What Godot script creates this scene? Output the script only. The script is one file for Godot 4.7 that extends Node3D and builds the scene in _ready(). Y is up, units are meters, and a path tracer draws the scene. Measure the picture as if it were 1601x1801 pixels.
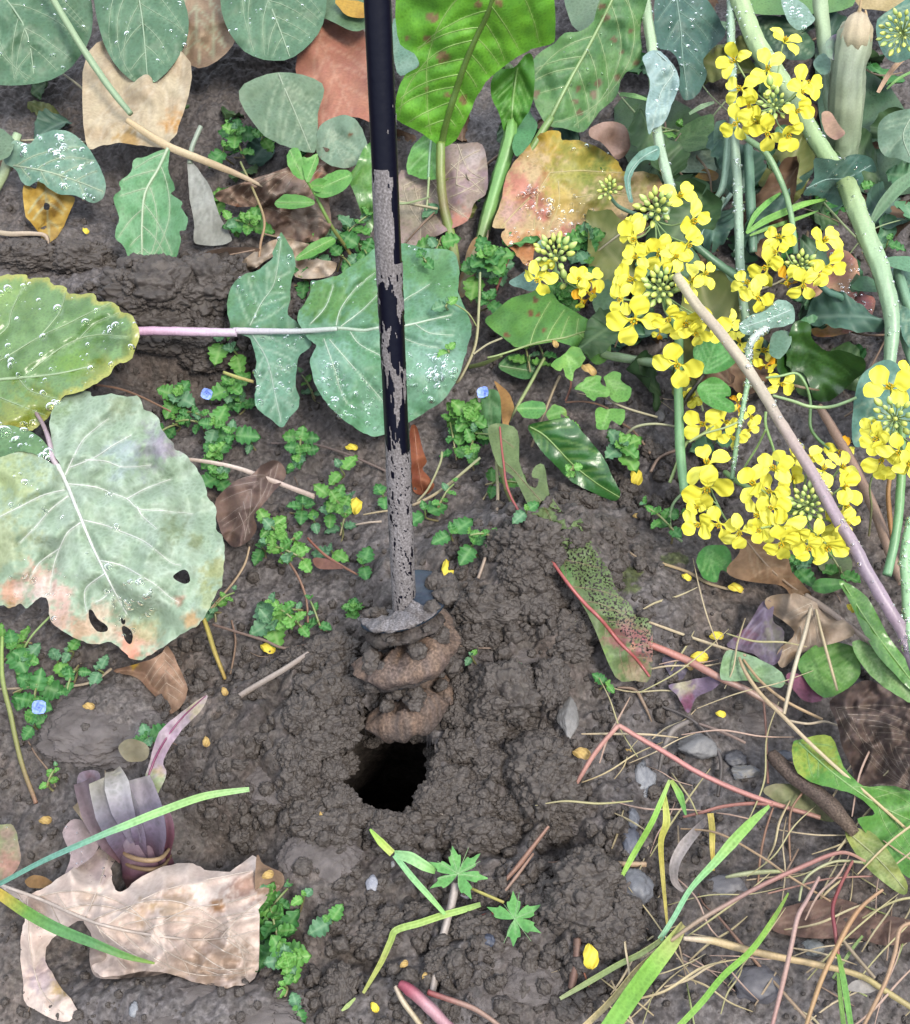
extends Node3D
# A close view of a garden bed: a muddy hand auger stands in the hole it has just dug, among flowering rape, dock, speedwell, dead leaves and straw.
const F := 2346.0
const KA := 0.62
# reading windows: the place and scale at which outlines were noted down
const WIN := {"A": Vector3(0, 180, 2.859), "B": Vector3(380, 180, 3.002), "C": Vector3(0, 640, 2.859), "D": Vector3(0, 1080, 2.498), "E": Vector3(500, 900, 2.668), "F": Vector3(620, 0, 2.76), "G": Vector3(1100, 0, 3.196), "H": Vector3(820, 380, 3.202), "I": Vector3(1100, 480, 3.196), "J": Vector3(1000, 950, 2.664), "K": Vector3(900, 1300, 2.284), "L": Vector3(450, 1350, 2.911), "M": Vector3(420, 680, 2.965), "P": Vector3(0, 0, 1)}
const EYE := Vector3(0, 0.481, 0.337)
const GS := 0.0011
const GX0 := -0.34
const GZ0 := -0.46
const GNX := 620
const GNZ := 672
var bas: Basis
var hm := PackedFloat32Array()
var MAT := {}
var N := {}
var used := {}
var rng := RandomNumberGenerator.new()
var proto := {}

# ---------------------------------------------------------------- places
func ray(q: Vector2) -> Vector3:
	return bas * Vector3((q.x - 800.5) / F, (900.5 - q.y) / F, -1.0)
func P(q: Vector2, h: float) -> Vector3:
	var d := ray(q)
	return EYE + d * ((h - EYE.y) / d.y)
func at_depth(q: Vector2, depth: float) -> Vector3:
	return EYE + ray(q) * depth
func proj(p: Vector3) -> Vector2:
	var v := bas.transposed() * (p - EYE)
	return Vector2(800.5 - F * v.x / v.z, 900.5 + F * v.y / v.z)
func mpp(p: Vector3) -> float:
	return -(bas.transposed() * (p - EYE)).z / F
func gh(x: float, z: float) -> float:
	var u := (x - GX0) / GS
	var v := (z - GZ0) / GS
	if u < 0.0 or v < 0.0 or u >= GNX - 1 or v >= GNZ - 1:
		return 0.0
	var i := int(u)
	var j := int(v)
	u -= i
	v -= j
	var k := j * GNX + i
	return lerpf(lerpf(hm[k], hm[k + 1], u), lerpf(hm[k + GNX], hm[k + GNX + 1], u), v)
func G(q: Vector2, lift := 0.0) -> Vector3:
	var p := P(q, 0.008 + lift)
	for i in 5:
		p = P(q, lerpf(p.y, gh(p.x, p.z) + lift, 0.8))
	return p
func over(q: Vector2, h: float, lift := 0.0012) -> Vector3:
	var p := P(q, h)
	if p.y < gh(p.x, p.z) + lift:
		return G(q, lift)
	return p
func spot(s: String) -> Vector2:
	return pts(s)[0]
func pts(s) -> PackedVector2Array:
	if s is PackedVector2Array:
		return s
	var out := PackedVector2Array()
	for a in marks(s):
		out.append(Vector2(a.x, a.y))
	return out
func marks(s: String) -> Array:                       # "A:10,20@.03 30,40" -> Vector3(px, py, height or -1)
	var out := []
	var w: Vector3 = WIN.P
	for t in s.split(" ", false):
		if t.length() > 1 and t[1] == ":":
			w = WIN[t[0]]
			t = t.substr(2)
		var h := -1.0
		if "@" in t:
			h = float(t.get_slice("@", 1))
			t = t.get_slice("@", 0)
		out.append(Vector3(w.x + float(t.get_slice(",", 0)) / w.z, w.y + float(t.get_slice(",", 1)) / w.z, h))
	return out
func path3(s: String, lift := 0.003) -> PackedVector3Array:
	var m := marks(s)
	var out := PackedVector3Array()
	var known := []
	for i in m.size():
		if m[i].z >= 0.0:
			known.append(i)
	for i in m.size():
		var q := Vector2(m[i].x, m[i].y)
		if known.is_empty():
			out.append(G(q, lift))
			continue
		var a: int = known[0]
		var b: int = known[-1]
		for k in known:
			if k <= i:
				a = k
		for k in range(known.size() - 1, -1, -1):
			if known[k] >= i:
				b = known[k]
		var h: float = m[a].z if a == b else lerpf(m[a].z, m[b].z, clampf(float(i - a) / (b - a), 0.0, 1.0))
		out.append(over(q, h, lift))
	return out
func smooth2(p: PackedVector2Array, n: int, closed := true) -> PackedVector2Array:
	var out := PackedVector2Array()
	var m := p.size()
	for i in (m if closed else m - 1):
		var a := p[(i - 1 + m) % m] if closed or i > 0 else p[0]
		var c := p[(i + 1) % m]
		var d := p[(i + 2) % m] if closed or i + 2 < m else p[m - 1]
		for k in n:
			out.append(p[i].cubic_interpolate(c, a, d, float(k) / n))
	if not closed:
		out.append(p[m - 1])
	return out
func smooth3(p: PackedVector3Array, n: int) -> PackedVector3Array:
	var out := PackedVector3Array()
	var m := p.size()
	for i in m - 1:
		var a := p[maxi(i - 1, 0)]
		var d := p[mini(i + 2, m - 1)]
		for k in n:
			out.append(p[i].cubic_interpolate(p[i + 1], a, d, float(k) / n))
	out.append(p[m - 1])
	return out

# ---------------------------------------------------------------- objects
func numbered(called: String) -> String:
	var n: int = used.get(called, 0)
	used[called] = n + 1
	return called if n == 0 else "%s_%03d" % [called, n]
func tag(o: Node3D, label: String, category: String, group := "", kind := "") -> Node3D:
	o.set_meta("label", label)
	o.set_meta("category", category)
	if group:
		o.set_meta("group", group)
	if kind:
		o.set_meta("kind", kind)
	return o
func thing(called: String, label: String, category: String, where: Vector3, group := "", kind := "") -> Node3D:
	var o := Node3D.new()
	o.name = numbered(called)
	add_child(o)
	o.position = where
	return tag(o, label, category, group, kind)
func obj(called: String, m: Mesh, mat: Material, parent: Node) -> MeshInstance3D:
	var o := MeshInstance3D.new()
	o.mesh = m
	o.name = called if parent != self else numbered(called)
	o.material_override = mat
	parent.add_child(o, true)
	return o
func wpos(o: Node) -> Vector3:
	var p := Vector3.ZERO
	while o != self:
		p += o.position
		o = o.get_parent()
	return p
func hx(s: String, k := 1.0) -> Color:
	var c := Color(s).srgb_to_linear()
	return Color(c.r * KA * k, c.g * KA * k, c.b * KA * k)
func rnd(a: float, b: float) -> float:
	return rng.randf_range(a, b)
func commit(v: PackedVector3Array, c: PackedColorArray, ix: PackedInt32Array, shift := Vector3.ZERO) -> ArrayMesh:
	if shift != Vector3.ZERO:
		for i in v.size():
			v[i] -= shift
	var nn := PackedVector3Array()
	nn.resize(v.size())
	for t in range(0, ix.size(), 3):
		var a := ix[t]
		var b := ix[t + 1]
		var d := ix[t + 2]
		var f := (v[d] - v[a]).cross(v[b] - v[a])
		nn[a] += f
		nn[b] += f
		nn[d] += f
	for i in nn.size():
		nn[i] = nn[i].normalized() if nn[i].length_squared() > 0.0 else Vector3.UP
	var arr := []
	arr.resize(Mesh.ARRAY_MAX)
	arr[Mesh.ARRAY_VERTEX] = v
	arr[Mesh.ARRAY_NORMAL] = nn
	arr[Mesh.ARRAY_COLOR] = c
	arr[Mesh.ARRAY_INDEX] = ix
	var m := ArrayMesh.new()
	m.add_surface_from_arrays(Mesh.PRIMITIVE_TRIANGLES, arr)
	return m

# ---------------------------------------------------------------- materials
func fnl(seed_: int, freq: float, kind := FastNoiseLite.TYPE_SIMPLEX_SMOOTH, oct := 1) -> FastNoiseLite:
	var n := FastNoiseLite.new()
	n.seed = seed_
	n.frequency = freq
	n.noise_type = kind
	n.fractal_octaves = oct
	n.fractal_type = FastNoiseLite.FRACTAL_FBM if oct > 1 else FastNoiseLite.FRACTAL_NONE
	return n
func ntex(n: FastNoiseLite, lo: Color, hi: Color, size := 512, bump := 0.0) -> NoiseTexture2D:
	var t := NoiseTexture2D.new()
	t.width = size
	t.height = size
	t.seamless = true
	t.noise = n
	if bump > 0.0:
		t.as_normal_map = true
		t.bump_strength = bump
	else:
		var r := Gradient.new()
		r.set_color(0, lo)
		r.set_color(1, hi)
		t.color_ramp = r
	return t
func mat(key: String, rough: float, spec: float, tex: Texture2D, nrm: Texture2D, nscale: float, tile: float, back := Color.BLACK) -> StandardMaterial3D:
	var m := StandardMaterial3D.new()
	m.vertex_color_use_as_albedo = true
	m.roughness = rough
	m.metallic_specular = spec
	m.uv1_triplanar = true
	m.uv1_scale = Vector3.ONE * tile
	if tex:
		m.albedo_texture = tex
	if nrm:
		m.normal_enabled = true
		m.normal_texture = nrm
		m.normal_scale = nscale
	if back != Color.BLACK:
		m.backlight_enabled = true
		m.backlight = back
	m.cull_mode = BaseMaterial3D.CULL_DISABLED
	m.resource_name = key
	MAT[key] = m
	return m
func materials():
	var w := Color.WHITE
	var cell := fnl(5, 0.03, FastNoiseLite.TYPE_CELLULAR)
	var mott := ntex(fnl(1, 0.02, FastNoiseLite.TYPE_SIMPLEX_SMOOTH, 5), Color(.84, .84, .84), w)
	var netn := fnl(6, 0.022, FastNoiseLite.TYPE_CELLULAR, 2)
	netn.cellular_return_type = FastNoiseLite.RETURN_DISTANCE2_SUB
	var net := ntex(netn, Color(1, 1, 1), Color(.74, .76, .72))
	var netb := ntex(netn, w, w, 512, 4.0)
	var grain := ntex(fnl(2, 0.016, FastNoiseLite.TYPE_SIMPLEX_SMOOTH, 5), Color(.38, .37, .36), w, 1024)
	var fine := ntex(fnl(3, 0.03, FastNoiseLite.TYPE_SIMPLEX_SMOOTH, 5), w, w, 512, 6.0)
	var gritn := ntex(fnl(4, 0.018, FastNoiseLite.TYPE_SIMPLEX_SMOOTH, 7), w, w, 1024, 14.0)
	var pore := ntex(cell, w, w, 512, 5.0)
	mat("leaf", 0.52, 0.34, net, netb, 0.5, 48.0, Color(.10, .16, .04))
	mat("wax", 0.52, 0.36, net, netb, 0.35, 36.0, Color(.07, .10, .05))
	mat("gloss", 0.34, 0.5, net, netb, 0.5, 48.0, Color(.05, .10, .02))
	mat("dry", 0.75, 0.3, mott, fine, 0.45, 40.0, Color(.16, .12, .08))
	mat("stem", 0.45, 0.5, mott, fine, 0.35, 70.0)
	mat("straw", 0.6, 0.4, mott, fine, 0.5, 70.0)
	mat("petal", 0.55, 0.35, null, fine, 0.15, 50.0, Color(.30, .30, .07))
	mat("bluepetal", 0.5, 0.4, null, null, 0, 1.0, Color(.1, .12, .3))
	mat("bud", 0.45, 0.45, null, null, 0, 1.0)
	var soil := mat("soil", 0.62, 0.42, grain, gritn, 1.0, 22.0)
	soil.roughness_texture = ntex(fnl(8, 0.012, FastNoiseLite.TYPE_SIMPLEX_SMOOTH, 4), Color(.62, .62, .62), w)
	soil.roughness = 0.85
	var crumb := mat("crumb", 0.8, 0.4, grain, gritn, 0.9, 40.0)
	crumb.roughness_texture = soil.roughness_texture
	mat("clay", 0.75, 0.4, grain, gritn, 0.8, 40.0)
	mat("mud", 0.8, 0.35, grain, fine, 0.5, 60.0)
	mat("black", 0.3, 0.3, null, fine, 0.12, 20.0)
	mat("steel", 0.5, 0.5, mott, fine, 0.4, 40.0)
	mat("stone", 0.55, 0.5, grain, gritn, 0.5, 40.0)
	var d := StandardMaterial3D.new()
	d.refraction_enabled = true
	d.refraction_scale = 0.033
	d.albedo_color = Color(1, 1, 1, 0.0)
	d.roughness = 0.0
	d.metallic_specular = 0.5
	MAT["water"] = d

# ---------------------------------------------------------------- shapes
func tube_mesh(p: PackedVector3Array, r: Array, cols: Array, sides := 8, rib := 0.0, bump := 0.13) -> ArrayMesh:
	# r and cols are spread evenly along the path; radii in metres
	var v := PackedVector3Array()
	var c := PackedColorArray()
	var ix := PackedInt32Array()
	var n := p.size()
	var side := Vector3.RIGHT
	for i in n:
		var tan := (p[mini(i + 1, n - 1)] - p[maxi(i - 1, 0)]).normalized()
		if i == 0:
			side = tan.cross(Vector3.UP if absf(tan.y) < 0.9 else Vector3.RIGHT).normalized()
		side = (side - tan * side.dot(tan)).normalized()
		var up := side.cross(tan)
		var t := float(i) / (n - 1)
		var f := t * (r.size() - 1)
		var rr: float = lerpf(r[int(f)], r[mini(int(f) + 1, r.size() - 1)], f - int(f))
		f = t * (cols.size() - 1)
		var cc: Color = cols[int(f)].lerp(cols[mini(int(f) + 1, cols.size() - 1)], f - int(f))
		for k in sides:
			var a := TAU * k / sides
			var rad: float = rr * (1.0 + bump * N.px.get_noise_3d(p[i].x * 9000.0, p[i].z * 9000.0, k * 40.0)) * (1.0 + (rib if k % 2 == 0 else -rib))
			v.append(p[i] + (side * cos(a) + up * sin(a)) * rad)
			var s: float = 1.0 + 0.22 * N.px.get_noise_3d(p[i].x * 3000.0 + k * 23.0, p[i].z * 3000.0, 5.0)
			if rib > 0.0 and k % 2 == 1:
				s *= 0.86
			c.append(Color(cc.r * s, cc.g * s, cc.b * s))
	for i in n - 1:
		for k in sides:
			var a := i * sides + k
			var b := i * sides + (k + 1) % sides
			ix.append_array([a, b, a + sides, b, b + sides, a + sides])
	for e in [0, n - 1]:
		v.append(p[e])
		c.append(c[e * sides])
		for k in sides:
			var a: int = e * sides + k
			var b: int = e * sides + (k + 1) % sides
			ix.append_array([v.size() - 1, b, a] if e == 0 else [v.size() - 1, a, b])
	return commit(v, c, ix)
func shifted(p: PackedVector3Array, o: Vector3) -> PackedVector3Array:
	for i in p.size():
		p[i] -= o
	return p
func radii(p: PackedVector3Array, rpx: Array) -> Array:
	var out := []
	for i in rpx.size():
		var t := float(i) / maxi(rpx.size() - 1, 1)
		out.append(rpx[i] * mpp(p[int(t * (p.size() - 1))]))
	return out
func tints(s: String) -> Array:
	var out := []
	for k in s.split(" ", false):
		out.append(hx(k))
	return out
func stem_part(called: String, parent: Node, s: String, rpx: Array, colors: String, m := "stem", lift := 0.003, sides := 8, rib := 0.0) -> MeshInstance3D:
	var p := path3(s, lift)
	var r := radii(p, rpx)
	p = smooth3(p, 7)
	return obj(called, tube_mesh(shifted(p, wpos(parent)), r, tints(colors), sides, rib), MAT[m], parent)
func rod(called: String, label: String, category: String, s: String, rpx: Array, colors: String, m := "straw", lift := 0.003, group := "", sides := 8, rib := 0.12) -> MeshInstance3D:
	var p := path3(s, lift)
	var r := radii(p, rpx)
	var o: Vector3 = p[p.size() - 1]
	p = smooth3(p, 7)
	var t := obj(called, tube_mesh(shifted(p, o), r, tints(colors), sides, rib), MAT[m], self)
	t.position = o
	tag(t, label, category, group)
	return t
func ribbon_mesh(p: PackedVector3Array, w: Array, cols: Array, fold := 0.35, twist := 0.0, face := Vector3(0, 1, 0.5)) -> ArrayMesh:
	# a folded blade with a thin body: five columns on the upper face, and the lower face a little below
	var v := PackedVector3Array()
	var c := PackedColorArray()
	var ix := PackedInt32Array()
	var n := p.size()
	for i in n:
		var tan := (p[mini(i + 1, n - 1)] - p[maxi(i - 1, 0)]).normalized()
		var t := float(i) / (n - 1)
		var side := tan.cross(face).normalized().rotated(tan, twist * (t - 0.5))
		var up := side.cross(tan).normalized()
		if up.y < 0.0:
			up = -up
		var f := t * (w.size() - 1)
		var ww: float = lerpf(w[int(f)], w[mini(int(f) + 1, w.size() - 1)], f - int(f)) * 0.5
		f = t * (cols.size() - 1)
		var cc: Color = cols[int(f)].lerp(cols[mini(int(f) + 1, cols.size() - 1)], f - int(f))
		for k in 10:
			var top := k < 5
			var s := (k % 5 - 2) / 2.0
			if not top:
				s = -s
			v.append(p[i] + side * (s * ww) + up * (ww * fold * absf(s) - (0.0 if top else ww * 0.12 + 0.0001)))
			var g: float = 1.0 + 0.15 * N.px.get_noise_3d(p[i].x * 4000.0 + s * 30.0, p[i].z * 4000.0, 9.0) - (0.12 if absf(s) == 0.5 else 0.0)
			c.append(Color(cc.r * g, cc.g * g, cc.b * g))
	for i in n - 1:
		for k in 10:
			var a := i * 10 + k
			var b := i * 10 + (k + 1) % 10
			ix.append_array([a, a + 10, b, b, a + 10, b + 10])
	return commit(v, c, ix)
func blade(called: String, label: String, category: String, s: String, wpx: Array, colors: String, m := "leaf", fold := 0.35, twist := 0.0, lift := 0.003, parent: Node = null, group := "") -> MeshInstance3D:
	var p := path3(s, lift)
	var w := radii(p, wpx)
	var o: Vector3 = p[p.size() - 1] if parent == null else wpos(parent)
	p = smooth3(p, 8)
	var t := obj(called, ribbon_mesh(shifted(p, o), w, tints(colors), fold, twist), MAT[m], self if parent == null else parent)
	if parent == null:
		t.position = o
		tag(t, label, category, group)
	return t

# ---------------------------------------------------------------- leaves with an outline
func rim(poly: PackedVector2Array, serr: float, period: float, rough: float, seed_: int, sub := 4) -> PackedVector2Array:
	var p := smooth2(poly, sub)
	var out := PackedVector2Array()
	var run := 0.0
	for i in p.size():
		var a := p[(i - 1 + p.size()) % p.size()]
		var b := p[(i + 1) % p.size()]
		var nrm := (b - a).normalized().orthogonal()
		run += p[i].distance_to(a)
		var s := fposmod(run / period, 1.0)
		out.append(p[i] + nrm * (serr * (s - 0.5) + rough * N.px.get_noise_3d(p[i].x * 3.0, p[i].y * 3.0, seed_ * 17.0)))
	return out
func crossings(rings: Array, y: float) -> PackedFloat32Array:
	var xs := PackedFloat32Array()
	for r in rings:
		var n: int = r.size()
		for i in n:
			var a: Vector2 = r[i]
			var b: Vector2 = r[(i + 1) % n]
			if (a.y <= y) != (b.y <= y):
				xs.append(a.x + (y - a.y) / (b.y - a.y) * (b.x - a.x))
	xs.sort()
	return xs
func blade_mesh(rings: Array, step: float, surf: Callable, col: Callable, lace, shift: Vector3) -> ArrayMesh:
	var outer: PackedVector2Array = rings[0]
	var lo := outer[0]
	var hi := outer[0]
	for q in outer:
		lo = lo.min(q)
		hi = hi.max(q)
	lo -= Vector2.ONE * step * 0.37
	var nx := int((hi.x - lo.x) / step) + 2
	var ny := int((hi.y - lo.y) / step) + 2
	var ins := PackedByteArray()
	ins.resize(nx * ny)
	for j in ny:
		var xs := crossings(rings, lo.y + j * step)
		for k in range(0, xs.size() - 1, 2):
			for i in range(maxi(0, ceili((xs[k] - lo.x) / step)), mini(nx - 1, floori((xs[k + 1] - lo.x) / step)) + 1):
				ins[j * nx + i] = 1
	var idx := PackedInt32Array()
	idx.resize(nx * ny)
	idx.fill(-1)
	var v := PackedVector3Array()
	var c := PackedColorArray()
	var ix := PackedInt32Array()
	var extra := {}
	for j in ny - 1:
		for i in nx - 1:
			var k := j * nx + i
			var s := ins[k] + ins[k + 1] + ins[k + nx] + ins[k + nx + 1]
			if s == 0:
				continue
			var q := lo + Vector2(i, j) * step
			if lace != null and lace.call(q):
				continue
			if s == 4:
				for e in [k, k + 1, k + nx, k + nx + 1]:
					if idx[e] < 0:
						idx[e] = v.size()
						var qq: Vector2 = lo + Vector2(e % nx, e / nx) * step
						v.append(surf.call(qq))
						c.append(col.call(qq))
				ix.append_array([idx[k], idx[k + 1], idx[k + nx], idx[k + 1], idx[k + nx + 1], idx[k + nx]])
				continue
			var cell := PackedVector2Array([q, q + Vector2(step, 0), q + Vector2(step, step), q + Vector2(0, step)])
			var pieces := Geometry2D.intersect_polygons(cell, outer)
			for h in range(1, rings.size()):
				var next: Array[PackedVector2Array] = []
				for pc in pieces:
					next.append_array(Geometry2D.clip_polygons(pc, rings[h]))
				pieces = next
			for pc in pieces:
				var tri := Geometry2D.triangulate_polygon(pc)
				var ids := PackedInt32Array()
				for w in pc:
					var key := Vector2i((w * 16.0).round())
					var gi := roundi((w.x - lo.x) / step)
					var gj := roundi((w.y - lo.y) / step)
					if w.distance_squared_to(lo + Vector2(gi, gj) * step) < 0.0004:
						var e := gj * nx + gi
						if idx[e] < 0:
							idx[e] = v.size()
							v.append(surf.call(w))
							c.append(col.call(w))
						ids.append(idx[e])
						continue
					if not extra.has(key):
						extra[key] = v.size()
						v.append(surf.call(w))
						c.append(col.call(w))
					ids.append(extra[key])
				for t in range(0, tri.size(), 3):
					var a := pc[tri[t]]
					var flip := (pc[tri[t + 1]] - a).cross(pc[tri[t + 2]] - a) < 0.0
					ix.append_array([ids[tri[t]], ids[tri[t + 2]], ids[tri[t + 1]]] if flip else [ids[tri[t]], ids[tri[t + 1]], ids[tri[t + 2]]])
	return commit(v, c, ix, shift)
func seg_dist(q: Vector2, sa: PackedVector2Array, sb: PackedVector2Array) -> float:
	var best := 1e9
	for i in sa.size():
		var ab := sb[i] - sa[i]
		var aq := q - sa[i]
		var l := ab.length_squared()
		var d := aq.length_squared() if l < 1e-6 else (aq - ab * clampf(aq.dot(ab) / l, 0.0, 1.0)).length_squared()
		if d < best:
			best = d
	return sqrt(best)
func heights(s: String) -> Callable:
	var m := marks(s)
	if m.size() == 1:
		var h0: float = m[0].z
		return func(_q): return h0
	if m.size() == 2:
		var a := Vector2(m[0].x, m[0].y)
		var b := Vector2(m[1].x, m[1].y)
		return func(q): return lerpf(m[0].z, m[1].z, clampf((q - a).dot(b - a) / (b - a).length_squared(), -0.3, 1.3))
	if m.size() == 3:
		var b := Basis(Vector3(m[0].x, m[1].x, m[2].x), Vector3(m[0].y, m[1].y, m[2].y), Vector3.ONE).inverse() * Vector3(m[0].z, m[1].z, m[2].z)
		return func(q): return b.x * q.x + b.y * q.y + b.z
	return func(q):
		var sw := 0.0
		var sh := 0.0
		for a in m:
			var w: float = 1.0 / (pow(Vector2(a.x, a.y).distance_squared_to(q), 1.2) + 60.0)
			sw += w
			sh += w * a.z
		return sh / sw
func autovein(poly: PackedVector2Array, mid: PackedVector2Array, n: int, ang: float, from := 0.06, to := 0.9) -> Array:
	var out := []
	var m := smooth2(mid, 10, false)
	for s in [-1.0, 1.0]:
		for i in n:
			var t: float = from + (to - from) * (i + (0.25 if s > 0 else 0.0) + rnd(-.15, .15)) / n
			var k := clampi(int(t * (m.size() - 1)), 0, m.size() - 2)
			var d: Vector2 = (m[k + 1] - m[k]).normalized().rotated(s * deg_to_rad(ang + rnd(-6, 6)))
			var q: Vector2 = m[k]
			var line := PackedVector2Array([q])
			for j in 60:
				q += d * 7.0
				d = d.rotated(-s * 0.035 + rnd(-.06, .06))
				if not Geometry2D.is_point_in_polygon(q + d * 7.0, poly):
					break
				line.append(q)
			if line.size() > 3:
				out.append(line)
	return out
func leaf_part(called: String, parent: Node, outline, o: Dictionary) -> MeshInstance3D:
	var seed_: int = o.get("seed", hash(outline) % 1000)
	var poly := rim(pts(outline), o.get("serr", 0.0), o.get("period", 14.0), o.get("rough", 1.5), seed_, o.get("sub", 4))
	var rings := [poly]
	for h in o.get("holes", []):
		rings.append(rim(pts(h), 0, 10, 1.0, seed_, 3))
	var lines := []
	var mid := PackedVector2Array()
	if o.has("mid"):
		mid = pts(o.mid)
		lines.append(mid)
	for s in o.get("veins", []):
		lines.append(pts(s))
	if o.has("auto"):
		lines.append_array(autovein(poly, mid, o.auto[0], o.auto[1], o.auto[2] if o.auto.size() > 2 else 0.06, o.auto[3] if o.auto.size() > 3 else 0.9))
	var sa := PackedVector2Array()
	var sb := PackedVector2Array()
	var ma := PackedVector2Array()
	var mb := PackedVector2Array()
	for l in lines:
		for i in l.size() - 1:
			sa.append(l[i])
			sb.append(l[i + 1])
	for i in mid.size() - 1:
		ma.append(mid[i])
		mb.append(mid[i + 1])
	var hf := heights(o.get("h", "P:0,0@.02"))
	var wave: float = o.get("wave", 0.0022) * 1.45
	var wf: float = o.get("wf", 0.012)
	var cup: float = o.get("cup", 0.0)
	var crease: float = o.get("crease", 0.0)
	var groove: float = o.get("groove", 0.0006)
	var lift: float = o.get("lift", 0.0015)
	var nz: FastNoiseLite = N.px
	var rz: FastNoiseLite = N.ridge
	var off := seed_ * 31.0
	var surf := func(q: Vector2) -> Vector3:
		var h: float = hf.call(q) + wave * nz.get_noise_3d(q.x * wf * 50.0, q.y * wf * 50.0, off)
		if crease > 0.0:
			h += crease * (rz.get_noise_3d(q.x, q.y, off) - 0.3)
		if sa.size():
			var d := seg_dist(q, sa, sb)
			h += groove * (1.0 - exp(-d * d / 60.0))
		if cup != 0.0 and ma.size():
			var d := seg_dist(q, ma, mb) / 100.0
			h += cup * d * d
		return over(q, h, lift)
	var cc: Array = o.get("c", ["7a9a70", "6b8c62"])
	var kk: float = o.get("k", 0.73)
	var c1 := hx(cc[0], kk)
	var c2 := hx(cc[1], kk)
	var vc := hx(o.get("vc", "b8c8a8"), 0.8)
	var vw: float = o.get("vw", 3.0)
	var cf: float = o.get("cf", 1.0)
	var patches := []
	for a in o.get("patches", []):
		patches.append([spot(a[0]), a[1], hx(a[2], 0.85), a[3] if a.size() > 3 else 0.85])
	var spots := []
	for a in o.get("spots", []):
		spots.append([spot(a[0]), a[1]])
	var sc := hx(o.get("spotc", "6a4a30"))
	var rimw: float = o.get("rimw", 0.0)
	var rimc := hx(o.get("rimc", "a09050"))
	var pa := PackedVector2Array()
	var pb := PackedVector2Array()
	if rimw > 0.0:
		for i in poly.size():
			pa.append(poly[i])
			pb.append(poly[(i + 1) % poly.size()])
	var col := func(q: Vector2) -> Color:
		var n := nz.get_noise_3d(q.x * cf, q.y * cf, off + 50.0)
		var n2 := nz.get_noise_3d(q.x * 4.0, q.y * 4.0, off + 90.0)
		var c := c1.lerp(c2, smoothstep(-0.45, 0.45, n + 0.25 * n2))
		for a in patches:
			var d: float = q.distance_to(a[0]) / (a[1] * 1.15) + 0.55 * n + 0.55 * n2
			if d < 1.0:
				c = c.lerp(a[2], a[3] * smoothstep(1.0, 0.25, d))
		if rimw > 0.0:
			var d := seg_dist(q, pa, pb) / rimw + 0.5 * n2
			if d < 1.0:
				c = c.lerp(rimc, smoothstep(1.0, 0.3, d))
		if sa.size():
			var d := seg_dist(q, sa, sb)
			if d < vw:
				c = c.lerp(vc, 0.42 * smoothstep(vw, vw * 0.3, d))
		for a in spots:
			var d: float = q.distance_to(a[0]) / a[1] + 0.5 * n2
			if d < 1.0:
				c = c.lerp(sc, smoothstep(1.0, 0.7, d))
		var s := 1.0 + 0.10 * n2
		return Color(c.r * s, c.g * s, c.b * s)
	var lace = null
	if o.has("lace"):
		var lz: FastNoiseLite = N.lace
		var keep: float = o.get("keep", 6.0)
		var th: float = o.lace
		lace = func(q: Vector2) -> bool:
			return q.y > 925.0 and (q.x - 983.0) * 185.0 - (q.y - 1005.0) * 157.0 > -900.0 and seg_dist(q, ma, mb) > keep + 10.0 * (0.5 + nz.get_noise_2d(q.x * 2.0, q.y * 2.0)) and lz.get_noise_2d(q.x, q.y) < th
	var base := wpos(parent)
	var mi := obj(called, blade_mesh(rings, o.get("step", 5.0), surf, col, lace, base), MAT[o.get("m", "leaf")], parent)
	if o.has("midr"):
		add_vein("midrib", parent, mid, o.midr, surf, o.get("mc", o.get("vc", "b8c8a8")), base)
	var vr: Array = o.get("vr", [])
	if vr.size():
		for i in range(1 if mid.size() else 0, lines.size()):
			add_vein("vein", mi, lines[i], vr, surf, o.get("vc", "b8c8a8"), base)
	if o.has("drops"):
		drops(o.get("droplabel", "water drops on a leaf"), rings, o.drops, surf, o.get("wet", []))
	return mi
func add_vein(called: String, parent: Node, line: PackedVector2Array, rpx: Array, surf: Callable, color: String, base: Vector3):
	var p := PackedVector3Array()
	for q in smooth2(line, 4, false):
		p.append(surf.call(q) + Vector3(0, 0.0002, 0))
	var r := radii(p, rpx.map(func(e): return e * 0.78))
	obj(called, tube_mesh(shifted(p, base), r, tints(color).map(func(e): return e * 0.8), 6), MAT.stem, parent)
func leaf(called: String, label: String, outline, o: Dictionary, category := "leaf") -> Node3D:
	var q := Vector2.ZERO
	var pp := pts(outline)
	for a in pp:
		q += a / pp.size()
	var t := thing(called, label, category, over(q, heights(o.get("h", "P:0,0@.02")).call(q)), o.get("group", ""))
	leaf_part("leaf_blade", t, outline, o)
	return t
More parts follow.
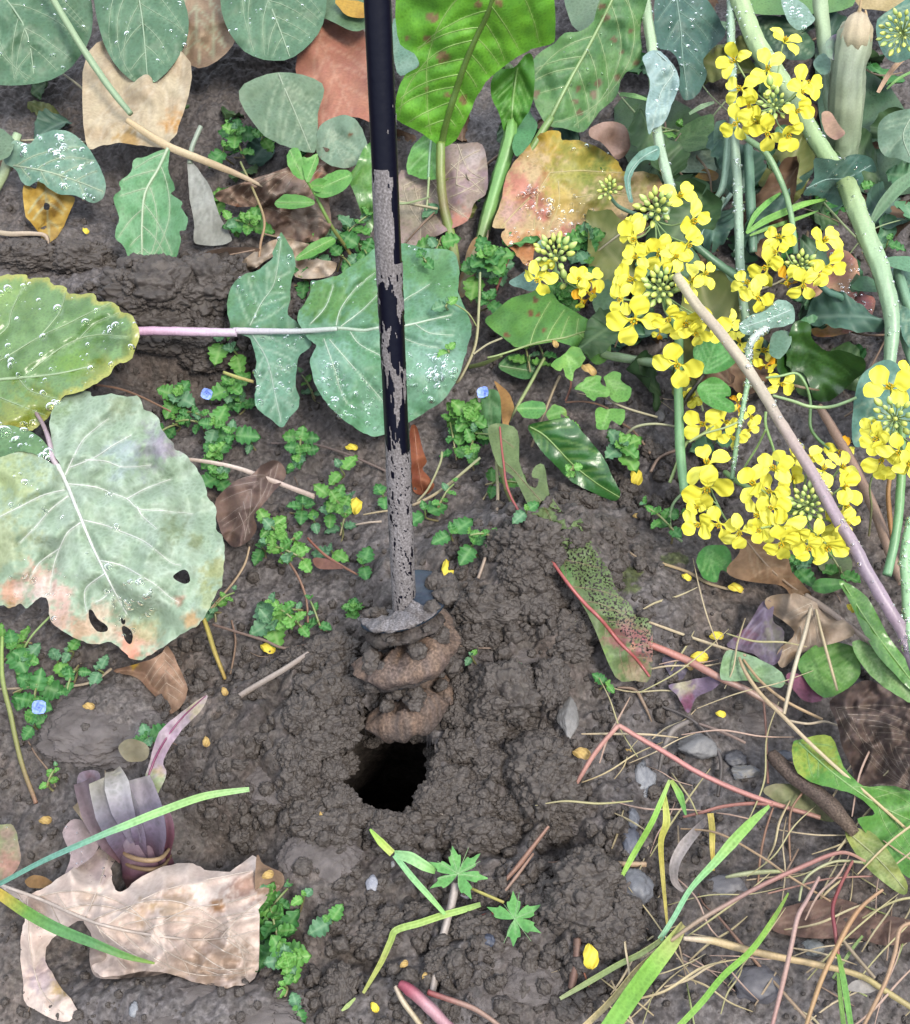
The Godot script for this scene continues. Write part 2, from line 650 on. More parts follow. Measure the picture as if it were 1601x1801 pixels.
func drops(label: String, rings: Array, d: Array, surf: Callable, wet: Array):
	# d = [how many, smallest and largest radius in photo pixels]; wet = places that hold most of them
	var outer: PackedVector2Array = rings[0]
	var lo := outer[0]
	var hi := outer[0]
	for q in outer:
		lo = lo.min(q)
		hi = hi.max(q)
	var xf := []
	var tries := 0
	while xf.size() < d[0] and tries < d[0] * 30:
		tries += 1
		var q := Vector2(rnd(lo.x, hi.x), rnd(lo.y, hi.y))
		if wet.size() and rng.randf() < 0.8:
			var w = wet[rng.randi() % wet.size()]
			q = spot(w[0]) + Vector2.from_angle(rnd(0, TAU)) * w[1] * sqrt(rng.randf())
		if q.x < -20 or q.y < -20 or q.x > 1621 or not Geometry2D.is_point_in_polygon(q, outer):
			continue
		var p: Vector3 = surf.call(q)
		var nrm: Vector3 = (surf.call(q + Vector2(0, 3)) - p).cross(surf.call(q + Vector2(3, 0)) - p).normalized()
		if nrm.y < 0:
			nrm = -nrm
		var r: float = lerpf(d[1], d[2], pow(rng.randf(), 3.0)) * mpp(p)
		var x := nrm.cross(Vector3.FORWARD).normalized()
		var b := Basis(x, nrm, x.cross(nrm)).rotated(nrm, rnd(0, TAU)) * Basis.from_scale(Vector3(r * rnd(.85, 1.25), r * rnd(.6, .85), r))
		xf.append(Transform3D(b, p + nrm * r * 0.12))
	if xf.is_empty():
		return
	scatter("water_drops", label, "water drops", proto.drop, MAT.water, xf)
func scatter(called: String, label: String, category: String, m: Mesh, mt: Material, xf: Array, parent: Node = null) -> MultiMeshInstance3D:
	var mm := MultiMesh.new()
	mm.transform_format = MultiMesh.TRANSFORM_3D
	mm.mesh = m
	mm.instance_count = xf.size()
	for i in xf.size():
		mm.set_instance_transform(i, xf[i])
	var o := MultiMeshInstance3D.new()
	o.multimesh = mm
	o.name = numbered(called) if parent == null else called
	o.material_override = mt
	if parent == null:
		add_child(o)
		tag(o, label, category, "", "stuff")
	else:
		parent.add_child(o, true)
		o.set_meta("kind", "stuff")
	return o

# ---------------------------------------------------------------- ground
const LUMPS := [   # smooth rises: centre x, y, radius x, y in photo pixels, height in metres
	[330, 560, 260, 120, .014], [200, 1280, 150, 100, .012], [350, 1790, 260, 110, .022], [560, 1560, 110, 110, .010], [1075, 1500, 120, 120, .007],
	[920, 1120, 300, 230, .020], [930, 1000, 150, 120, .016], [760, 1130, 130, 90, .006], [560, 1250, 150, 160, .008], [960, 1340, 170, 160, .008], [1150, 1060, 180, 120, .006],
	[1000, 930, 110, 90, .007], [1040, 1620, 160, 110, .010], [820, 1620, 200, 120, .006], [420, 1340, 130, 120, .008], [130, 420, 120, 60, .006],
	[320, 650, 130, 40, -.020], [385, 1485, 100, 70, -.015], [1000, 1480, 50, 40, -.008], [700, 1610, 140, 60, -.004], [60, 1560, 90, 80, -.006], [250, 330, 200, 60, -.006]]
const CRUMBLY := [[800, 1230, 360, 300], [940, 990, 130, 110], [900, 1480, 300, 190], [1040, 1640, 130, 120], [470, 1290, 170, 170], [760, 1700, 240, 120], [350, 560, 200, 90], [1180, 860, 130, 70]]
const HOLE := Vector2(684, 1342)
func bump(q: Vector2, a: Array) -> float:
	var d := Vector2((q.x - a[0]) / a[2], (q.y - a[1]) / a[3]).length()
	return 0.0 if d >= 1.35 else smoothstep(1.35, 0.1, d)
func ground_height(x: float, z: float, fine: bool) -> float:
	var mx := x * 1000.0
	var mz := z * 1000.0
	var h: float = 0.006 * N.slow.get_noise_2d(mx, mz) + 0.003
	if not fine:
		return h
	var q := proj(Vector3(x, 0.006, z))
	var cr := 0.0
	for a in CRUMBLY:
		cr = maxf(cr, bump(q, a))
	cr = clampf(cr * 1.3 + 0.25 * N.mid.get_noise_2d(mx + 300.0, mz), 0.0, 1.0)
	for a in LUMPS:
		var b := bump(q, a)
		if b > 0.0:
			h += b * a[4]
	h += 0.0034 * N.mid.get_noise_2d(mx, mz) + 0.0021 * N.small.get_noise_2d(mx, mz) + 0.0006 * N.tiny.get_noise_2d(mx, mz)
	if cr > 0.02:
		var wx: float = mx + 5.0 * N.mid.get_noise_2d(mx * 2.0, mz * 2.0)
		var wz: float = mz + 5.0 * N.mid.get_noise_2d(mx * 2.0 + 900.0, mz * 2.0)
		var b1: float = N.cell_big.get_noise_2d(wx, wz)
		var b2: float = N.cell.get_noise_2d(wx, wz)
		var b3: float = N.cell_small.get_noise_2d(wx + 2.0 * N.small.get_noise_2d(mx, mz), wz)
		h += cr * (0.0110 * (-b1 - 0.5) + 0.0070 * (-b2 - 0.5) + 0.0024 * (-b3 - 0.5) + 0.0006 * N.tiny.get_noise_2d(mx * 1.7, mz * 1.7))
	if cr < 0.9:
		h += (1.0 - cr) * (0.0024 * (-N.cell_small.get_noise_2d(mx * 0.7, mz * 0.7) - 0.5) + 0.0030 * (-N.cell.get_noise_2d(mx * 0.6 + 3.0 * N.small.get_noise_2d(mx * .5, mz * .5), mz * 0.6) - 0.5)) * clampf(N.mid.get_noise_2d(mx * 0.6, mz * 0.6 + 77.0) + 0.45, 0.0, 1.0)
	# the bored hole
	var hq := Vector2((q.x - HOLE.x) / 82.0, (q.y - HOLE.y) / 92.0)
	var d: float = hq.length() + 0.14 * N.px.get_noise_2d(hq.angle() * 160.0, 7.0) + 0.05 * N.small.get_noise_2d(mx, mz)
	h -= 0.26 * smoothstep(1.0, 0.86, d)
	h += 0.004 * smoothstep(1.7, 1.15, d) * smoothstep(0.8, 1.1, d)
	return h
func ground():
	hm.resize(GNX * GNZ)
	for j in GNZ:
		for i in GNX:
			hm[j * GNX + i] = ground_height(GX0 + i * GS, GZ0 + j * GS, true)
	var xs := PackedFloat32Array()
	var zs := PackedFloat32Array()
	var outer := []
	var r := 0.004
	var t := 0.0
	while t < 60.0:
		t += r
		r *= 1.42
		outer.append(t)
	for a in [[xs, GX0, GNX], [zs, GZ0, GNZ]]:
		var l := PackedFloat32Array()
		for k in range(outer.size() - 1, -1, -1):
			l.append(a[1] - outer[k])
		for i in a[2]:
			l.append(a[1] + i * GS)
		for k in outer.size():
			l.append(a[1] + (a[2] - 1) * GS + outer[k])
		if a[2] == GNX:
			xs = l
		else:
			zs = l
	var e := outer.size()
	var v := PackedVector3Array()
	var c := PackedColorArray()
	var ix := PackedInt32Array()
	var nx := xs.size()
	var nz := zs.size()
	v.resize(nx * nz)
	c.resize(nx * nz)
	var dark := hx("6b6360")
	var warm := hx("877d76")
	var grey := hx("8c8687")
	var red := hx("8a6a58")
	var moss := hx("5c6a2c")
	for j in nz:
		for i in nx:
			var x := xs[i]
			var z := zs[j]
			var inside := i >= e and i < e + GNX and j >= e and j < e + GNZ
			var h: float = hm[(j - e) * GNX + i - e] if inside else ground_height(x, z, false)
			v[j * nx + i] = Vector3(x, h, z)
			var a: float = N.mid.get_noise_2d(x * 700.0 + 50.0, z * 700.0)
			var b: float = N.small.get_noise_2d(x * 900.0, z * 900.0 + 40.0)
			var g: float = N.slow.get_noise_2d(x * 1500.0 + 500.0, z * 1500.0)
			var k := dark.lerp(warm, clampf(0.45 + 0.8 * a + 0.35 * b, 0.0, 1.0)).lerp(grey, clampf(0.3 + 0.6 * g + 0.5 * b, 0.0, 0.8))
			if inside:
				k = k.lerp(red, 0.16 * smoothstep(0.25, 0.6, a * 0.6 + b * 0.4 - g * 0.5))
				var q := proj(v[j * nx + i])
				var m := maxf(bump(q, [1105, 1015, 45, 40]), bump(q, [1190, 985, 40, 25]))
				if m + 0.5 * b > 0.7:
					k = k.lerp(moss, 0.8)
			c[j * nx + i] = k
	var bore := P(HOLE, 0.006)
	for j in nz - 1:
		for i in nx - 1:
			var a := j * nx + i
			if Vector2(v[a].x - bore.x, v[a].z - bore.z).length() < 0.04 and minf(minf(v[a].y, v[a + 1].y), minf(v[a + nx].y, v[a + nx + 1].y)) < -0.012:
				continue
			ix.append_array([a, a + 1, a + nx, a + 1, a + nx + 1, a + nx])
	var o := obj("ground", commit(v, c, ix), MAT.soil, self)
	o.set_meta("kind", "structure")
	o.set_meta("label", "dark damp garden soil, crumbly round the bored hole")
	o.set_meta("category", "ground")
	# the wall of the bore, wider than its crumbly mouth
	v = PackedVector3Array()
	c = PackedColorArray()
	ix = PackedInt32Array()
	var hc := P(HOLE, 0.006)
	var rx := 82.0 * mpp(hc)
	var rz := 92.0 * mpp(hc) / 0.9
	for i in 70:
		var y := 0.001 - 0.26 * i / 69.0
		for k in 120:
			var ang := TAU * k / 120.0
			var d := Vector3(cos(ang), 0, sin(ang))
			var f: float = lerpf(1.16, 2.1, smoothstep(0.0, -0.045, y)) if i < 66 else (69.0 - i) / 3.0
			f *= 1.0 + 0.10 * N.mid.get_noise_3d(d.x * 22.0, y * 900.0, d.z * 22.0) + 0.05 * N.small.get_noise_3d(d.x * 22.0, y * 900.0, d.z * 22.0)
			v.append(Vector3(hc.x + d.x * rx * f, y, hc.z + d.z * rz * f))
			c.append(dark.lerp(warm, clampf(0.5 + N.small.get_noise_3d(d.x * 22.0, y * 1000.0, d.z * 22.0), 0.0, 1.0)))
	for i in 69:
		for k in 120:
			var a := i * 120 + k
			var b := i * 120 + (k + 1) % 120
			ix.append_array([a, a + 120, b, b, a + 120, b + 120])
	obj("bore_wall", commit(v, c, ix), MAT.soil, o)
func ico(sub: int) -> Array:
	var t := (1.0 + sqrt(5.0)) / 2.0
	var v := PackedVector3Array()
	for a in [[-1, t, 0], [1, t, 0], [-1, -t, 0], [1, -t, 0], [0, -1, t], [0, 1, t], [0, -1, -t], [0, 1, -t], [t, 0, -1], [t, 0, 1], [-t, 0, -1], [-t, 0, 1]]:
		v.append(Vector3(a[0], a[1], a[2]).normalized())
	var f := PackedInt32Array([0, 11, 5, 0, 5, 1, 0, 1, 7, 0, 7, 10, 0, 10, 11, 1, 5, 9, 5, 11, 4, 11, 10, 2, 10, 7, 6, 7, 1, 8, 3, 9, 4, 3, 4, 2, 3, 2, 6, 3, 6, 8, 3, 8, 9, 4, 9, 5, 2, 4, 11, 6, 2, 10, 8, 6, 7, 9, 8, 1])
	for s in sub:
		var mids := {}
		var g := PackedInt32Array()
		for k in range(0, f.size(), 3):
			var m := []
			for e in 3:
				var a := f[k + e]
				var b := f[k + (e + 1) % 3]
				var key := Vector2i(mini(a, b), maxi(a, b))
				if not mids.has(key):
					mids[key] = v.size()
					v.append(((v[a] + v[b]) / 2.0).normalized())
				m.append(mids[key])
			g.append_array([f[k], m[0], m[2], f[k + 1], m[1], m[0], f[k + 2], m[2], m[1], m[0], m[1], m[2]])
		f = g
	return [v, f]
func lump_mesh(sub: int, seed_: int, lumpy: float, facet: float, c1: Color, c2: Color) -> ArrayMesh:
	var a := ico(sub)
	var v: PackedVector3Array = a[0]
	var ix: PackedInt32Array = a[1]
	var c := PackedColorArray()
	var o := Vector3(seed_ * 37.0, seed_ * 11.0, 0)
	var planes := []
	for e in 9:
		planes.append(Vector3(rnd(-1, 1), rnd(-.4, 1), rnd(-1, 1)).normalized())
	for i in v.size():
		var d := v[i]
		var p := d * 30.0 + o
		var r: float = 1.0 + 0.22 * N.mid.get_noise_3dv(p * 1.0)
		if facet > 0.0:
			for e in planes.size():
				var q := d.dot(planes[e])
				if q > 0.05:
					r = minf(r, lerpf(3.0, (0.66 + 0.06 * (e % 4)) / q, facet))
		r += lumpy * (0.26 * (-N.cell_big.get_noise_3dv(p * 0.72 + Vector3.ONE * 6.0 * N.mid.get_noise_3dv(p)) - 0.5) + 0.2 * (-N.cell.get_noise_3dv(p * 1.0) - 0.5) + 0.10 * (-N.cell_small.get_noise_3dv(p * 1.0) - 0.5))
		r += 0.07 * N.small.get_noise_3dv(p) + 0.035 * N.tiny.get_noise_3dv(p) + 0.05 * (-N.cell_small.get_noise_3dv(p * 1.9) - 0.5)
		v[i] = d * r
		c.append(c1.lerp(c2, clampf(0.5 + 0.9 * N.small.get_noise_3dv(p * 0.7) + 0.4 * N.mid.get_noise_3dv(p * 2.0), 0.0, 1.0)))
	for k in range(0, ix.size(), 3):   # clockwise fronts
		var t := ix[k + 1]
		ix[k + 1] = ix[k + 2]
		ix[k + 2] = t
	var n := (v[ix[2]] - v[ix[0]]).cross(v[ix[1]] - v[ix[0]])
	if n.dot(v[ix[0]]) < 0.0:
		for k in range(0, ix.size(), 3):
			var t := ix[k + 1]
			ix[k + 1] = ix[k + 2]
			ix[k + 2] = t
	return commit(v, c, ix)
var on_clods := [[], [], []]
func clods():
	var d1 := hx("5f5753")
	var d2 := hx("7f766f")
	for i in 6:
		proto["lumpy%d" % i] = lump_mesh(5, i + 3, 1.25, 0.8, d1, d2)
	for i in 4:
		proto["smooth%d" % i] = lump_mesh(5, i + 20, 0.25, 0.8, hx("706764"), hx("908785"))
	for i in 3:
		proto["crumb%d" % i] = lump_mesh(3, i + 40, 1.35, 0.6, d1, d2)
	# traced clods in the spoil: window, centre, half width, half height, l(umpy) or s(mooth)
	var heap := ["E:1010,150 60 60", "E:1150,130 110 90", "E:1230,210 70 80", "E:1110,270 90 90", "E:1180,330 95 80", "E:1180,430 90 70", "E:830,390 80 45", "E:950,460 120 80", "E:1030,490 60 50", "E:880,580 70 50", "E:960,590 50 40",
		"E:1330,560 110 80", "E:1340,650 80 50", "E:1030,880 130 130", "E:920,820 60 60", "E:840,850 50 60", "E:830,960 70 60", "E:960,1010 70 60", "E:1180,1040 90 50", "E:830,1090 80 60", "E:950,1130 60 50", "E:1000,1200 90 70", "E:1120,1130 60 50",
		"E:1150,1230 70 60", "E:880,1240 70 50", "E:770,1270 80 70", "E:790,1390 70 60", "E:690,1350 60 60", "E:760,1180 70 35", "E:900,1340 80 60", "E:1060,1400 60 50", "E:900,1430 70 60", "E:700,1490 110 70", "E:560,1510 80 60", "E:480,1490 80 60", "E:1250,1450 90 80",
		"E:230,650 90 70", "E:130,720 80 60", "E:260,760 90 80", "E:180,880 110 90", "E:100,980 80 80", "E:220,1000 110 90", "E:150,1080 90 60", "E:60,1150 70 90", "E:240,1120 70 60", "E:60,1300 70 80", "E:170,1380 70 60", "E:260,1330 50 50", "E:100,1450 80 60", "E:290,1440 80 60", "E:200,1510 120 80",
		"E:330,830 60 40", "E:420,870 80 50", "E:60,700 60 50", "L:780,320 70 60", "L:940,330 60 60", "L:1120,330 120 80", "L:1240,360 90 70", "L:700,820 90 60", "L:820,780 80 70", "L:1120,850 110 80", "L:1180,640 70 60", "L:960,1010 80 60", "L:620,900 90 70", "K:120,130 110 90", "K:180,260 90 70", "K:300,560 110 90", "K:280,680 120 90", "K:400,780 100 80", "K:430,690 70 60", "K:130,60 70 60"]
	for s in heap:
		var w: PackedStringArray = s.split(" ")
		clod(spot(w[0]), 1.16 * float(w[1]) / WIN[s[0]].z, 1.16 * float(w[2]) / WIN[s[0]].z, true, "crumbly dark clod in the soil heaped round the bored hole", "crumbly clods heaped round the hole")
	for k in 22:
		var ang := TAU * k / 22.0 + rnd(-.1, .1)
		var rad := rnd(1.02, 1.2)
		clod(HOLE + Vector2(cos(ang) * 84.0, sin(ang) * 94.0) * rad, rnd(10, 22), rnd(9, 18), true, "small crumbly clod on the ragged rim of the bored hole", "small clods round the rim of the hole")
	for a in [["E:1250,800", 80, 110, true, "upright egg-shaped crumbly clod left of the eaten leaf's stalk end"], ["E:1225,1310", 130, 140, true, "big crumbly clod below the whitish flake, left of the red stalk"], ["E:1060,650", 140, 55, false, "long smooth roll of soil right of the clay on the auger"],
		["E:1410,1360", 170, 130, false, "flat smooth grey clod right of the crumbly heap, above the straw"], ["D:440,490", 250, 175, false, "broad smooth brown clod behind the cut purple stump"], ["D:900,1790", 390, 165, false, "large smooth bluish clod at the bottom edge under the big tan leaf"],
		["L:320,460", 190, 170, false, "smooth rounded clod right of the big tan leaf"], ["L:1180,1160", 90, 110, false, "smooth clod beside the red cut stalk at the bottom"], ["L:1380,920", 150, 90, false, "smooth clod under the lower geranium leaf"],
		["L:110,60", 150, 120, false, "smooth clod with a thin root on it left of the bored hole"], ["D:1200,680", 120, 100, false, "rounded clod with a yellow strip above the green grass tip"], ["A:800,1010", 230, 170, true, "large rough clod above the middle of the purple leaf stalk"], ["A:1060,960", 190, 150, true, "rough clod left of the upper side lobe on the purple stalk"], ["A:620,1000", 110, 90, true, "rough clod at the wide end of the dried half pipe stalk"], ["A:1020,1120", 150, 90, true, "rough clod right behind the purple leaf stalk, by the side lobe"], ["A:830,1250", 210, 120, true, "rough clod overhanging a dark gap under the purple leaf stalk"], ["A:1040,1250", 140, 90, true, "rough clod under the purple stalk, left of a round weed leaf"], ["A:420,800", 150, 90, true, "crumbly rise of soil between ochre leaf and toothed green leaf"],
		["L:430,1130", 80, 110, true, "small clod right of the speedwell rosette at the bottom"], ["K:90,960", 130, 90, false, "smooth clod in front of the lower geranium leaf"], ["A:140,800", 150, 80, true, "dark clod under the yellow dead leaf"], ["J:800,840", 150, 70, false, "smooth clod beneath the violet leaf scrap"]]:
		clod(spot(a[0]), a[1] / WIN[a[0][0]].z, a[2] / WIN[a[0][0]].z, a[3], a[4], "")
	# loose crumbs, past counting
	var host := thing("soil_crumbs", "loose crumbs of dark soil strewn round the bored hole", "soil crumbs", Vector3.ZERO, "", "stuff")
	for k in 3:
		var xf := []
		while xf.size() < 1500:
			var z: Array = CRUMBLY[rng.randi() % CRUMBLY.size()]
			var q := Vector2(z[0], z[1]) + Vector2(z[2], z[3]) * Vector2.from_angle(rnd(0, TAU)) * sqrt(rng.randf()) * 1.25
			if ((q - HOLE) / Vector2(88, 98)).length() < 1.0:
				continue
			var p := G(q, 0.0)
			if N.px.get_noise_2d(q.x * 0.6, q.y * 0.6) < -0.05:
				continue
			var r := lerpf(0.0004, 0.0034, pow(rng.randf(), 3.0))
			xf.append(Transform3D(Basis.from_euler(Vector3(rnd(0, TAU), rnd(0, TAU), rnd(0, TAU))) * Basis.from_scale(Vector3(r, r * rnd(.6, 1), r * rnd(.7, 1.2))), p + Vector3(0, r * 0.35, 0)))
		xf.append_array(on_clods[k])
		scatter("soil_crumb", "", "", proto["crumb%d" % k], MAT.crumb, xf, host)
	var xf := []
	while xf.size() < 3200:
		var q := Vector2(rnd(-40, 1640), rnd(300, 1830))
		if ((q - HOLE) / Vector2(88, 98)).length() < 1.0:
			continue
		var r := lerpf(0.0004, 0.0020, pow(rng.randf(), 2.5))
		xf.append(Transform3D(Basis.from_euler(Vector3(rnd(0, TAU), rnd(0, TAU), rnd(0, TAU))) * Basis.from_scale(Vector3(r, r * .8, r * rnd(.7, 1.2))), G(q) + Vector3(0, r * 0.3, 0)))
	scatter("soil_crumb", "", "", proto.crumb0, MAT.crumb, xf, host)
func clod(q: Vector2, rx: float, ry: float, lumpy: bool, label: String, group: String):
	var g := G(q)
	var s := mpp(g)
	var k: String = ("lumpy%d" % (rng.randi() % 6)) if lumpy else ("smooth%d" % (rng.randi() % 4))
	var o := obj("soil_clod", proto[k], MAT.crumb if lumpy else MAT.soil, self)
	var hgt := minf(rx, ry) * s * (1.0 if lumpy else 0.42)
	var wz := ry * s * 1.0
	o.basis = Basis.from_scale(Vector3(rx * s * 1.08, hgt, wz * 1.05)) * Basis.from_euler(Vector3(rnd(-.3, .3), rnd(0, TAU), rnd(-.3, .3)))
	var low := gh(g.x, g.z)
	for a in 6:
		low = minf(low, maxf(gh(g.x + cos(a * 1.05) * rx * s * .6, g.z + sin(a * 1.05) * wz * .6), low - 0.008))
	o.position = Vector3(g.x, low + hgt * (0.55 if lumpy else 0.05), g.z)
	tag(o, label, "clod", group)
	if lumpy:
		for i in int(clampf(rx * ry / 30.0, 12, 130)):
			var d := Vector3(rnd(-1, 1), rnd(-.1, 1), rnd(-1, 1)).normalized()
			var r := lerpf(0.0005, 0.0030, pow(rng.randf(), 2.6))
			var p := o.position + Vector3(d.x * rx * s, d.y * hgt, d.z * wz) * rnd(.88, 1.02)
			on_clods[rng.randi() % 3].append(Transform3D(Basis.from_euler(Vector3(rnd(0, TAU), rnd(0, TAU), rnd(0, TAU))) * Basis.from_scale(Vector3(r, r * rnd(.6, 1), r * rnd(.7, 1.2))), p))

# ---------------------------------------------------------------- auger
func auger():
	var top := at_depth(Vector2(664, 0), 0.413)
	var foot := at_depth(Vector2(711, 1060), 0.50)
	var down := (foot - top).normalized()
	var right := (bas.x - down * bas.x.dot(down)).normalized()
	var front := right.cross(down)
	if front.dot(EYE - foot) < 0.0:
		front = -front
	var L := top.distance_to(foot)
	var R := 0.0043
	var o := thing("garden_auger", "slim black metal hand auger caked with grey mud, standing in its bored hole", "auger", foot)
	# shaft, from well above the picture down through the flights to the pointed tip
	var pr := PackedVector3Array()
	var rr := []
	for a in [[-L - .11, .0], [-L - .109, R * .92], [-L - .106, R], [.047, R], [.049, R * .86], [.054, R * .5], [.058, 0.0002]]:
		pr.append(down * a[0])
		rr.append(a[1])
	var v := PackedVector3Array()
	var c := PackedColorArray()
	var ix := PackedInt32Array()
	var sides := 40
	for i in pr.size():
		for k in sides:
			var a := TAU * k / sides
			v.append(pr[i] + (right * cos(a) + front * sin(a)) * rr[i])
			c.append(hx("0d0e14"))
	for i in pr.size() - 1:
		for k in sides:
			var a := i * sides + k
			var b := i * sides + (k + 1) % sides
			ix.append_array([a, b, a + sides, b, b + sides, a + sides])
	obj("shaft", commit(v, c, ix), MAT.black, o)
	# dried mud skin: cells of a fine sleeve kept where the mud stuck
	v = PackedVector3Array()
	c = PackedColorArray()
	ix = PackedInt32Array()
	var nl := 820
	var ns := 88
	var zl := L + 0.045
	var on := PackedByteArray()
	on.resize(nl * ns)
	var m1 := hx("b6b0b2")
	var m2 := hx("a09a9a")
	for i in nl:
		var s := -L + zl * i / (nl - 1)
		var y := 1060.0 * (s + L) / L        # roughly the photo row
		for k in ns:
			var a := TAU * k / ns
			var fr := sin(a)
			var lr := cos(a)
			var n: float = N.px.get_noise_3d(cos(a) * 30.0, y * 0.45, sin(a) * 30.0)
			var n2: float = N.px.get_noise_3d(cos(a) * 75.0 + 40.0, y * 0.55, sin(a) * 75.0)
			var n3: float = N.px.get_noise_3d(cos(a) * 160.0 + 90.0, y * 1.6, sin(a) * 160.0)
			var want := -0.9
			if y < 255.0:
				want = -0.62 if lr > -0.5 else -0.7
			elif y < 410.0:
				want = lerpf(1.1, -0.9, smoothstep(0.15, 0.75, lr + 0.35 * n)) * smoothstep(235.0, 300.0, y + 60.0 * n2 + 20.0 * n3)
			elif y < 470.0:
				want = 0.35 - 0.5 * smoothstep(420.0, 470.0, y)
			elif y < 800.0:
				want = -0.16 + 0.2 * absf(lr) + 1.1 * smoothstep(735.0, 800.0, y + 40.0 * n) - 0.25 * smoothstep(560.0, 640.0, y) * smoothstep(760.0, 700.0, y)
			elif y < 960.0:
				want = 1.05
			else:
				want = 1.6
			var keep := want + 0.75 * n + 0.65 * n2 + 0.35 * n3 > 0.0
			if y > 430.0 and absf(n2 + 0.2 * n3) < 0.022 + 0.03 * n:
				keep = false
			on[i * ns + k] = 1 if keep else 0
			var w := R + 0.00018 + 0.00022 * (n + n3) * 0.5
			v.append(down * s + (right * cos(a) + front * sin(a)) * maxf(w, R + 0.00005))
			var t := m1.lerp(m2, clampf(0.5 + 0.6 * n + 0.5 * n3 + (0.3 if y > 1000.0 else 0.0), 0.0, 1.0))
			c.append(t)
	for i in nl - 1:
		for k in ns:
			var a := i * ns + k
			var b := i * ns + (k + 1) % ns
			if on[a] and on[b] and on[a + ns]:
				ix.append_array([a, b, a + ns])
			if on[b] and on[b + ns] and on[a + ns]:
				ix.append_array([b, b + ns, a + ns])
	obj("dried_mud", commit(v, c, ix), MAT.mud, o)
	# the screw: s is the way down the axis, ang 0 = right, 90 = front, 180 = left, falling from right to left across the front
	var pitch := 0.0245
	screw("auger_flight", o, down, right, front, -0.004, pitch, -70.0, 560.0, R * .8, 0.0166, 0.0012, hx("1d2a3c"), hx("2c3a4a"), 0.0, MAT.steel)
	screw("mud_film", o, down, right, front, -0.0050, pitch, 42.0, 262.0, R * .9, 0.0178, 0.0030, hx("b6b1b4"), hx("8f8886"), 0.8, MAT.mud)
	screw("clay_cake", o, down, right, front, 0.0012, pitch, 20.0, 190.0, R * .7, 0.0170, 0.0085, hx("6d625c"), hx("5f5753"), 1.3, MAT.clay)
	screw("clay_cake", o, down, right, front, -0.0095, pitch, 372.0, 560.0, R * .7, 0.0208, 0.0165, hx("a88c78"), hx("80706a"), 1.5, MAT.clay)
	screw("clay_cake", o, down, right, front, -0.0050, pitch, 390.0, 570.0, R * .7, 0.0180, 0.0080, hx("625853"), hx("574f4c"), 1.4, MAT.clay)
	screw("clay_cake", o, down, right, front, -0.0095, pitch, 735.0, 905.0, R * .7, 0.0182, 0.0180, hx("a48874"), hx("7c6d66"), 1.5, MAT.clay)
	screw("clay_cake", o, down, right, front, -0.0085, pitch, 300.0, 392.0, R * .9, 0.0205, 0.0070, hx("a08470"), hx("807067"), 1.3, MAT.clay)
	for i in 70:
		var ang := rnd(0, TAU) if i > 20 else rnd(-.3, PI * .7)
		var sdown := rnd(0.001, 0.036)
		var rad := rnd(.0095, .0185)
		var z := rnd(.0012, .0040)
		var lump := obj("soil_lump", proto["crumb%d" % (i % 3)], MAT.crumb, o)
		lump.basis = Basis.from_euler(Vector3(rnd(0, TAU), rnd(0, TAU), 0)) * Basis.from_scale(Vector3(z, z * .8, z))
		lump.position = down * (sdown + 0.0006 * rad_to_deg(ang) / 60.0) + (right * cos(ang) + front * sin(ang)) * rad
	for i in 16:
		var ang := rnd(-.35, .75)
		var rad := rnd(.011, .0185)
		var z := rnd(.0016, .0036)
		var lump := obj("soil_lump", proto["crumb%d" % (i % 3)], MAT.crumb, o)
		lump.basis = Basis.from_euler(Vector3(rnd(0, TAU), rnd(0, TAU), 0)) * Basis.from_scale(Vector3(z, z * .8, z))
		lump.position = down * (-0.0048 + pitch * ang / TAU - z * .3) + (right * cos(ang) + front * sin(ang)) * rad
	screw("clay_cake", o, down, right, front, -0.0085, pitch, 650.0, 745.0, R * .9, 0.0185, 0.0080, hx("9c8270"), hx("786a62"), 1.3, MAT.clay)
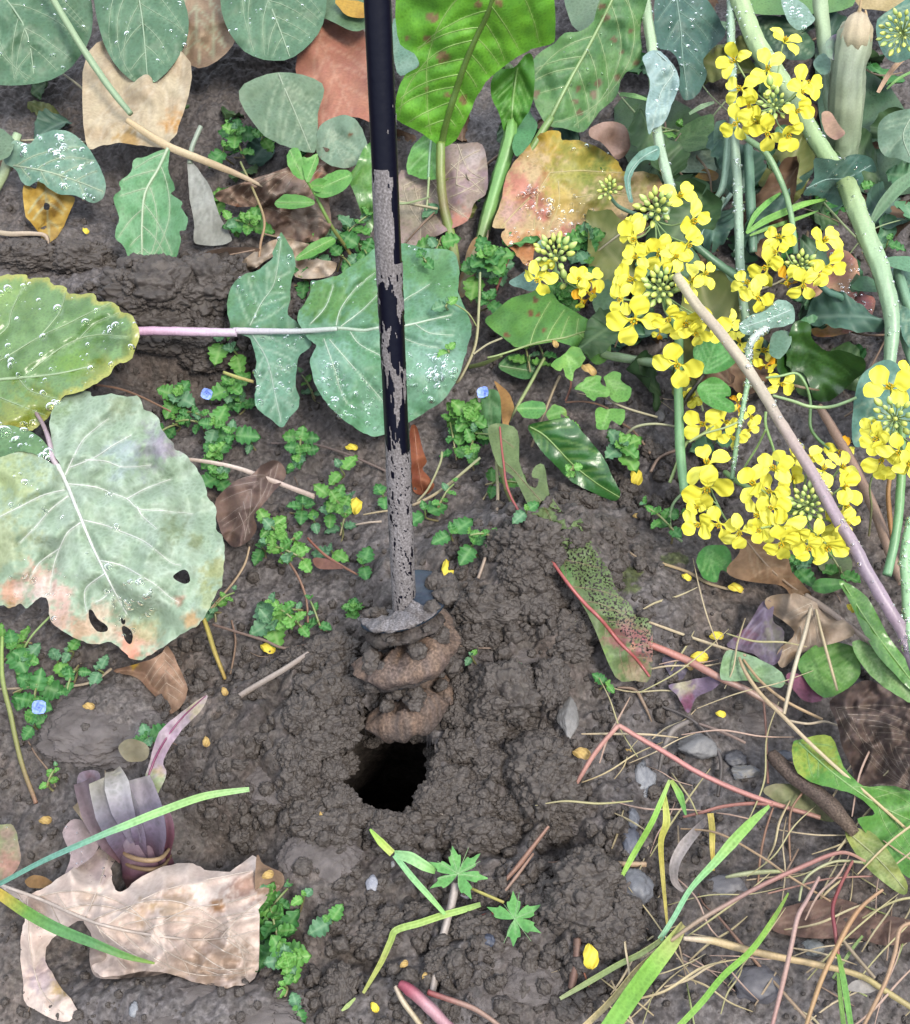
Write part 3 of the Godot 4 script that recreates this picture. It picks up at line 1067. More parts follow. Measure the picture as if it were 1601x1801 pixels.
func screw(called: String, parent: Node, down: Vector3, right: Vector3, front: Vector3, s0: float, pitch: float, a0: float, a1: float, r0: float, r1: float, thick: float, c1: Color, c2: Color, rough: float, mt: Material):
	var na := int((a1 - a0) / 3.0)
	var nr := 14
	var v := PackedVector3Array()
	var c := PackedColorArray()
	var ix := PackedInt32Array()
	var ring := nr * 2
	for i in na + 1:
		var t := float(i) / na
		var deg := lerpf(a0, a1, t)
		var a := deg_to_rad(deg)
		var s := s0 + pitch * deg / 360.0
		var endf := 1.0 if rough == 0.0 else pow(clampf(minf(t, 1.0 - t) * 6.0, 0.02, 1.0), 0.5)
		for k in ring:
			var up := k < nr
			var f: float = float(k) / (nr - 1) if up else float(ring - 1 - k) / (nr - 1)
			var rad: float = lerpf(r0, r1, f)
			var p := (right * cos(a) + front * sin(a))
			var e := 1.0
			var jit := 0.0
			if rough > 0.0:
				var np := Vector3(cos(a) * rad, s, sin(a) * rad) * 1000.0
				jit = rough * (0.0012 * N.small.get_noise_3dv(np) + 0.0016 * (-N.cell.get_noise_3dv(np) - 0.5) + 0.0006 * N.tiny.get_noise_3dv(np))
				e = endf * (1.0 - 0.75 * pow(f, 6.0)) * (0.8 + 0.5 * N.mid.get_noise_2d(deg * 0.6, 5.0))
				rad = lerpf(r0, r1 * (1.0 + 0.13 * N.mid.get_noise_2d(deg * 0.5, 30.0)) * lerpf(0.86, 1.0, endf), f) + jit
			else:
				rad = lerpf(r0, r1 * clampf(0.55 + t * 9.0, 0.0, 1.0), f)
			var off := thick * 0.5 * e * (-1.0 if up else 1.0)
			v.append(p * rad + down * (s + off + (jit if up else -jit)))
			var q := clampf(0.5 + 0.9 * N.small.get_noise_3d(deg * 0.5, f * 10.0, s * 600.0) + 0.5 * (0.0 if up else 1.0), 0.0, 1.0)
			c.append(c1.lerp(c2, q))
	for i in na:
		for k in ring:
			var a := i * ring + k
			var b := i * ring + (k + 1) % ring
			ix.append_array([a, b, a + ring, b, b + ring, a + ring])
	for e in [0, na]:
		for k in nr - 1:
			var a: int = e * ring + k
			var b: int = e * ring + ring - 1 - k
			ix.append_array([a, a + 1, b, a + 1, b - 1, b])
	obj(called, commit(v, c, ix), mt, parent)

# ---------------------------------------------------------------- scene
func _ready():
	rng.seed = 7
	var cam := Camera3D.new()
	cam.name = "camera"
	add_child(cam)
	cam.position = EYE
	cam.rotation_degrees = Vector3(-55, 0, 0)
	bas = cam.basis
	cam.fov = 42.0
	cam.near = 0.02
	cam.far = 200.0
	cam.current = true
	var env := Environment.new()
	env.background_mode = Environment.BG_SKY
	var sky := Sky.new()
	var sm := ProceduralSkyMaterial.new()
	sm.sky_top_color = Color(0.90, 0.93, 0.98)
	sm.sky_horizon_color = Color(0.46, 0.50, 0.56)
	sm.sky_curve = 0.45
	sm.ground_bottom_color = Color(0.12, 0.12, 0.09)
	sm.ground_horizon_color = Color(0.20, 0.22, 0.18)
	sky.sky_material = sm
	env.sky = sky
	env.tonemap_mode = Environment.TONE_MAPPER_LINEAR
	env.tonemap_exposure = 3.55
	env.sdfgi_enabled = true
	env.ssao_enabled = true
	env.ssil_enabled = true
	var we := WorldEnvironment.new()
	we.name = "world_environment"
	we.environment = env
	add_child(we)
	var sun := DirectionalLight3D.new()
	sun.name = "sun"
	sun.rotation_degrees = Vector3(-58, 38, 0)
	sun.light_energy = 0.5
	sun.light_angular_distance = 16.0
	sun.light_color = Color(1.0, 0.97, 0.93)
	sun.shadow_enabled = true
	add_child(sun)
	N = {"px": fnl(11, 0.02, FastNoiseLite.TYPE_SIMPLEX_SMOOTH, 2), "ridge": fnl(12, 0.03), "lace": fnl(13, 0.16, FastNoiseLite.TYPE_SIMPLEX_SMOOTH, 2),
		"slow": fnl(21, 1.0 / 130.0), "mid": fnl(22, 1.0 / 34.0, FastNoiseLite.TYPE_SIMPLEX_SMOOTH, 2), "small": fnl(23, 1.0 / 8.0, FastNoiseLite.TYPE_SIMPLEX_SMOOTH, 2), "tiny": fnl(24, 1.0 / 2.2),
		"cell_big": fnl(25, 1.0 / 17.0, FastNoiseLite.TYPE_CELLULAR), "cell": fnl(26, 1.0 / 8.0, FastNoiseLite.TYPE_CELLULAR), "cell_small": fnl(27, 1.0 / 3.6, FastNoiseLite.TYPE_CELLULAR)}
	N.ridge.fractal_type = FastNoiseLite.FRACTAL_RIDGED
	N.ridge.frequency = 0.0055
	N.ridge.fractal_octaves = 2
	materials()
	prototypes()
	var t := Time.get_ticks_msec()
	ground()
	print("ground ", Time.get_ticks_msec() - t)
	clods()
	auger()
	plants()
	print("all ", Time.get_ticks_msec() - t)

# ---------------------------------------------------------------- prototypes shared by many plants
func strip_mesh(rows: int, cols: int, wf: Callable, yf: Callable, cfn: Callable) -> ArrayMesh:
	var v := PackedVector3Array()
	var c := PackedColorArray()
	var ix := PackedInt32Array()
	for i in rows:
		var t := float(i) / (rows - 1)
		for k in cols:
			var s := 2.0 * k / (cols - 1) - 1.0
			var w: float = wf.call(t, absf(s))
			v.append(Vector3(s * w, yf.call(t, s), t))
			c.append(cfn.call(t, s))
	for i in rows - 1:
		for k in cols - 1:
			var a := i * cols + k
			ix.append_array([a, a + cols, a + 1, a + 1, a + cols, a + cols + 1])
	return commit(v, c, ix)
func small_leaf(teeth: float, deep: float, wide: float, c1: String, c2: String, vein: String, seed_: int) -> ArrayMesh:
	var a := hx(c1)
	var b := hx(c2)
	var vc := hx(vein)
	return strip_mesh(25, 9,
		func(t, s): return wide * pow(sin(PI * pow(clampf(t, 0.0, 1.0), 0.72)), 0.72) * (1.0 - deep * s * (1.0 - absf(sin(PI * t * teeth)))) + 0.03 * (1.0 - t),
		func(t, s): return 0.10 * s * s - 0.22 * t * t + 0.05 * sin(t * 19.0 + seed_) * absf(s) + 0.04 * absf(sin((t * 4.5 - absf(s) * 0.9) * PI)) * absf(s),
		func(t, s):
			var n: float = N.px.get_noise_3d(t * 120.0, s * 120.0, seed_ * 30.0)
			var k := a.lerp(b, clampf(0.5 + n, 0.0, 1.0))
			if absf(s) < 0.13:
				k = k.lerp(vc, 0.55)
			var side := absf(fposmod(t * 4.5 - absf(s) * 0.9, 1.0) - 0.5)
			return k.lerp(vc, 0.3 * smoothstep(0.12, 0.0, side) * smoothstep(1.0, 0.5, absf(s))))
func petal_mesh(c1: String, c2: String, wide: float, claw: float, curl: float, seed_: int) -> ArrayMesh:
	var a := hx(c1, 1.0)
	var b := hx(c2, 1.0)
	return strip_mesh(15, 9,
		func(t, s): return (0.05 + wide * smoothstep(claw, claw + 0.34, t) * sqrt(maxf(0.0, 1.0 - pow(maxf(0.0, (t - 0.62) / 0.40), 2.2)))) * (1.0 - 0.02 * s),
		func(t, s): return 0.20 * sin(t * 2.2) - curl * t * t + 0.10 * s * s * t + 0.025 * sin(t * 13.0 + seed_ + s * 4.0),
		func(t, s):
			var n: float = N.px.get_noise_3d(t * 90.0, s * 90.0, seed_ * 30.0)
			return a.lerp(b, clampf(0.35 + 0.6 * n + 0.35 * absf(sin(s * 9.0)) * 0.4, 0.0, 1.0)))
func prototypes():
	var a := ico(2)
	proto.drop = commit(a[0], PackedColorArray(range(a[0].size()).map(func(_i): return Color.WHITE)), a[1])
	var k := 0
	for g in [["4c8446", "3c743e", "78a468"], ["5c9648", "4c8440", "8cb070"], ["70a650", "5f9646", "9cc078"], ["54805c", "608c68", "90b08c"]]:
		proto["speed%d" % k] = small_leaf(4.5, 0.30, 0.42, g[0], g[1], g[2], k)
		proto["lance%d" % k] = small_leaf(9.0, 0.05, 0.24, g[0], g[1], g[2], k + 9)
		k += 1
	for i in 3:
		proto["petal%d" % i] = petal_mesh(["f4ee5c", "efe852", "f8f26c"][i], ["ece048", "e2d63c", "f0e850"][i], [0.27, 0.31, 0.24][i], 0.18, [0.26, 0.1, 0.42][i], i)
	for g in [["scrap", "e6d650", "ccb440"], ["oldscrap", "b89c5c", "94784c"]]:
		var ca := hx(g[1])
		var cb := hx(g[2])
		proto[g[0]] = strip_mesh(15, 9,
			func(t, s): return 0.27 * pow(sin(PI * clampf(pow(t, 0.75), 0.0, 1.0)), 0.6) * (1.0 - 0.06 * sin(t * 17.0)) + 0.012,
			func(t, s): return 0.16 * sin(t * 2.6) - 0.10 * s * s + 0.05 * sin(t * 9.0 + s * 4.0),
			func(t, s): return ca.lerp(cb, clampf(0.4 + N.px.get_noise_3d(t * 120.0, s * 90.0, 3.0) + 0.6 * smoothstep(.3, .0, t), 0.0, 1.0)))
	proto.oldpetal = petal_mesh("e0a818", "c88a20", 0.26, 0.2, 0.5, 4)
	proto.blue = petal_mesh("6f8ee0", "a8bcf0", 0.42, 0.05, 0.1, 6)
	for i in 5:
		var g: Array = [["46665a", "587a68", "86a090"], ["3f5c38", "527048", "7c9468"], ["5c7c60", "6c8c6c", "9cb094"], ["8c7058", "6c5444", "a89078"], ["748048", "8c9058", "a8a878"]][i]
		var ca := hx(g[0], .8)
		var cb := hx(g[1], .8)
		var cv := hx(g[2], .8)
		proto["back%d" % i] = strip_mesh(29, 13,
			func(t, s): return 0.30 * pow(sin(PI * pow(t, 0.62)), 0.7) * (1.0 - 0.07 * s * absf(sin(t * 26.0 + i))) + 0.012,
			func(t, s): return 0.12 * sin(t * 2.4 + i) + 0.20 * s * s * sin(t * 5.0 + i) + 0.03 * sin(t * 31.0 + s * 5.0) * absf(s) + 0.03 * absf(sin((t * 6.0 - absf(s) * 0.8) * PI)) * absf(s),
			func(t, s):
				var kc := ca.lerp(cb, clampf(0.5 + N.px.get_noise_3d(t * 140.0, s * 110.0, i * 40.0), 0.0, 1.0))
				if absf(s) < 0.09:
					return kc.lerp(cv, .6)
				return kc.lerp(cv, 0.35 * smoothstep(0.10, 0.0, absf(fposmod(t * 6.0 - absf(s) * 0.8, 1.0) - 0.5))))
	# stamens: six short threads with a knob each
	var v := PackedVector3Array()
	var c := PackedColorArray()
	var ix := PackedInt32Array()
	for i in 7:
		var ang := TAU * i / 6.0
		var p := PackedVector3Array()
		var lean := 0.10 if i < 6 else 0.0
		for j in 7:
			var t := j / 6.0
			p.append(Vector3(cos(ang) * lean * (0.4 + t), t * 0.42, sin(ang) * lean * (0.4 + t)))
		var m := tube_mesh(p, [.018, .018, .018, .02, .05, .045, .02] if i < 6 else [.04, .045, .04, .04, .04, .05, .03], [hx("c8c840"), hx("d8c838"), hx("d8a81c")] if i < 6 else [hx("9cb048")], 5)
		var arr := m.surface_get_arrays(0)
		var n := v.size()
		v.append_array(arr[Mesh.ARRAY_VERTEX])
		c.append_array(arr[Mesh.ARRAY_COLOR])
		for e in arr[Mesh.ARRAY_INDEX]:
			ix.append(e + n)
	proto.stamens = commit(v, c, ix)
	for i in 2:
		var p := PackedVector3Array()
		for j in 9:
			p.append(Vector3(0, j / 8.0, 0))
		proto["bud%d" % i] = tube_mesh(p, [.07, .2, .27, .29, .29, .27, .22, .15, .03], [hx(["a8c070", "b0bc64"][i]), hx(["b2cc78", "c0d070"][i]), hx(["ccd880", "dcdc6c"][i])], 8, 0.06)
func facing(q: Vector2, p: Vector3, tx: float, ty: float) -> Vector3:
	return ((EYE - p).normalized() + bas.x * tx + bas.y * ty).normalized()
func upright(n: Vector3, spin: float) -> Basis:
	var x := n.cross(Vector3.FORWARD if absf(n.z) < 0.95 else Vector3.RIGHT).normalized()
	return Basis(x, n, x.cross(n)).rotated(n, spin)

# ---------------------------------------------------------------- flowering rape
# one flower: place, diameter, tilt towards right and up of the picture, spin; old = wilting
func flower(parent: Node, q: Vector2, h: float, dia: float, tx: float, ty: float, spin: float, old := false):
	var p := over(q, h, 0.004)
	var n := facing(q, p, tx, ty)
	var s := dia * rnd(.38, .46) * mpp(p)
	var f := Node3D.new()
	f.name = "flower"
	parent.add_child(f, true)
	f.position = p - wpos(parent)
	f.basis = upright(n, spin)
	var open := rnd(-0.15, 0.75) if not old else rnd(-0.9, -0.3)
	for k in 4:
		var ang := (PI / 2 * k) + (0.22 if k % 2 == 0 else -0.22) + rnd(-.12, .12)
		var o := obj("petal", proto["petal%d" % (rng.randi() % 3)] if not old or k % 2 == 0 else proto.oldpetal, MAT.petal, f)
		o.basis = Basis(Vector3.UP, ang) * Basis(Vector3.RIGHT, -open * rnd(.5, 1.0) + rnd(-.12, .12)) * Basis.from_scale(Vector3(s * rnd(.95, 1.2), s, s * rnd(.9, 1.05)))
	var st := obj("stamens", proto.stamens, MAT.bud, f)
	st.basis = Basis.from_scale(Vector3.ONE * s * 0.85)
func flowers(parent: Node, spec: String, h: float, centre := Vector2.ZERO, dia := 78.0):
	# tokens: x,y[,diameter[,tiltx,tilty]][!] ; without tilt a flower leans away from the head's centre
	var w: Vector3 = WIN.P
	for t in spec.split(" ", false):
		var old := t.ends_with("!")
		t = t.trim_suffix("!")
		if t[1] == ":":
			w = WIN[t[0]]
			t = t.substr(2)
		var a := t.split_floats(",")
		var q := Vector2(w.x + a[0] / w.z, w.y + a[1] / w.z)
		var d := dia * rnd(.9, 1.08) if a.size() < 3 else a[2]
		var tx := rnd(-.5, .5)
		var ty := rnd(-.6, .3)
		if a.size() >= 5:
			tx = a[3]
			ty = a[4]
		elif centre != Vector2.ZERO:
			var o := (q - centre) / 70.0
			tx = o.x * 0.75 + rnd(-.2, .2)
			ty = -o.y * 0.75 + rnd(-.2, .2)
		var hh := h + rnd(-.006, .004)
		flower(parent, q, hh, d, tx, ty, rnd(0, TAU), old)
		if centre != Vector2.ZERO:
			var p0 := over(q, hh, 0.004) - facing(q, over(q, hh, 0.004), tx, ty) * 0.001
			var p1 := over(centre + Vector2(0, 10), h - 0.014, 0.003)
			var m := (p0 + p1) / 2.0 - Vector3(0, 0.003, 0)
			var pp := smooth3(PackedVector3Array([p1, m, p0]), 4)
			obj("flower_stalk", tube_mesh(shifted(pp, wpos(parent)), [.0004, .00035, .0005], [hx("8fb070"), hx("a8c078")], 6), MAT.stem, parent)
func buds(parent: Node, c: Vector2, h: float, rad: float, n: int, size := 17.0, tx := 0.0, ty := 0.2):
	n = int(n * 1.0)
	size *= 0.90
	rad *= 0.74
	var p := over(c, h, 0.006)
	var m := mpp(p)
	var ax := facing(c, p, tx, ty)
	var b := upright(ax, rnd(0, TAU))
	for i in n:
		var f := sqrt((i + 0.3) / n)
		var ang := i * 2.39996
		var d := (b * Vector3(cos(ang) * f, 0.95 - 0.75 * f * f, sin(ang) * f)).normalized()
		var o := obj("bud", proto["bud%d" % (i % 2)], MAT.bud, parent)
		var s := size * m * lerpf(0.62, 1.15, f) * rnd(.85, 1.15)
		o.basis = upright((d + ax * 0.35).normalized(), rnd(0, TAU)) * Basis.from_scale(Vector3(s * .95, s, s * .95))
		o.position = p + b * Vector3(cos(ang) * f * rad * m, (0.35 - 0.5 * f * f) * rad * m, sin(ang) * f * rad * m) - wpos(parent)
		if f > 0.5:
			var e := p - ax * rad * m * 0.9
			obj("bud_stalk", tube_mesh(shifted(smooth3(PackedVector3Array([e, wpos(parent) + o.position]), 4), wpos(parent)), [.0003, .0003], [hx("a9c07c")], 5), MAT.stem, parent)
func rape(called: String, label: String, q: String, h: float) -> Node3D:
	return thing(called, label, "rape plant", over(spot(q), h), "flowering rape shoots")

# ---------------------------------------------------------------- small weeds
func sprig(s: String, size: float, n: int, label: String, tone := 1, h := 0.004, kind := "speed", called := "speedwell_sprig", group := "speedwell sprigs on the soil"):
	var q := spot(s)
	var g := G(q, h)
	var m := size * mpp(g)
	var t := thing(called, label, "weed" if kind != "speed" else "speedwell", g, group)
	var turn := rnd(0, TAU)
	var lean := Vector3(rnd(-.25, .25), 1, rnd(-.05, .35)).normalized()
	var trail := rng.randf() < 0.55 and n > 4
	var way := Vector3(cos(turn), rnd(.1, .4), sin(turn)).normalized()
	if trail:
		lean = (lean + way * .5).normalized()
	var b0 := upright(lean, turn)
	var root := PackedVector3Array([G(q + Vector2(rnd(-25, 25), rnd(5, 30)), -0.001) - g, lean * -0.003, lean * 0.001, lean * m * 0.25])
	obj("stem", tube_mesh(smooth3(root, 5), [.0005, .0004], [hx("8a7a58"), hx("7a9a58")], 6), MAT.stem, t)
	if trail:
		obj("runner", tube_mesh(smooth3(PackedVector3Array([-way * m * .25, Vector3(0, .001, 0), way * m * .5 + Vector3(0, .002, 0), way * m]), 5), [.0004, .0005, .0004], [hx("94805c"), hx("7f9a58")], 6), MAT.stem, t)
	for i in n:
		var pair := i / 2
		var f := float(pair) / maxf(1.0, (n - 1) / 2)
		var ang := PI * (i % 2) + PI / 2 * pair + rnd(-.3, .3)
		var o := obj("leaf", proto["%s%d" % [kind, 3 if rng.randf() < .12 else clampi(tone + (1 if f > 0.6 else 0) - (1 if rng.randf() < 0.4 else 0), 0, 3 if tone == 3 else 2)]], MAT.leaf, t)
		var l := 1.14 * m * (lerpf(0.46, 0.24, f) if trail else lerpf(0.58, 0.24, f)) * rnd(.75, 1.2)
		var el := lerpf(0.05, 0.95, f) + rnd(-.15, .15)
		o.basis = b0 * Basis(Vector3.UP, ang) * Basis(Vector3.RIGHT, -el) * Basis.from_scale(Vector3(l * rnd(.9, 1.15), l, l))
		o.position = (way * m * f + Vector3(0, .002 * f, 0) if trail else lean * (m * 0.28 * f)) + b0 * Basis(Vector3.UP, ang) * Vector3(0, 0, m * lerpf(0.08, 0.01, f))
	return t
func palm(s: String, r: float, rot: float, lobes: int, gap: float) -> PackedVector2Array:
	var c := spot(s)
	var out := PackedVector2Array()
	var n := lobes * 20
	for i in n + 1:
		var t := float(i) / n
		var ang := rot + gap / 2 + (TAU - gap) * t
		var l := fposmod(t * lobes, 1.0)
		var bell := pow(sin(PI * l), 0.8)
		var rad := r * (0.16 + 0.84 * bell) * (1.0 - 0.26 * absf(sin(PI * l * 3.0 + PI / 2)) * smoothstep(.35, .8, bell))
		out.append(c + Vector2(sin(ang), -cos(ang) * 0.9) * rad)
	out.append(c)
	return out

func dew(label: String, s: String, rpx: Array, n: int):
	var p := path3(s)
	var r := radii(p, rpx)
	p = smooth3(p, 7)
	var xf := []
	for i in n:
		var f := rng.randf() * (p.size() - 2)
		var a := p[int(f)].lerp(p[int(f) + 1], f - int(f))
		var tan := (p[int(f) + 1] - p[int(f)]).normalized()
		var out := Vector3(rnd(-1, 1), rnd(-.2, 1), rnd(-.3, 1))
		out = (out - tan * out.dot(tan)).normalized()
		var t := f / (p.size() - 1) * (r.size() - 1)
		var rr: float = lerpf(r[int(t)], r[mini(int(t) + 1, r.size() - 1)], t - int(t))
		var z := lerpf(.0003, .0011, pow(rng.randf(), 2.0))
		xf.append(Transform3D(upright(out, rnd(0, TAU)) * Basis.from_scale(Vector3(z, z * .8, z)), a + out * (rr + z * .15)))
	scatter("water_drops", label, "water drops", proto.drop, MAT.water, xf)

# ---------------------------------------------------------------- the bed, from the back to the front
func plants():
	back_leaves()
	big_leaves()
	rape_plants()
	dead_leaves()
	weeds()
	stalks()
	litter()
const TEAL := ["6f9680", "87a793"]
const GREEN := ["6f9a58", "5f8a50"]
const DULL := ["7c9478", "6a8468"]
func back_leaves():
	leaf("rape_leaf", "blue green leaf with water drops over the yellow dead leaf at the left edge", "A:22,300 40,250 70,190 150,210 200,160 330,140 430,210 490,300 530,400 525,470 470,505 380,470 290,460 200,400 150,420 110,400 80,340",
		{"h": "A:40,300@.030 A:400,180@.040 A:450,480@.026", "c": TEAL, "mid": "A:70,320 220,345 380,395 520,450", "midr": [2.2, 1], "auto": [4, 45], "vr": [0.9, 0.4], "step": 4, "cup": -.004, "m": "wax", "drops": [90, 1.0, 7.5], "droplabel": "water drops on the blue green leaf over the yellow dead leaf"})
	leaf("rape_leaf", "dark green leaf tip in the top left corner below the caption edge", "A:-60,130 0,130 70,185 60,250 20,285 -60,290", {"h": "A:0,200@.035", "c": DULL, "step": 4, "m": "wax"})
	stem_thing("leaf_stalk", "thick pale green stalk at the left edge beside the blue green leaf", "stalk", "A:-30,460@.012 20,360@.02 60,240@.03 90,160@.034", [7, 9, 8], "a8b888 b4c49a 9cb48a")
	leaf("dead_leaf", "ochre yellow dead leaf with a small hole, hanging under the blue green leaf", "A:120,420 180,435 200,385 290,455 375,480 345,570 300,660 260,700 235,740 200,660 150,600 125,560",
		{"h": "A:200,400@.022 A:230,740@.010 A:350,520@.016", "c": ["b8923c", "cfae5c"], "cf": 2.0, "wave": .003, "crease": .004, "holes": ["A:225,505 250,515 245,540 222,535"], "patches": [["A:235,520", 22, "8a6a34"], ["A:280,680", 25, "a88a50"]], "m": "dry", "step": 3, "auto": [3, 50], "mid": "A:230,430 240,560 250,720"})
	rod("dead_stalk", "thin tan stalk lying from the left edge to the ochre dead leaf", "stalk", "A:-40,650@.010 60,662 160,660 230,672 245,730", [5, 5, 4, 3], "b8a890 c4b29c a8927c")
	leaf("dock_leaf", "upright green leaf with a toothed edge hanging between dead stem and grey leaf", "A:810,240 855,240 845,330 870,400 880,440 860,460 915,500 910,530 945,580 935,640 905,650 910,700 880,790 830,800 830,830 790,860 760,900 700,918 670,890 650,800 620,720 585,690 580,640 600,580 570,480 610,440 600,400 660,350 670,290 740,270",
		{"h": "A:840,240@.050 A:700,915@.022 A:600,600@.034", "c": ["6aa06c", "7fb082"], "vc": "b8cca8", "mid": "A:845,230 800,330 730,460 715,620 715,760 708,905", "midr": [4, 3, 1.2], "auto": [6, 48], "vr": [1.0, 0.4], "step": 4, "sub": 3, "cup": .010, "wave": .002})
	leaf("dead_leaf", "cream dead leaf with a torn edge under the top of the toothed green leaf", "A:440,-250 430,200 520,215 600,205 690,215 760,222 830,225 860,190 900,120 960,-200 700,-330",
		{"h": "A:440,150@.034 A:850,190@.038 A:700,-250@.042", "c": ["cdb99a", "d8c8a8"], "vc": "e0d4bc", "auto": [5, 50], "mid": "A:900,-300 760,-40 600,180", "patches": [["A:640,200", 30, "b89458"], ["A:860,120", 26, "c08a40"]], "m": "dry", "wave": .004, "crease": .004, "step": 5})
	rod("dry_straw", "pale tan broken stem sloping down to the crumpled brown leaf", "stem", "A:640,90@.046 830,212@.040 980,275@.036 1100,322@.030 1225,375@.026 1330,425@.022", [5.5, 8, 7.5, 7, 5, 2], "c8b088 d4c09c c4ac8a c8b498")
	leaf("dead_leaf", "grey strap of leaf standing on soil right of the toothed green leaf", "A:945,300 975,310 1060,430 1100,560 1160,670 1160,700 1100,720 1000,715 975,690 975,600 950,450",
		{"h": "A:960,300@.034 A:1080,720@.010", "c": ["a2a49c", "b4b6ae"], "vc": "c4c6be", "mid": "A:960,300 990,480 1070,710", "auto": [4, 20], "step": 4, "m": "dry", "wave": .002})
	stem_thing("leaf_stalk", "grey green stalk rising from the grey strap leaf to the caption edge", "stalk", "A:955,310@.033 965,230@.037 1010,120@.042", [5, 4, 4], "93a08c 9aa692")
	leaf("dead_leaf", "crumpled brown dead leaf with folds left of the mint-like sprig", "B:0,480 120,430 240,390 380,340 480,270 540,230 640,270 720,350 600,470 610,640 560,720 460,740 330,720 260,640 240,560 110,550 20,520",
		{"h": "B:100,480@.018 B:600,300@.028 B:450,700@.014", "c": ["b09684", "94796a"], "vc": "c8b4a0", "cf": 2.2, "wave": .006, "wf": .03, "crease": .016, "lift": .003, "k": .82, "m": "dry", "step": 3.5, "mid": "B:60,500 300,480 600,420", "auto": [6, 45], "vr": [0.9, 0.5], "patches": [["B:110,580", 12, "b8602c"], ["B:520,370", 14, "a8643c"], ["B:460,610", 30, "cab8a6"]]})
	leaf("dead_leaf", "cream and brown torn dead leaf under the sprig, above the purple stalked leaf", "B:130,850 240,760 330,720 460,740 520,760 480,800 560,830 640,850 590,920 420,925 410,820 330,800 230,860 170,890",
		{"h": "B:200,820@.012 B:580,880@.016", "k": .9, "c": ["d4c2ae", "ac967e"], "cf": 2.0, "wave": .005, "wf": .03, "crease": .012, "m": "dry", "step": 4})
	leaf("rape_leaf", "dull green leaf whose lower half shows under the caption, behind the mint-like sprig", "B:120,-60 330,-160 560,-100 540,60 530,240 500,265 430,250 340,220 230,150", {"h": "B:200,0@.048 B:500,250@.036", "c": DULL, "vc": "a8b89c", "mid": "B:330,-150 420,60 500,255", "midr": [2, 1], "auto": [5, 45], "step": 5, "m": "wax"})
	leaf("rape_leaf", "grey green leaf with a brown speck between the caption corner and the auger", "B:530,240 545,130 620,80 700,70 760,120 800,220 790,290 720,340 660,345 600,330 545,290", {"h": "B:700,70@.044 B:660,340@.030", "c": ["86a087", "758f78"], "vc": "a9b89e", "mid": "B:590,140 640,250 700,345", "auto": [5, 45], "spots": [["B:710,170", 5]], "step": 4, "m": "wax"})
	leaf("dead_leaf", "salmon pink dying leaf at the caption's right edge behind the auger", "P:560,30 612,50 645,60 690,180 660,215 620,205 560,230 520,120", {"h": "P:600,100@.034", "c": ["c48a72", "b87c68"], "vc": "d4a890", "mid": "P:560,60 620,200", "auto": [4, 50], "m": "dry", "step": 5, "wave": .004})
	leaf("rape_leaf", "dark green leaf at the top edge left of the auger", "P:560,-60 650,-40 660,30 630,55 590,40 540,10", {"h": "P:600,0@.045", "c": ["5f7c5c", "6d8a66"], "step": 5, "m": "wax"})
	leaf("dead_leaf", "small yellow leaf edge at the top beside the auger", "P:590,0 640,5 645,30 612,28", {"h": "P:612,15@.050", "c": ["c8a048", "b88c3c"], "m": "dry", "step": 4})
	leaf("dock_leaf", "narrow bright green leaf pressed behind the auger's mud streak", "B:790,230 740,330 700,400 730,480 760,560 790,640 830,660 845,240", {"h": "B:800,240@.045 B:820,650@.016", "c": ["6ea650", "5d9348"], "vc": "93bb70", "mid": "B:800,230 770,420 825,650", "auto": [5, 35], "step": 4, "m": "gloss"})
	leaf("rape_leaf", "teal green leaf scrap right of the auger, below the big bright leaf", "F:200,90 330,180 330,280 300,340 215,350", {"h": "F:250,200@.026", "c": TEAL, "step": 5, "m": "wax"})
	leaf("rape_leaf", "purplish pink old leaf with pale veins behind the bright leaf's stalk", "F:225,850 300,845 400,850 420,700 510,700 630,700 660,850 650,930 640,950 590,990 560,1070 480,1110 350,1170 240,1195",
		{"h": "F:300,900@.014 F:600,720@.026 F:500,1100@.012", "c": ["b0949a", "a08c80"], "vc": "cfc0a8", "mid": "F:240,900 400,950 650,800", "veins": ["F:510,700 560,820 640,870", "F:480,800 600,900 640,940", "F:380,870 460,980 560,1060", "F:470,960 560,920 650,860", "F:300,900 330,1040 330,1160"], "vr": [1.3, .6], "auto": [4, 55], "patches": [["F:300,1000", 60, "9a927c"], ["F:540,1070", 30, "b87a68"], ["F:580,760", 30, "b8a8a4"]], "step": 4, "wave": .003, "m": "wax"})
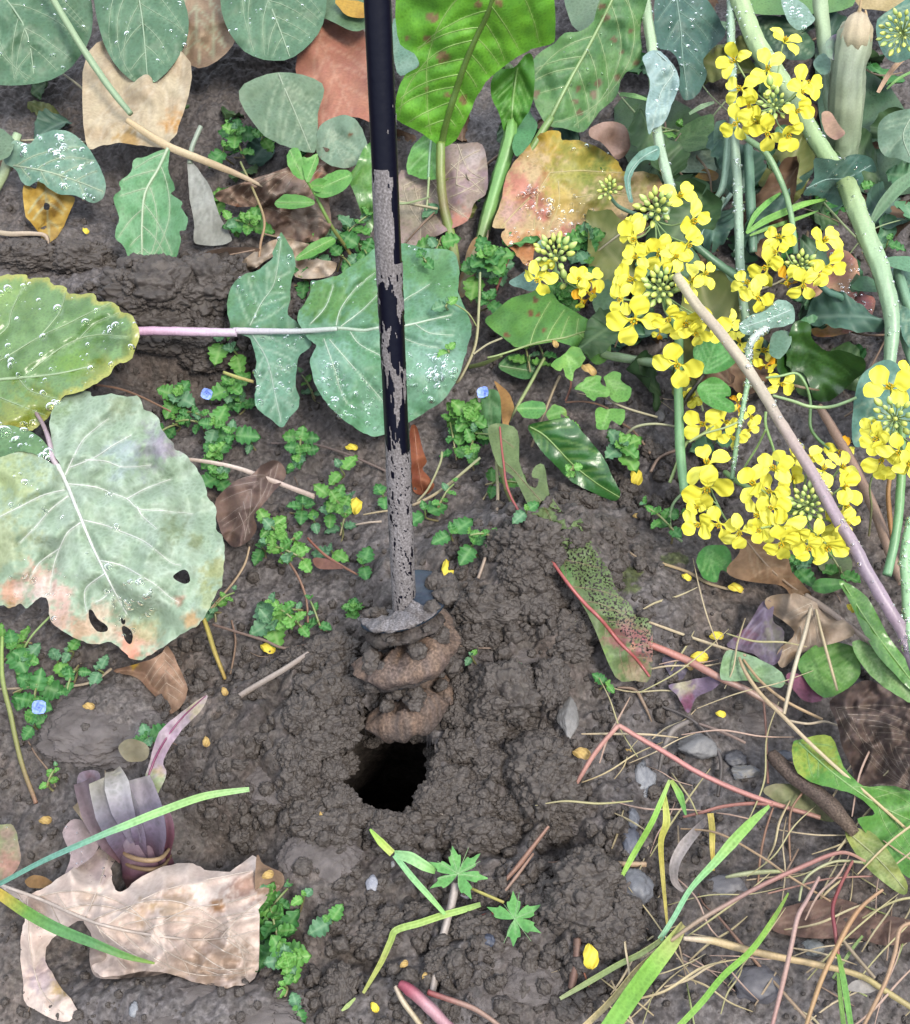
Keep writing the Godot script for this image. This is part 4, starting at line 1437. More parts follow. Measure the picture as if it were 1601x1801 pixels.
	leaf("dead_leaf", "yellow, pink and olive autumn leaf dotted with water drops behind the flowers", "F:820,740 870,690 930,640 1000,640 1020,680 1100,680 1200,720 1280,770 1310,830 1340,830 1480,850 1510,960 1400,1000 1330,1060 1440,1080 1400,1150 1300,1180 1320,1260 1210,1310 1150,1180 1000,1150 950,1160 890,1200 870,1290 830,1280 800,1240 720,1150 740,1110 680,1100 720,980 740,880 780,790",
		{"h": "F:900,700@.030 F:850,1250@.010 F:1450,950@.020", "c": ["c8a878", "d4b88c"], "vc": "d8c890", "cf": 0.7, "mid": "F:900,760 960,840 1080,960 1200,1050", "veins": ["F:960,840 1100,830 1300,840", "F:960,840 900,950 880,1150", "F:1000,880 1000,1000 940,1140", "F:1080,960 1250,940 1450,960", "F:860,960 780,1040 720,1110"], "vr": [1.2, .5],
		"patches": [["F:960,680", 50, "b8982c"], ["F:1140,760", 75, "b89a30"], ["F:1280,800", 30, "c0a43c"], ["F:1080,840", 60, "a2a052"], ["F:1180,920", 45, "7f8a3c"], ["F:980,930", 28, "a8a244"], ["F:830,900", 40, "c87e70"], ["F:920,1030", 26, "c0706a"], ["F:1040,1120", 30, "c4786c"], ["F:780,1050", 28, "c8a098"], ["F:850,1200", 42, "d08c60"], ["F:1430,900", 40, "97924e"], ["F:1470,940", 22, "a87868"], ["F:1050,1000", 40, "ccb06a"]],
		"rough": 3, "wave": .004, "m": "wax", "step": 4, "drops": [210, 1.0, 6.0], "droplabel": "water drops on the yellow and pink autumn leaf", "wet": [["F:880,970", 30], ["F:830,1200", 36], ["F:1000,1080", 40], ["F:1090,1050", 36]]})
	leaf("dead_leaf", "curled pale brown leaf above the yellow edge of the autumn leaf", "F:1160,620 1240,590 1320,610 1350,700 1320,760 1280,770 1220,700 1150,660", {"h": "F:1200,620@.040 F:1310,760@.028", "c": ["b89a8c", "9a7c6c"], "wave": .005, "crease": .006, "m": "dry", "step": 3})
	leaf("rape_leaf", "dark blue green drooping leaf at the top right of the spotted leaf", "G:190,-60 390,-60 480,20 540,130 560,200 440,330 460,420 400,540 330,560 300,480 310,400 270,300 180,260 160,150",
		{"h": "G:300,-40@.060 G:360,540@.034 G:520,150@.046", "c": ["54786c", "466a60"], "vc": "7c9c8c", "mid": "G:280,-50 310,150 320,300 350,540", "midr": [2.5, 1], "auto": [5, 45], "vr": [.8, .4], "step": 4, "m": "wax", "drops": [60, .8, 4], "droplabel": "water drops on the dark blue green drooping leaf"})
	leaf("rape_leaf", "dark green leaf low behind the upper flower head's stems", "G:250,800 340,700 480,640 500,700 490,800 400,850 300,850", {"h": "G:370,750@.020", "c": ["4f7440", "5d824c"], "vc": "7f9c68", "mid": "G:260,830 490,690", "auto": [4, 40], "step": 4})
	leaf("rape_leaf", "pale grey green strip of leaf lying under the dark green leaf", "G:250,880 350,860 500,850 510,960 400,970 260,960", {"h": "G:370,900@.014", "c": ["8ca48c", "9cb29a"], "mid": "G:250,920 510,905", "auto": [4, 20], "step": 4, "m": "wax"})
	leaf("rape_leaf", "small upright blue green leaf left of the dewy thin stem", "G:500,720 530,680 580,700 570,900 540,960 500,900", {"h": "G:540,700@.042 G:530,950@.022", "c": TEAL, "step": 4, "m": "wax", "mid": "G:540,690 530,950", "auto": [3, 40]})
	leaf("dead_leaf", "brown and yellow leaf tip beside the pale grey strip", "G:370,1030 440,950 520,970 510,1010 430,1020", {"h": "G:440,990@.014", "c": ["b8923c", "8f7450"], "m": "dry", "step": 3})
	leaf("rape_leaf", "long dark leaf in the top middle behind the yellow flowers", "G:740,90 850,90 960,130 1060,240 1040,330 900,330 800,250 745,170", {"h": "G:900,200@.030", "c": ["45664e", "537658"], "step": 5, "m": "wax", "mid": "G:740,100 1040,300", "auto": [5, 40]})
	leaf("rape_leaf", "folded pale leaf with bright drops at the top edge left of the cut stump", "G:880,-30 1000,20 1050,80 1060,120 980,170 910,110", {"h": "G:980,80@.060", "c": ["86a695", "9ab8a8"], "step": 4, "m": "wax", "drops": [30, 1, 5], "droplabel": "water drops on the folded pale leaf by the cut stump"})
	leaf("rape_leaf", "grey green lobed leaf at the right edge beside the cut stump", "G:1420,720 1480,640 1640,630 1640,900 1530,890 1440,860", {"h": "G:1430,800@.030 G:1600,700@.036", "c": ["7d9a82", "6c8a74"], "vc": "b0c4a8", "mid": "G:1620,640 1560,760 1600,880", "midr": [1.5, 1], "auto": [4, 50], "step": 4, "m": "wax"})
	leaf("rape_leaf", "teal leaf wrapped round the unopened bud head in the top right corner", "G:1410,130 1480,60 1660,-20 1660,260 1560,345 1480,335 1430,260", {"h": "G:1450,200@.058 G:1640,60@.064", "c": ["66907e", "5a8474"], "step": 4, "m": "wax", "cup": .006, "mid": "G:1640,0 1470,300", "auto": [4, 45]})
	leaf("dead_leaf", "curled pinkish dead leaf sheath hanging on the cut stump", "G:1105,640 1150,628 1200,700 1235,750 1180,785 1120,735", {"h": "G:1160,700@.044", "c": ["cba890", "b08c80"], "m": "dry", "step": 3, "wave": .004})
	leaf("dead_leaf", "pink and orange leaf dotted with drops behind the right flower stems", "I:1030,200 1060,130 1010,40 1110,-90 1200,-140 1300,-70 1330,100 1400,140 1390,230 1340,290 1250,340 1080,360 1040,310",
		{"h": "I:1100,200@.020 I:1350,100@.026 I:1200,-100@.024", "c": ["c89a7c", "cf8c80"], "vc": "d8b898", "patches": [["I:1180,230", 34, "d8b488"], ["I:1330,150", 26, "c88288"], ["I:1080,310", 30, "b88a40"]], "step": 4, "m": "wax", "wave": .003, "drops": [90, 1, 5], "droplabel": "water drops on the pink and orange leaf", "wet": [["I:1300,80", 40]]})
	leaf("rape_leaf", "dark green cupped leaf under the right hand flower stalks", "I:860,470 930,420 920,350 960,270 1040,290 1050,370 1130,440 1200,430 1290,460 1350,490 1340,560 1290,600 1150,720 1060,700 1000,560 870,570",
		{"h": "I:900,500@.024 I:1300,520@.028 I:1100,700@.012", "c": ["44702e", "38602a"], "vc": "5f8a4a", "mid": "I:960,290 1030,480 1130,700", "auto": [5, 50], "step": 4, "m": "gloss", "cup": .01})
	leaf("rape_leaf", "big smooth teal leaf behind the lower right flower head", "I:1300,640 1350,550 1450,490 1530,510 1560,600 1640,640 1640,900 1400,930 1320,975 1280,960 1275,820", {"h": "I:1300,900@.026 I:1500,520@.040", "c": ["5d8a7a", "6b9886"], "step": 5, "m": "wax", "mid": "I:1560,560 1400,700 1300,940", "auto": [4, 45]})
	leaf("rape_leaf", "green pointed leaf at the right edge above the small opened flower head", "G:1450,1450 1590,1440 1660,1480 1660,1540 1470,1490", {"h": "G:1550,1470@.036", "c": ["6c9a76", "7aa884"], "step": 4, "m": "wax"})
	leaf("rape_leaf", "dark green leaf scrap left of the thick ribbed stem", "G:1280,1590 1350,1550 1430,1600 1410,1640 1290,1630", {"h": "G:1350,1600@.030", "c": ["4d7656", "5d8664"], "step": 4, "m": "wax"})
	leaf("rape_leaf", "broad blue green leaf at the right edge behind the thick ribbed stem", "I:1480,-20 1640,20 1640,420 1570,380 1530,240 1500,100", {"h": "I:1560,200@.026", "c": ["55806c", "648e7a"], "step": 5, "m": "wax", "mid": "I:1500,0 1600,400", "auto": [4, 40]})
	leaf("rape_leaf", "dull olive leaf on the soil under the upper flower shoots", "H:1280,560 1400,440 1600,420 1740,520 1700,660 1560,700 1400,680", {"h": "H:1500,560@.012", "c": ["6c7c50", "7d8a5e"], "step": 5})
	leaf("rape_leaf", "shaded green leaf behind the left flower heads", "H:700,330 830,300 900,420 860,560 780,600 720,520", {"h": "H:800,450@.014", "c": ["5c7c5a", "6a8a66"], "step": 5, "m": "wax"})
	leaf("rape_leaf", "small teal leaf pointing left of the small bud head", "H:240,375 300,330 400,285 440,330 380,420 290,400", {"h": "H:340,360@.024", "c": ["6f9488", "82a598"], "step": 3, "m": "wax"})
	for a in [["top left corner of the bed", "P:-60,-60 60,-80 150,-20 160,60 110,130 20,150 -60,120", "P:-40,-60 40,40 60,130", "P:0,0@.06 P:60,140@.04"], ["bed's top edge, second from the left corner", "P:170,-80 280,-60 330,20 320,90 260,150 200,110 170,30", "P:230,-80 250,30 260,140", "P:230,-60@.065 P:260,150@.042"], ["bed's top edge, right of a tan dead leaf", "P:400,-60 500,-80 570,-20 560,60 500,105 430,90 390,20", "P:440,-70 480,20 510,100", "P:440,-60@.06 P:500,100@.045"]]:
		leaf("rape_leaf", "dull green rape leaf at the " + a[0], a[1], {"h": a[3], "c": ["64886a", "54785a"], "vc": "9cb494", "mid": a[2], "midr": [3, 1.2], "auto": [5, 48], "vr": [1, .4], "step": 6, "m": "wax", "serr": 1.5, "period": 24, "cup": -.003, "drops": [30, 1, 5], "droplabel": "water drops on the dull green leaf at the " + a[0]})
	leaf("dead_leaf", "tan crumpled dead leaf at the bed's top edge between two dull green leaves", "P:300,-30 370,-60 420,10 410,80 350,120 300,70", {"h": "P:350,30@.040", "c": ["b8a084", "98806a"], "m": "dry", "step": 5, "mid": "P:340,-50 350,110", "auto": [5, 45], "crease": .006, "wave": .004})
	stem_thing("leaf_stalk", "long green stalk along the bed's top left, over the dull green leaves", "stalk", "P:60,-60@.07 130,60@.06 190,150@.05 230,200@.046", [5, 6, 6, 5], "94ac80 9cb48c 8ca480")
	leaf("rape_leaf", "grey green leaf along the top edge between the spotted leaf and the drooping leaf", "P:1000,-60 1120,-60 1110,20 1040,60 1000,30", {"h": "P:1050,0@.03", "c": DULL, "step": 6, "m": "wax"})
	leaf("rape_leaf", "bright green leaf along the top edge above the upper flower head", "P:1290,-70 1480,-60 1500,10 1400,25 1300,15", {"h": "P:1400,0@.04", "c": GREEN, "step": 6})
	leaf("dead_leaf", "pale straw coloured leaf in the top right corner", "P:1500,-40 1620,-40 1620,40 1560,20 1510,10", {"h": "P:1560,0@.03", "c": ["cdb98c", "bca878"], "step": 6, "m": "dry"})
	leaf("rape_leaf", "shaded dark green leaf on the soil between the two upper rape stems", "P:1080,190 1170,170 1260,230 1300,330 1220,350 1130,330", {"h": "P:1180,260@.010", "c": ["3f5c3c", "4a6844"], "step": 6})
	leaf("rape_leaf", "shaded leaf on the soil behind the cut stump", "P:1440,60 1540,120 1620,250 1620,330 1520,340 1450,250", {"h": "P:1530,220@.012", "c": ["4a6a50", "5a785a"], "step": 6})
func stem_thing(called: String, label: String, category: String, s: String, r: Array, colors: String, m := "stem", group := "") -> MeshInstance3D:
	return rod(called, label, category, s, r, colors, m, 0.003, group, 10, 0.06)
func big_leaves():
	var t := leaf("rape_leaf", "large yellowing green leaf with a wet sheen at the left edge", "A:-200,900 0,870 60,865 130,865 150,885 240,878 260,910 330,930 350,960 470,965 500,1000 580,1010 610,1050 670,1075 700,1160 690,1220 650,1300 C:590,0 540,60 470,110 400,140 330,160 270,230 200,310 150,335 80,320 0,310 -200,330",
		{"h": "A:-100,1100@.040 A:690,1160@.050 C:150,330@.040", "c": ["5f8540", "749a58"], "vc": "a4bc90", "mid": "C:-180,95 0,80 120,70 300,50 470,10", "midr": [4.5, 3.5, 1.5], "veins": ["A:-100,1330 0,1300 200,1180 330,1120 450,1060 560,1010", "A:130,1370 300,1240 400,1190 500,1170 640,1180", "C:100,80 160,140 280,175", "C:0,170 100,210 230,260", "A:-40,1200 40,1130 60,1050 130,900", "A:200,1180 300,1060 330,960", "A:400,1190 480,1110 600,1060"], "vr": [1.5, .6],
		"patches": [["C:480,60", 50, "8c9434"], ["A:660,1210", 34, "7f8a34"], ["C:200,250", 60, "7a8a30"], ["C:60,280", 50, "869238"], ["A:560,1180", 40, "44682c"], ["A:430,1140", 34, "557c38"], ["A:380,1310", 40, "66902c"], ["A:30,940", 60, "7c9c50"]], "rimw": 12, "rimc": "9a9c48", "serr": 1.6, "period": 27, "rough": 2.8, "cup": -.004, "groove": .0014, "wave": .003, "m": "gloss", "step": 4.5, "drops": [70, 1.2, 9.0], "droplabel": "water drops on the yellowing green leaf at the left edge"})
	t = leaf("rape_leaf", "big pale grey green round leaf with white veins, red scorched lower edge and holes", "C:295,165 390,135 450,140 470,165 560,150 640,165 700,165 725,225 790,260 815,330 870,400 880,430 930,450 960,490 1000,540 1030,600 1050,680 1085,720 1090,830 1120,870 1130,950 1125,1020 1115,1110 1090,1150 1040,1250 1000,1310 930,1350 840,1410 760,1460 700,1490 655,1480 625,1450 560,1400 480,1410 400,1390 330,1350 260,1300 245,1240 240,1185 200,1175 160,1210 130,1225 100,1205 50,1230 0,1215 -150,1250 -250,900 -220,600 -100,480 0,470 100,440 180,455 260,500 285,520 300,500 262,440 260,370 250,290 270,220",
		{"h": "C:300,520@.046 C:100,1200@.028 C:1100,700@.030 C:700,1480@.020 C:600,200@.044 C:700,900@.044 C:-150,700@.046", "k": 1.0, "c": ["a0b09e", "90a38c"], "vc": "e6ece2", "vw": 3.2, "mid": "C:290,510 330,590 400,760 450,880 500,990 570,1130 640,1260", "midr": [6.5, 4.5, 3, 1.8],
		"veins": ["C:345,605 480,620 560,650 640,680 700,730 830,740 970,755", "C:690,720 720,770 790,830", "C:640,680 730,630 860,580", "C:410,785 520,810 600,840 720,890 800,950 860,1000 910,1015", "C:502,990 600,1010 680,1050 780,1110 850,1170 900,1200", "C:325,635 220,660 120,710 0,770 -120,830", "C:345,665 260,730 180,820 100,900", "C:405,800 340,850 300,930 270,1020 250,1150", "C:530,1055 440,1120 425,1180 440,1250", "C:330,560 380,450 430,370 540,280", "C:345,525 480,470 570,410 660,360", "C:430,485 530,490 620,520 760,510", "C:570,1130 520,1180 480,1200", "C:300,930 200,1000 150,1080"], "vr": [1.9, 1.3, .5],
		"patches": [["C:40,580", 70, "a8b478", .7], ["C:-20,900", 70, "acb488", .7], ["C:850,420", 28, "9c7c98", .5], ["C:760,430", 40, "948aa0", .6], ["C:620,470", 40, "a4b4b4", .7], ["C:180,1090", 36, "d8a898", .8], ["C:60,1150", 36, "d8a48c"], ["C:230,1150", 34, "d8c8c0"], ["C:130,1130", 22, "d8c4bc"], ["C:300,1270", 38, "d0a89c", .8], ["C:300,1170", 30, "d8b4a8"], ["C:420,1350", 42, "c8a488"], ["C:560,1350", 36, "cdbba4"], ["C:700,1400", 36, "dca08c", .8], ["C:650,1460", 24, "e09880"], ["C:520,1260", 26, "c8b49c"], ["C:960,1290", 18, "d0a068", .7], ["C:900,1190", 14, "c8a08c"], ["C:1090,1050", 32, "98964a", .6], ["C:1060,1180", 26, "98a064", .6], ["C:300,230", 30, "7d9468", .8], ["C:620,200", 30, "87926c", .6], ["C:870,830", 28, "7f8c64", .7], ["C:1000,890", 20, "7f8858", .7], ["C:740,1330", 34, "a8ac80", .7], ["C:10,1260", 30, "b0945c"]],
		"holes": ["C:870,1065 920,1035 945,1045 955,1090 930,1105 890,1090", "C:445,1240 465,1240 490,1280 540,1320 535,1345 490,1345 455,1300", "C:610,1275 630,1290 625,1310 610,1300", "C:615,1320 650,1330 670,1370 655,1410 625,1380"], "serr": 1.6, "period": 22, "groove": .0022, "wave": .004, "crease": .003, "m": "wax", "step": 4, "drops": [120, 1.0, 8.5], "droplabel": "water drops on the big pale grey green leaf", "wet": [["C:650,1250", 60], ["C:200,1130", 60], ["C:500,900", 120], ["C:60,760", 70], ["C:650,1180", 40]]})
	leaf_part("side_lobe", t, "C:-200,320 0,310 60,310 150,335 200,370 250,430 262,485 180,455 100,440 0,470 -200,480", {"h": "C:0,400@.047 C:250,470@.047", "c": ["6f9466", "5f8458"], "step": 4, "cup": -.004, "m": "wax", "drops": [26, 2, 13], "droplabel": "fat water drops on the dark side lobe of the big pale leaf"})
	stem_part("leaf_stalk", t, "C:300,540@.046 270,480@.047 245,380@.046 215,300@.042 170,230@.036", [6, 5, 4, 3.5], "c8c0c0 b8a4ac a08a90 947c80")
	# the leaf on the long purple stalk
	t = leaf("rape_leaf", "blue green round leaf with side lobes on a long purple stalk behind the auger", "B:430,1150 440,1100 490,1020 500,950 530,940 640,915 700,870 780,820 840,770 870,760 1000,745 1100,770 1250,790 1285,900 1280,1000 1330,1120 1350,1200 1320,1320 1280,1450 1200,1570 1100,1640 1020,1690 880,1760 800,1755 720,1710 640,1650 580,1580 530,1500 500,1400 500,1350 520,1310 530,1280 500,1260 470,1225",
		{"h": "B:450,1190@.034 B:1300,1200@.040 B:900,1740@.020 B:900,760@.034 B:850,1200@.038", "c": ["62956c", "76a384"], "vc": "c4d8c0", "vw": 2.6, "mid": "B:430,1210 640,1195 780,1205 870,1190 1000,1180 1130,1150 1240,1125", "midr": [5, 4, 3, 1.5],
		"veins": ["B:500,1170 580,1080 620,970", "B:635,1180 660,1090 740,980 840,900", "B:660,1185 770,1100 860,1010", "B:870,1180 990,1050 1070,1000 1130,960", "B:710,1215 760,1280 880,1345 960,1400", "B:900,1190 990,1245 1080,1280 1180,1300", "B:600,1255 700,1370 850,1540 890,1590", "B:570,1250 620,1390 650,1500 690,1590", "B:1050,1170 1130,1220 1250,1230", "B:860,900 900,840 940,790"], "vr": [1.6, 1.1, .5],
		"patches": [["B:560,1030", 50, "55823c"], ["B:800,1000", 60, "5d8a4c"], ["B:1150,900", 60, "62905c"], ["B:1150,1350", 60, "86ac98"], ["B:600,1400", 50, "84ac98"]], "serr": 1.2, "period": 30, "groove": .0018, "wave": .003, "m": "wax", "step": 4, "drops": [300, .9, 6.5], "droplabel": "water drops on the blue green leaf behind the auger", "wet": [["B:1100,1440", 50], ["B:760,1600", 56], ["B:600,1450", 30], ["B:1180,1420", 30], ["B:720,1560", 36]]})
	leaf_part("side_lobe", t, "B:60,1100 65,1030 90,960 150,905 200,895 240,870 300,820 300,790 330,720 345,685 370,720 410,800 420,860 400,940 390,1040 380,1120 430,1165 425,1205 100,1215 75,1170", {"h": "B:100,1190@.032 B:345,690@.044 B:400,1000@.034", "c": ["6d9c7c", "5f8c60"], "vc": "b4ccb0", "mid": "B:180,1180 240,1060 310,950 345,720", "midr": [1.6, .7], "auto": [4, 50], "step": 4, "m": "wax", "drops": [40, 1, 5], "droplabel": "water drops on the upper side lobe by the purple stalk"})
	leaf_part("side_lobe", t, "B:100,1212 430,1212 500,1260 490,1300 440,1340 425,1420 420,1500 440,1560 430,1620 390,1660 350,1715 300,1680 220,1620 205,1560 215,1480 200,1440 215,1370 190,1280 170,1240", {"h": "B:200,1230@.032 B:350,1710@.014 B:430,1400@.024", "c": ["6b9a7c", "7aa88c"], "vc": "b8d0bc", "mid": "B:190,1225 270,1360 310,1530 345,1690", "midr": [1.8, .7], "auto": [5, 50], "step": 4, "m": "wax", "drops": [70, 1, 6], "droplabel": "water drops on the lower side lobe by the purple stalk"})
	stem_part("leaf_stalk", t, "A:640,1152@.034 800,1150@.033 1000,1155@.033 1180,1158@.033 B:100,1207@.033 250,1208@.034 440,1208@.035 640,1196@.039", [8, 8, 8, 7, 6, 5, 4], "c79ab4 cfb0c4 d4c4d0 c8c4c8 b8c4b8")
	# dock plants of the top middle
	t = leaf("dock_leaf", "tall bright green upright leaf with brown spots right of the auger", "F:225,-250 300,-420 700,-450 960,-260 980,0 985,180 960,215 870,240 780,290 700,350 650,400 600,480 560,570 500,680 430,710 340,650 215,580 210,500 220,440 260,360 325,320 300,260 215,170",
		{"h": "F:430,710@.034 F:215,100@.105 F:980,150@.095", "c": ["78bb3c", "68a838"], "vc": "a8d070", "vw": 2.6, "mid": "F:760,-400 680,0 600,180 540,330 490,480 450,620 430,720", "midr": [5, 7, 8, 8], "mc": "6a8a3c", "auto": [9, 62, .1, .85], "vr": [1.6, .7], "spots": [["F:390,85", 11], ["F:365,195", 9], ["F:440,275", 12], ["F:460,460", 7], ["F:535,480", 8], ["F:710,8", 9], ["F:610,20", 8], ["F:540,500", 5], ["F:360,430", 5], ["F:265,185", 6]], "spotc": "85704c", "cup": -.006, "groove": .0007, "wave": .002, "k": 0.86, "m": "leaf", "step": 4.5})
	stem_part("leaf_stalk", t, "F:430,690@.036 430,850@.026 445,1000@.018 480,1150@.010 510,1320@.004", [8, 8, 8.5, 9, 8], "7d9a48 86904a 7a7040 84a050 8a7a58", "stem", .003, 10, .08)
	t = leaf("dock_leaf", "folded green leaf below the bright spotted leaf, close to the auger", "F:270,840 265,780 300,700 380,640 410,680 430,850 400,870 340,870 290,850", {"h": "F:380,640@.030 F:340,870@.022", "c": ["5f9a44", "74b05c"], "vc": "a4cc90", "mid": "F:385,660 375,760 370,870", "midr": [3, 3], "mc": "9cc49a", "auto": [3, 50], "step": 3})
	stem_part("leaf_stalk", t, "F:372,860@.023 365,960@.016 352,1120@.008", [2.4, 2, 2], "9cb87c a8a884")
	t = leaf("dock_leaf", "dark green leaf with many rusty spots and a pale midrib at the top middle", "F:1270,-120 1450,-120 1420,50 1400,150 1400,300 1330,350 1300,400 1280,470 1200,540 1120,640 1020,620 940,600 880,480 870,300 980,210 1030,160 1110,150 1170,100 1200,0",
		{"h": "F:960,590@.034 F:1300,0@.072 F:1350,300@.050", "c": ["5d8a58", "6c9a5c"], "vc": "a4c088", "vw": 2.4, "mid": "F:1300,-110 1260,0 1150,220 1050,400 960,580", "midr": [3, 4, 5], "mc": "9ab878", "auto": [7, 52], "vr": [1.1, .5], "spots": [["F:1210,30", 7], ["F:1235,85", 8], ["F:1270,190", 6], ["F:1310,255", 5], ["F:1285,375", 8], ["F:1195,405", 7], ["F:1170,460", 8], ["F:1100,430", 6], ["F:1085,490", 6], ["F:890,455", 8], ["F:1105,545", 7], ["F:1350,150", 5], ["F:1380,300", 6]], "spotc": "6e5f48", "cup": -.004, "m": "leaf", "step": 4, "drops": [40, .8, 3], "droplabel": "fine water drops on the rusty spotted dark leaf"})
	stem_part("leaf_stalk", t, "F:965,570@.035 850,750@.026 740,920@.018 680,1040@.012 640,1160@.006", [7, 7, 7, 7, 6], "7a9a58 7a9a50 849050 8aa86c 948460", "stem", .003, 10, .08)
	t = leaf("dock_leaf", "narrow crinkled bright green leaf between the two spotted leaves", "F:700,340 780,330 850,260 880,300 880,480 830,580 780,640 740,640 715,560 670,440", {"h": "F:800,300@.055 F:770,640@.034", "c": ["62a03c", "529034"], "vc": "94c070", "mid": "F:800,330 780,480 770,640", "midr": [3, 4], "mc": "86b060", "auto": [5, 35], "groove": .002, "wave": .004, "step": 3})
	stem_part("leaf_stalk", t, "F:775,560@.036 760,700@.030 715,850@.022 665,1020@.014 620,1180@.006 590,1260@.003", [9, 12, 12, 11, 9, 8], "6fa84c 7fb060 74a85c 86b468 8a9a60 a08458", "stem", .003, 14, .14)
	leaf_part("side_lobe", t, "F:840,500 870,560 900,610 860,700 800,760 775,700 800,620", {"h": "F:850,600@.034", "c": ["4f8a58", "5f9a66"], "step": 3})
	leaf("dead_leaf", "brown papery sheath strips at the foot of the green stalks", "F:600,1150 660,1180 640,1230 600,1300 560,1420 525,1440 515,1370 540,1280 560,1210", {"h": "F:620,1170@.016 F:530,1430@.006", "c": ["b89c78", "a08058"], "m": "dry", "step": 3, "mid": "F:620,1160 540,1420", "auto": [4, 12], "crease": .003})
	t = leaf("dock_leaf", "broad green leaf with yellow veins lying left of the yellow flowers", "H:110,600 160,540 260,460 370,430 420,400 480,410 510,470 600,530 700,590 770,640 810,700 810,780 770,830 720,830 650,760 560,720 470,710 300,740 230,700",
		{"h": "H:150,620@.026 H:480,420@.034 H:790,800@.014 H:560,640@.034", "c": ["6aa04a", "5c9046"], "vc": "a4c478", "mid": "H:120,800 200,780 400,715 560,685 700,650 790,720", "midr": [2.5, 2.5, 1], "mc": "9aae6c", "auto": [7, 62, .15, .9], "vr": [1.1, .5], "spots": [["H:390,470", 7], ["H:360,545", 7], ["H:440,640", 5], ["H:230,670", 6], ["H:405,560", 5]], "cup": -.006, "step": 4})
	stem_part("leaf_stalk", t, "H:200,785@.026 100,830@.016 20,850@.008", [3, 4, 4], "8a9a60 7f8f58")
	leaf("dock_leaf", "green leaf half hidden under the yellow veined leaf", "H:180,850 250,780 340,790 390,850 370,910 290,910", {"h": "H:290,850@.014", "c": ["5f9058", "4f8250"], "vc": "a0b888", "mid": "H:190,845 380,875", "midr": [1.5, 1], "auto": [4, 50], "step": 3})
	leaf("dock_leaf", "glossy dark green lance shaped leaf pointing down to bare soil", "H:350,1180 480,1150 580,1140 660,1220 720,1290 780,1370 840,1500 870,1560 840,1605 720,1560 600,1500 500,1400 430,1330 390,1270",
		{"h": "H:370,1190@.026 H:860,1590@.006 H:560,1160@.030", "c": ["3f7838", "35682f"], "vc": "8aac60", "mid": "H:360,1190 450,1245 600,1400 740,1510 865,1585", "midr": [2.5, 2, 1], "mc": "86a85c", "auto": [8, 50], "cup": -.008, "groove": .0006, "m": "gloss", "step": 3.5})
	leaf("dock_leaf", "dull green oval leaf beneath the blue speedwell flower", "H:90,1000 170,980 195,1050 190,1180 150,1260 90,1210 80,1100", {"h": "H:130,990@.026 H:150,1260@.014", "c": ["4f7c4a", "5d8a58"], "vc": "7f9c70", "mid": "H:130,990 140,1120 150,1250", "auto": [5, 45], "step": 3})
	# the long leaf that slugs have eaten to a net
	t = leaf("dock_leaf", "long leaf eaten to a green lace, with red midrib and magenta foot", "H:120,1200 200,1170 290,1210 300,1380 340,1500 390,1530 410,1480 370,1470 380,1420 440,1400 470,1560 540,1665 E:1310,0 1330,80 1380,20 1420,80 1440,90 1390,140 1450,150 1490,200 1490,290 1540,300 J:90,0 140,40 160,100 150,160 200,170 230,250 290,300 320,360 390,390 385,640 310,660 220,640 130,430 70,310 0,210 E:1250,180 1180,60 1140,-40 1080,-160 H:180,1400",
		{"h": "H:180,1200@.030 H:260,1600@.036 E:1180,60@.040 E:1300,330@.040 J:150,300@.036 J:250,480@.028 J:320,640@.018 E:1480,250@.030", "c": ["788c5c", "6a7c50"], "vc": "94886a", "vw": 2.5, "mid": "H:190,1190 210,1380 260,1600 E:1290,280 1400,420 J:150,370 240,480 320,560 380,640", "midr": [2, 3, 4.5, 4.5, 3], "mc": "b8605c",
		"auto": [12, 48, .05, .95], "vr": [.7, .35], "patches": [["J:270,450", 34, "9c5464", .7], ["J:340,520", 30, "a05a68", .7], ["J:300,500", 9, "d89a80"], ["J:320,620", 30, "a89078", .7], ["J:170,560", 20, "7a9a50"], ["E:1300,330", 30, "4f7c3c"]], "lace": -0.14, "keep": 7.0, "step": 1.4, "sub": 3})
	stem_part("leaf_stalk", t, "J:370,485@.016 550,560@.018 700,640@.018 850,710@.016 1010,810@.012", [6, 7, 7, 6, 5], "b87468 a8786c 9c7c70 a08878")
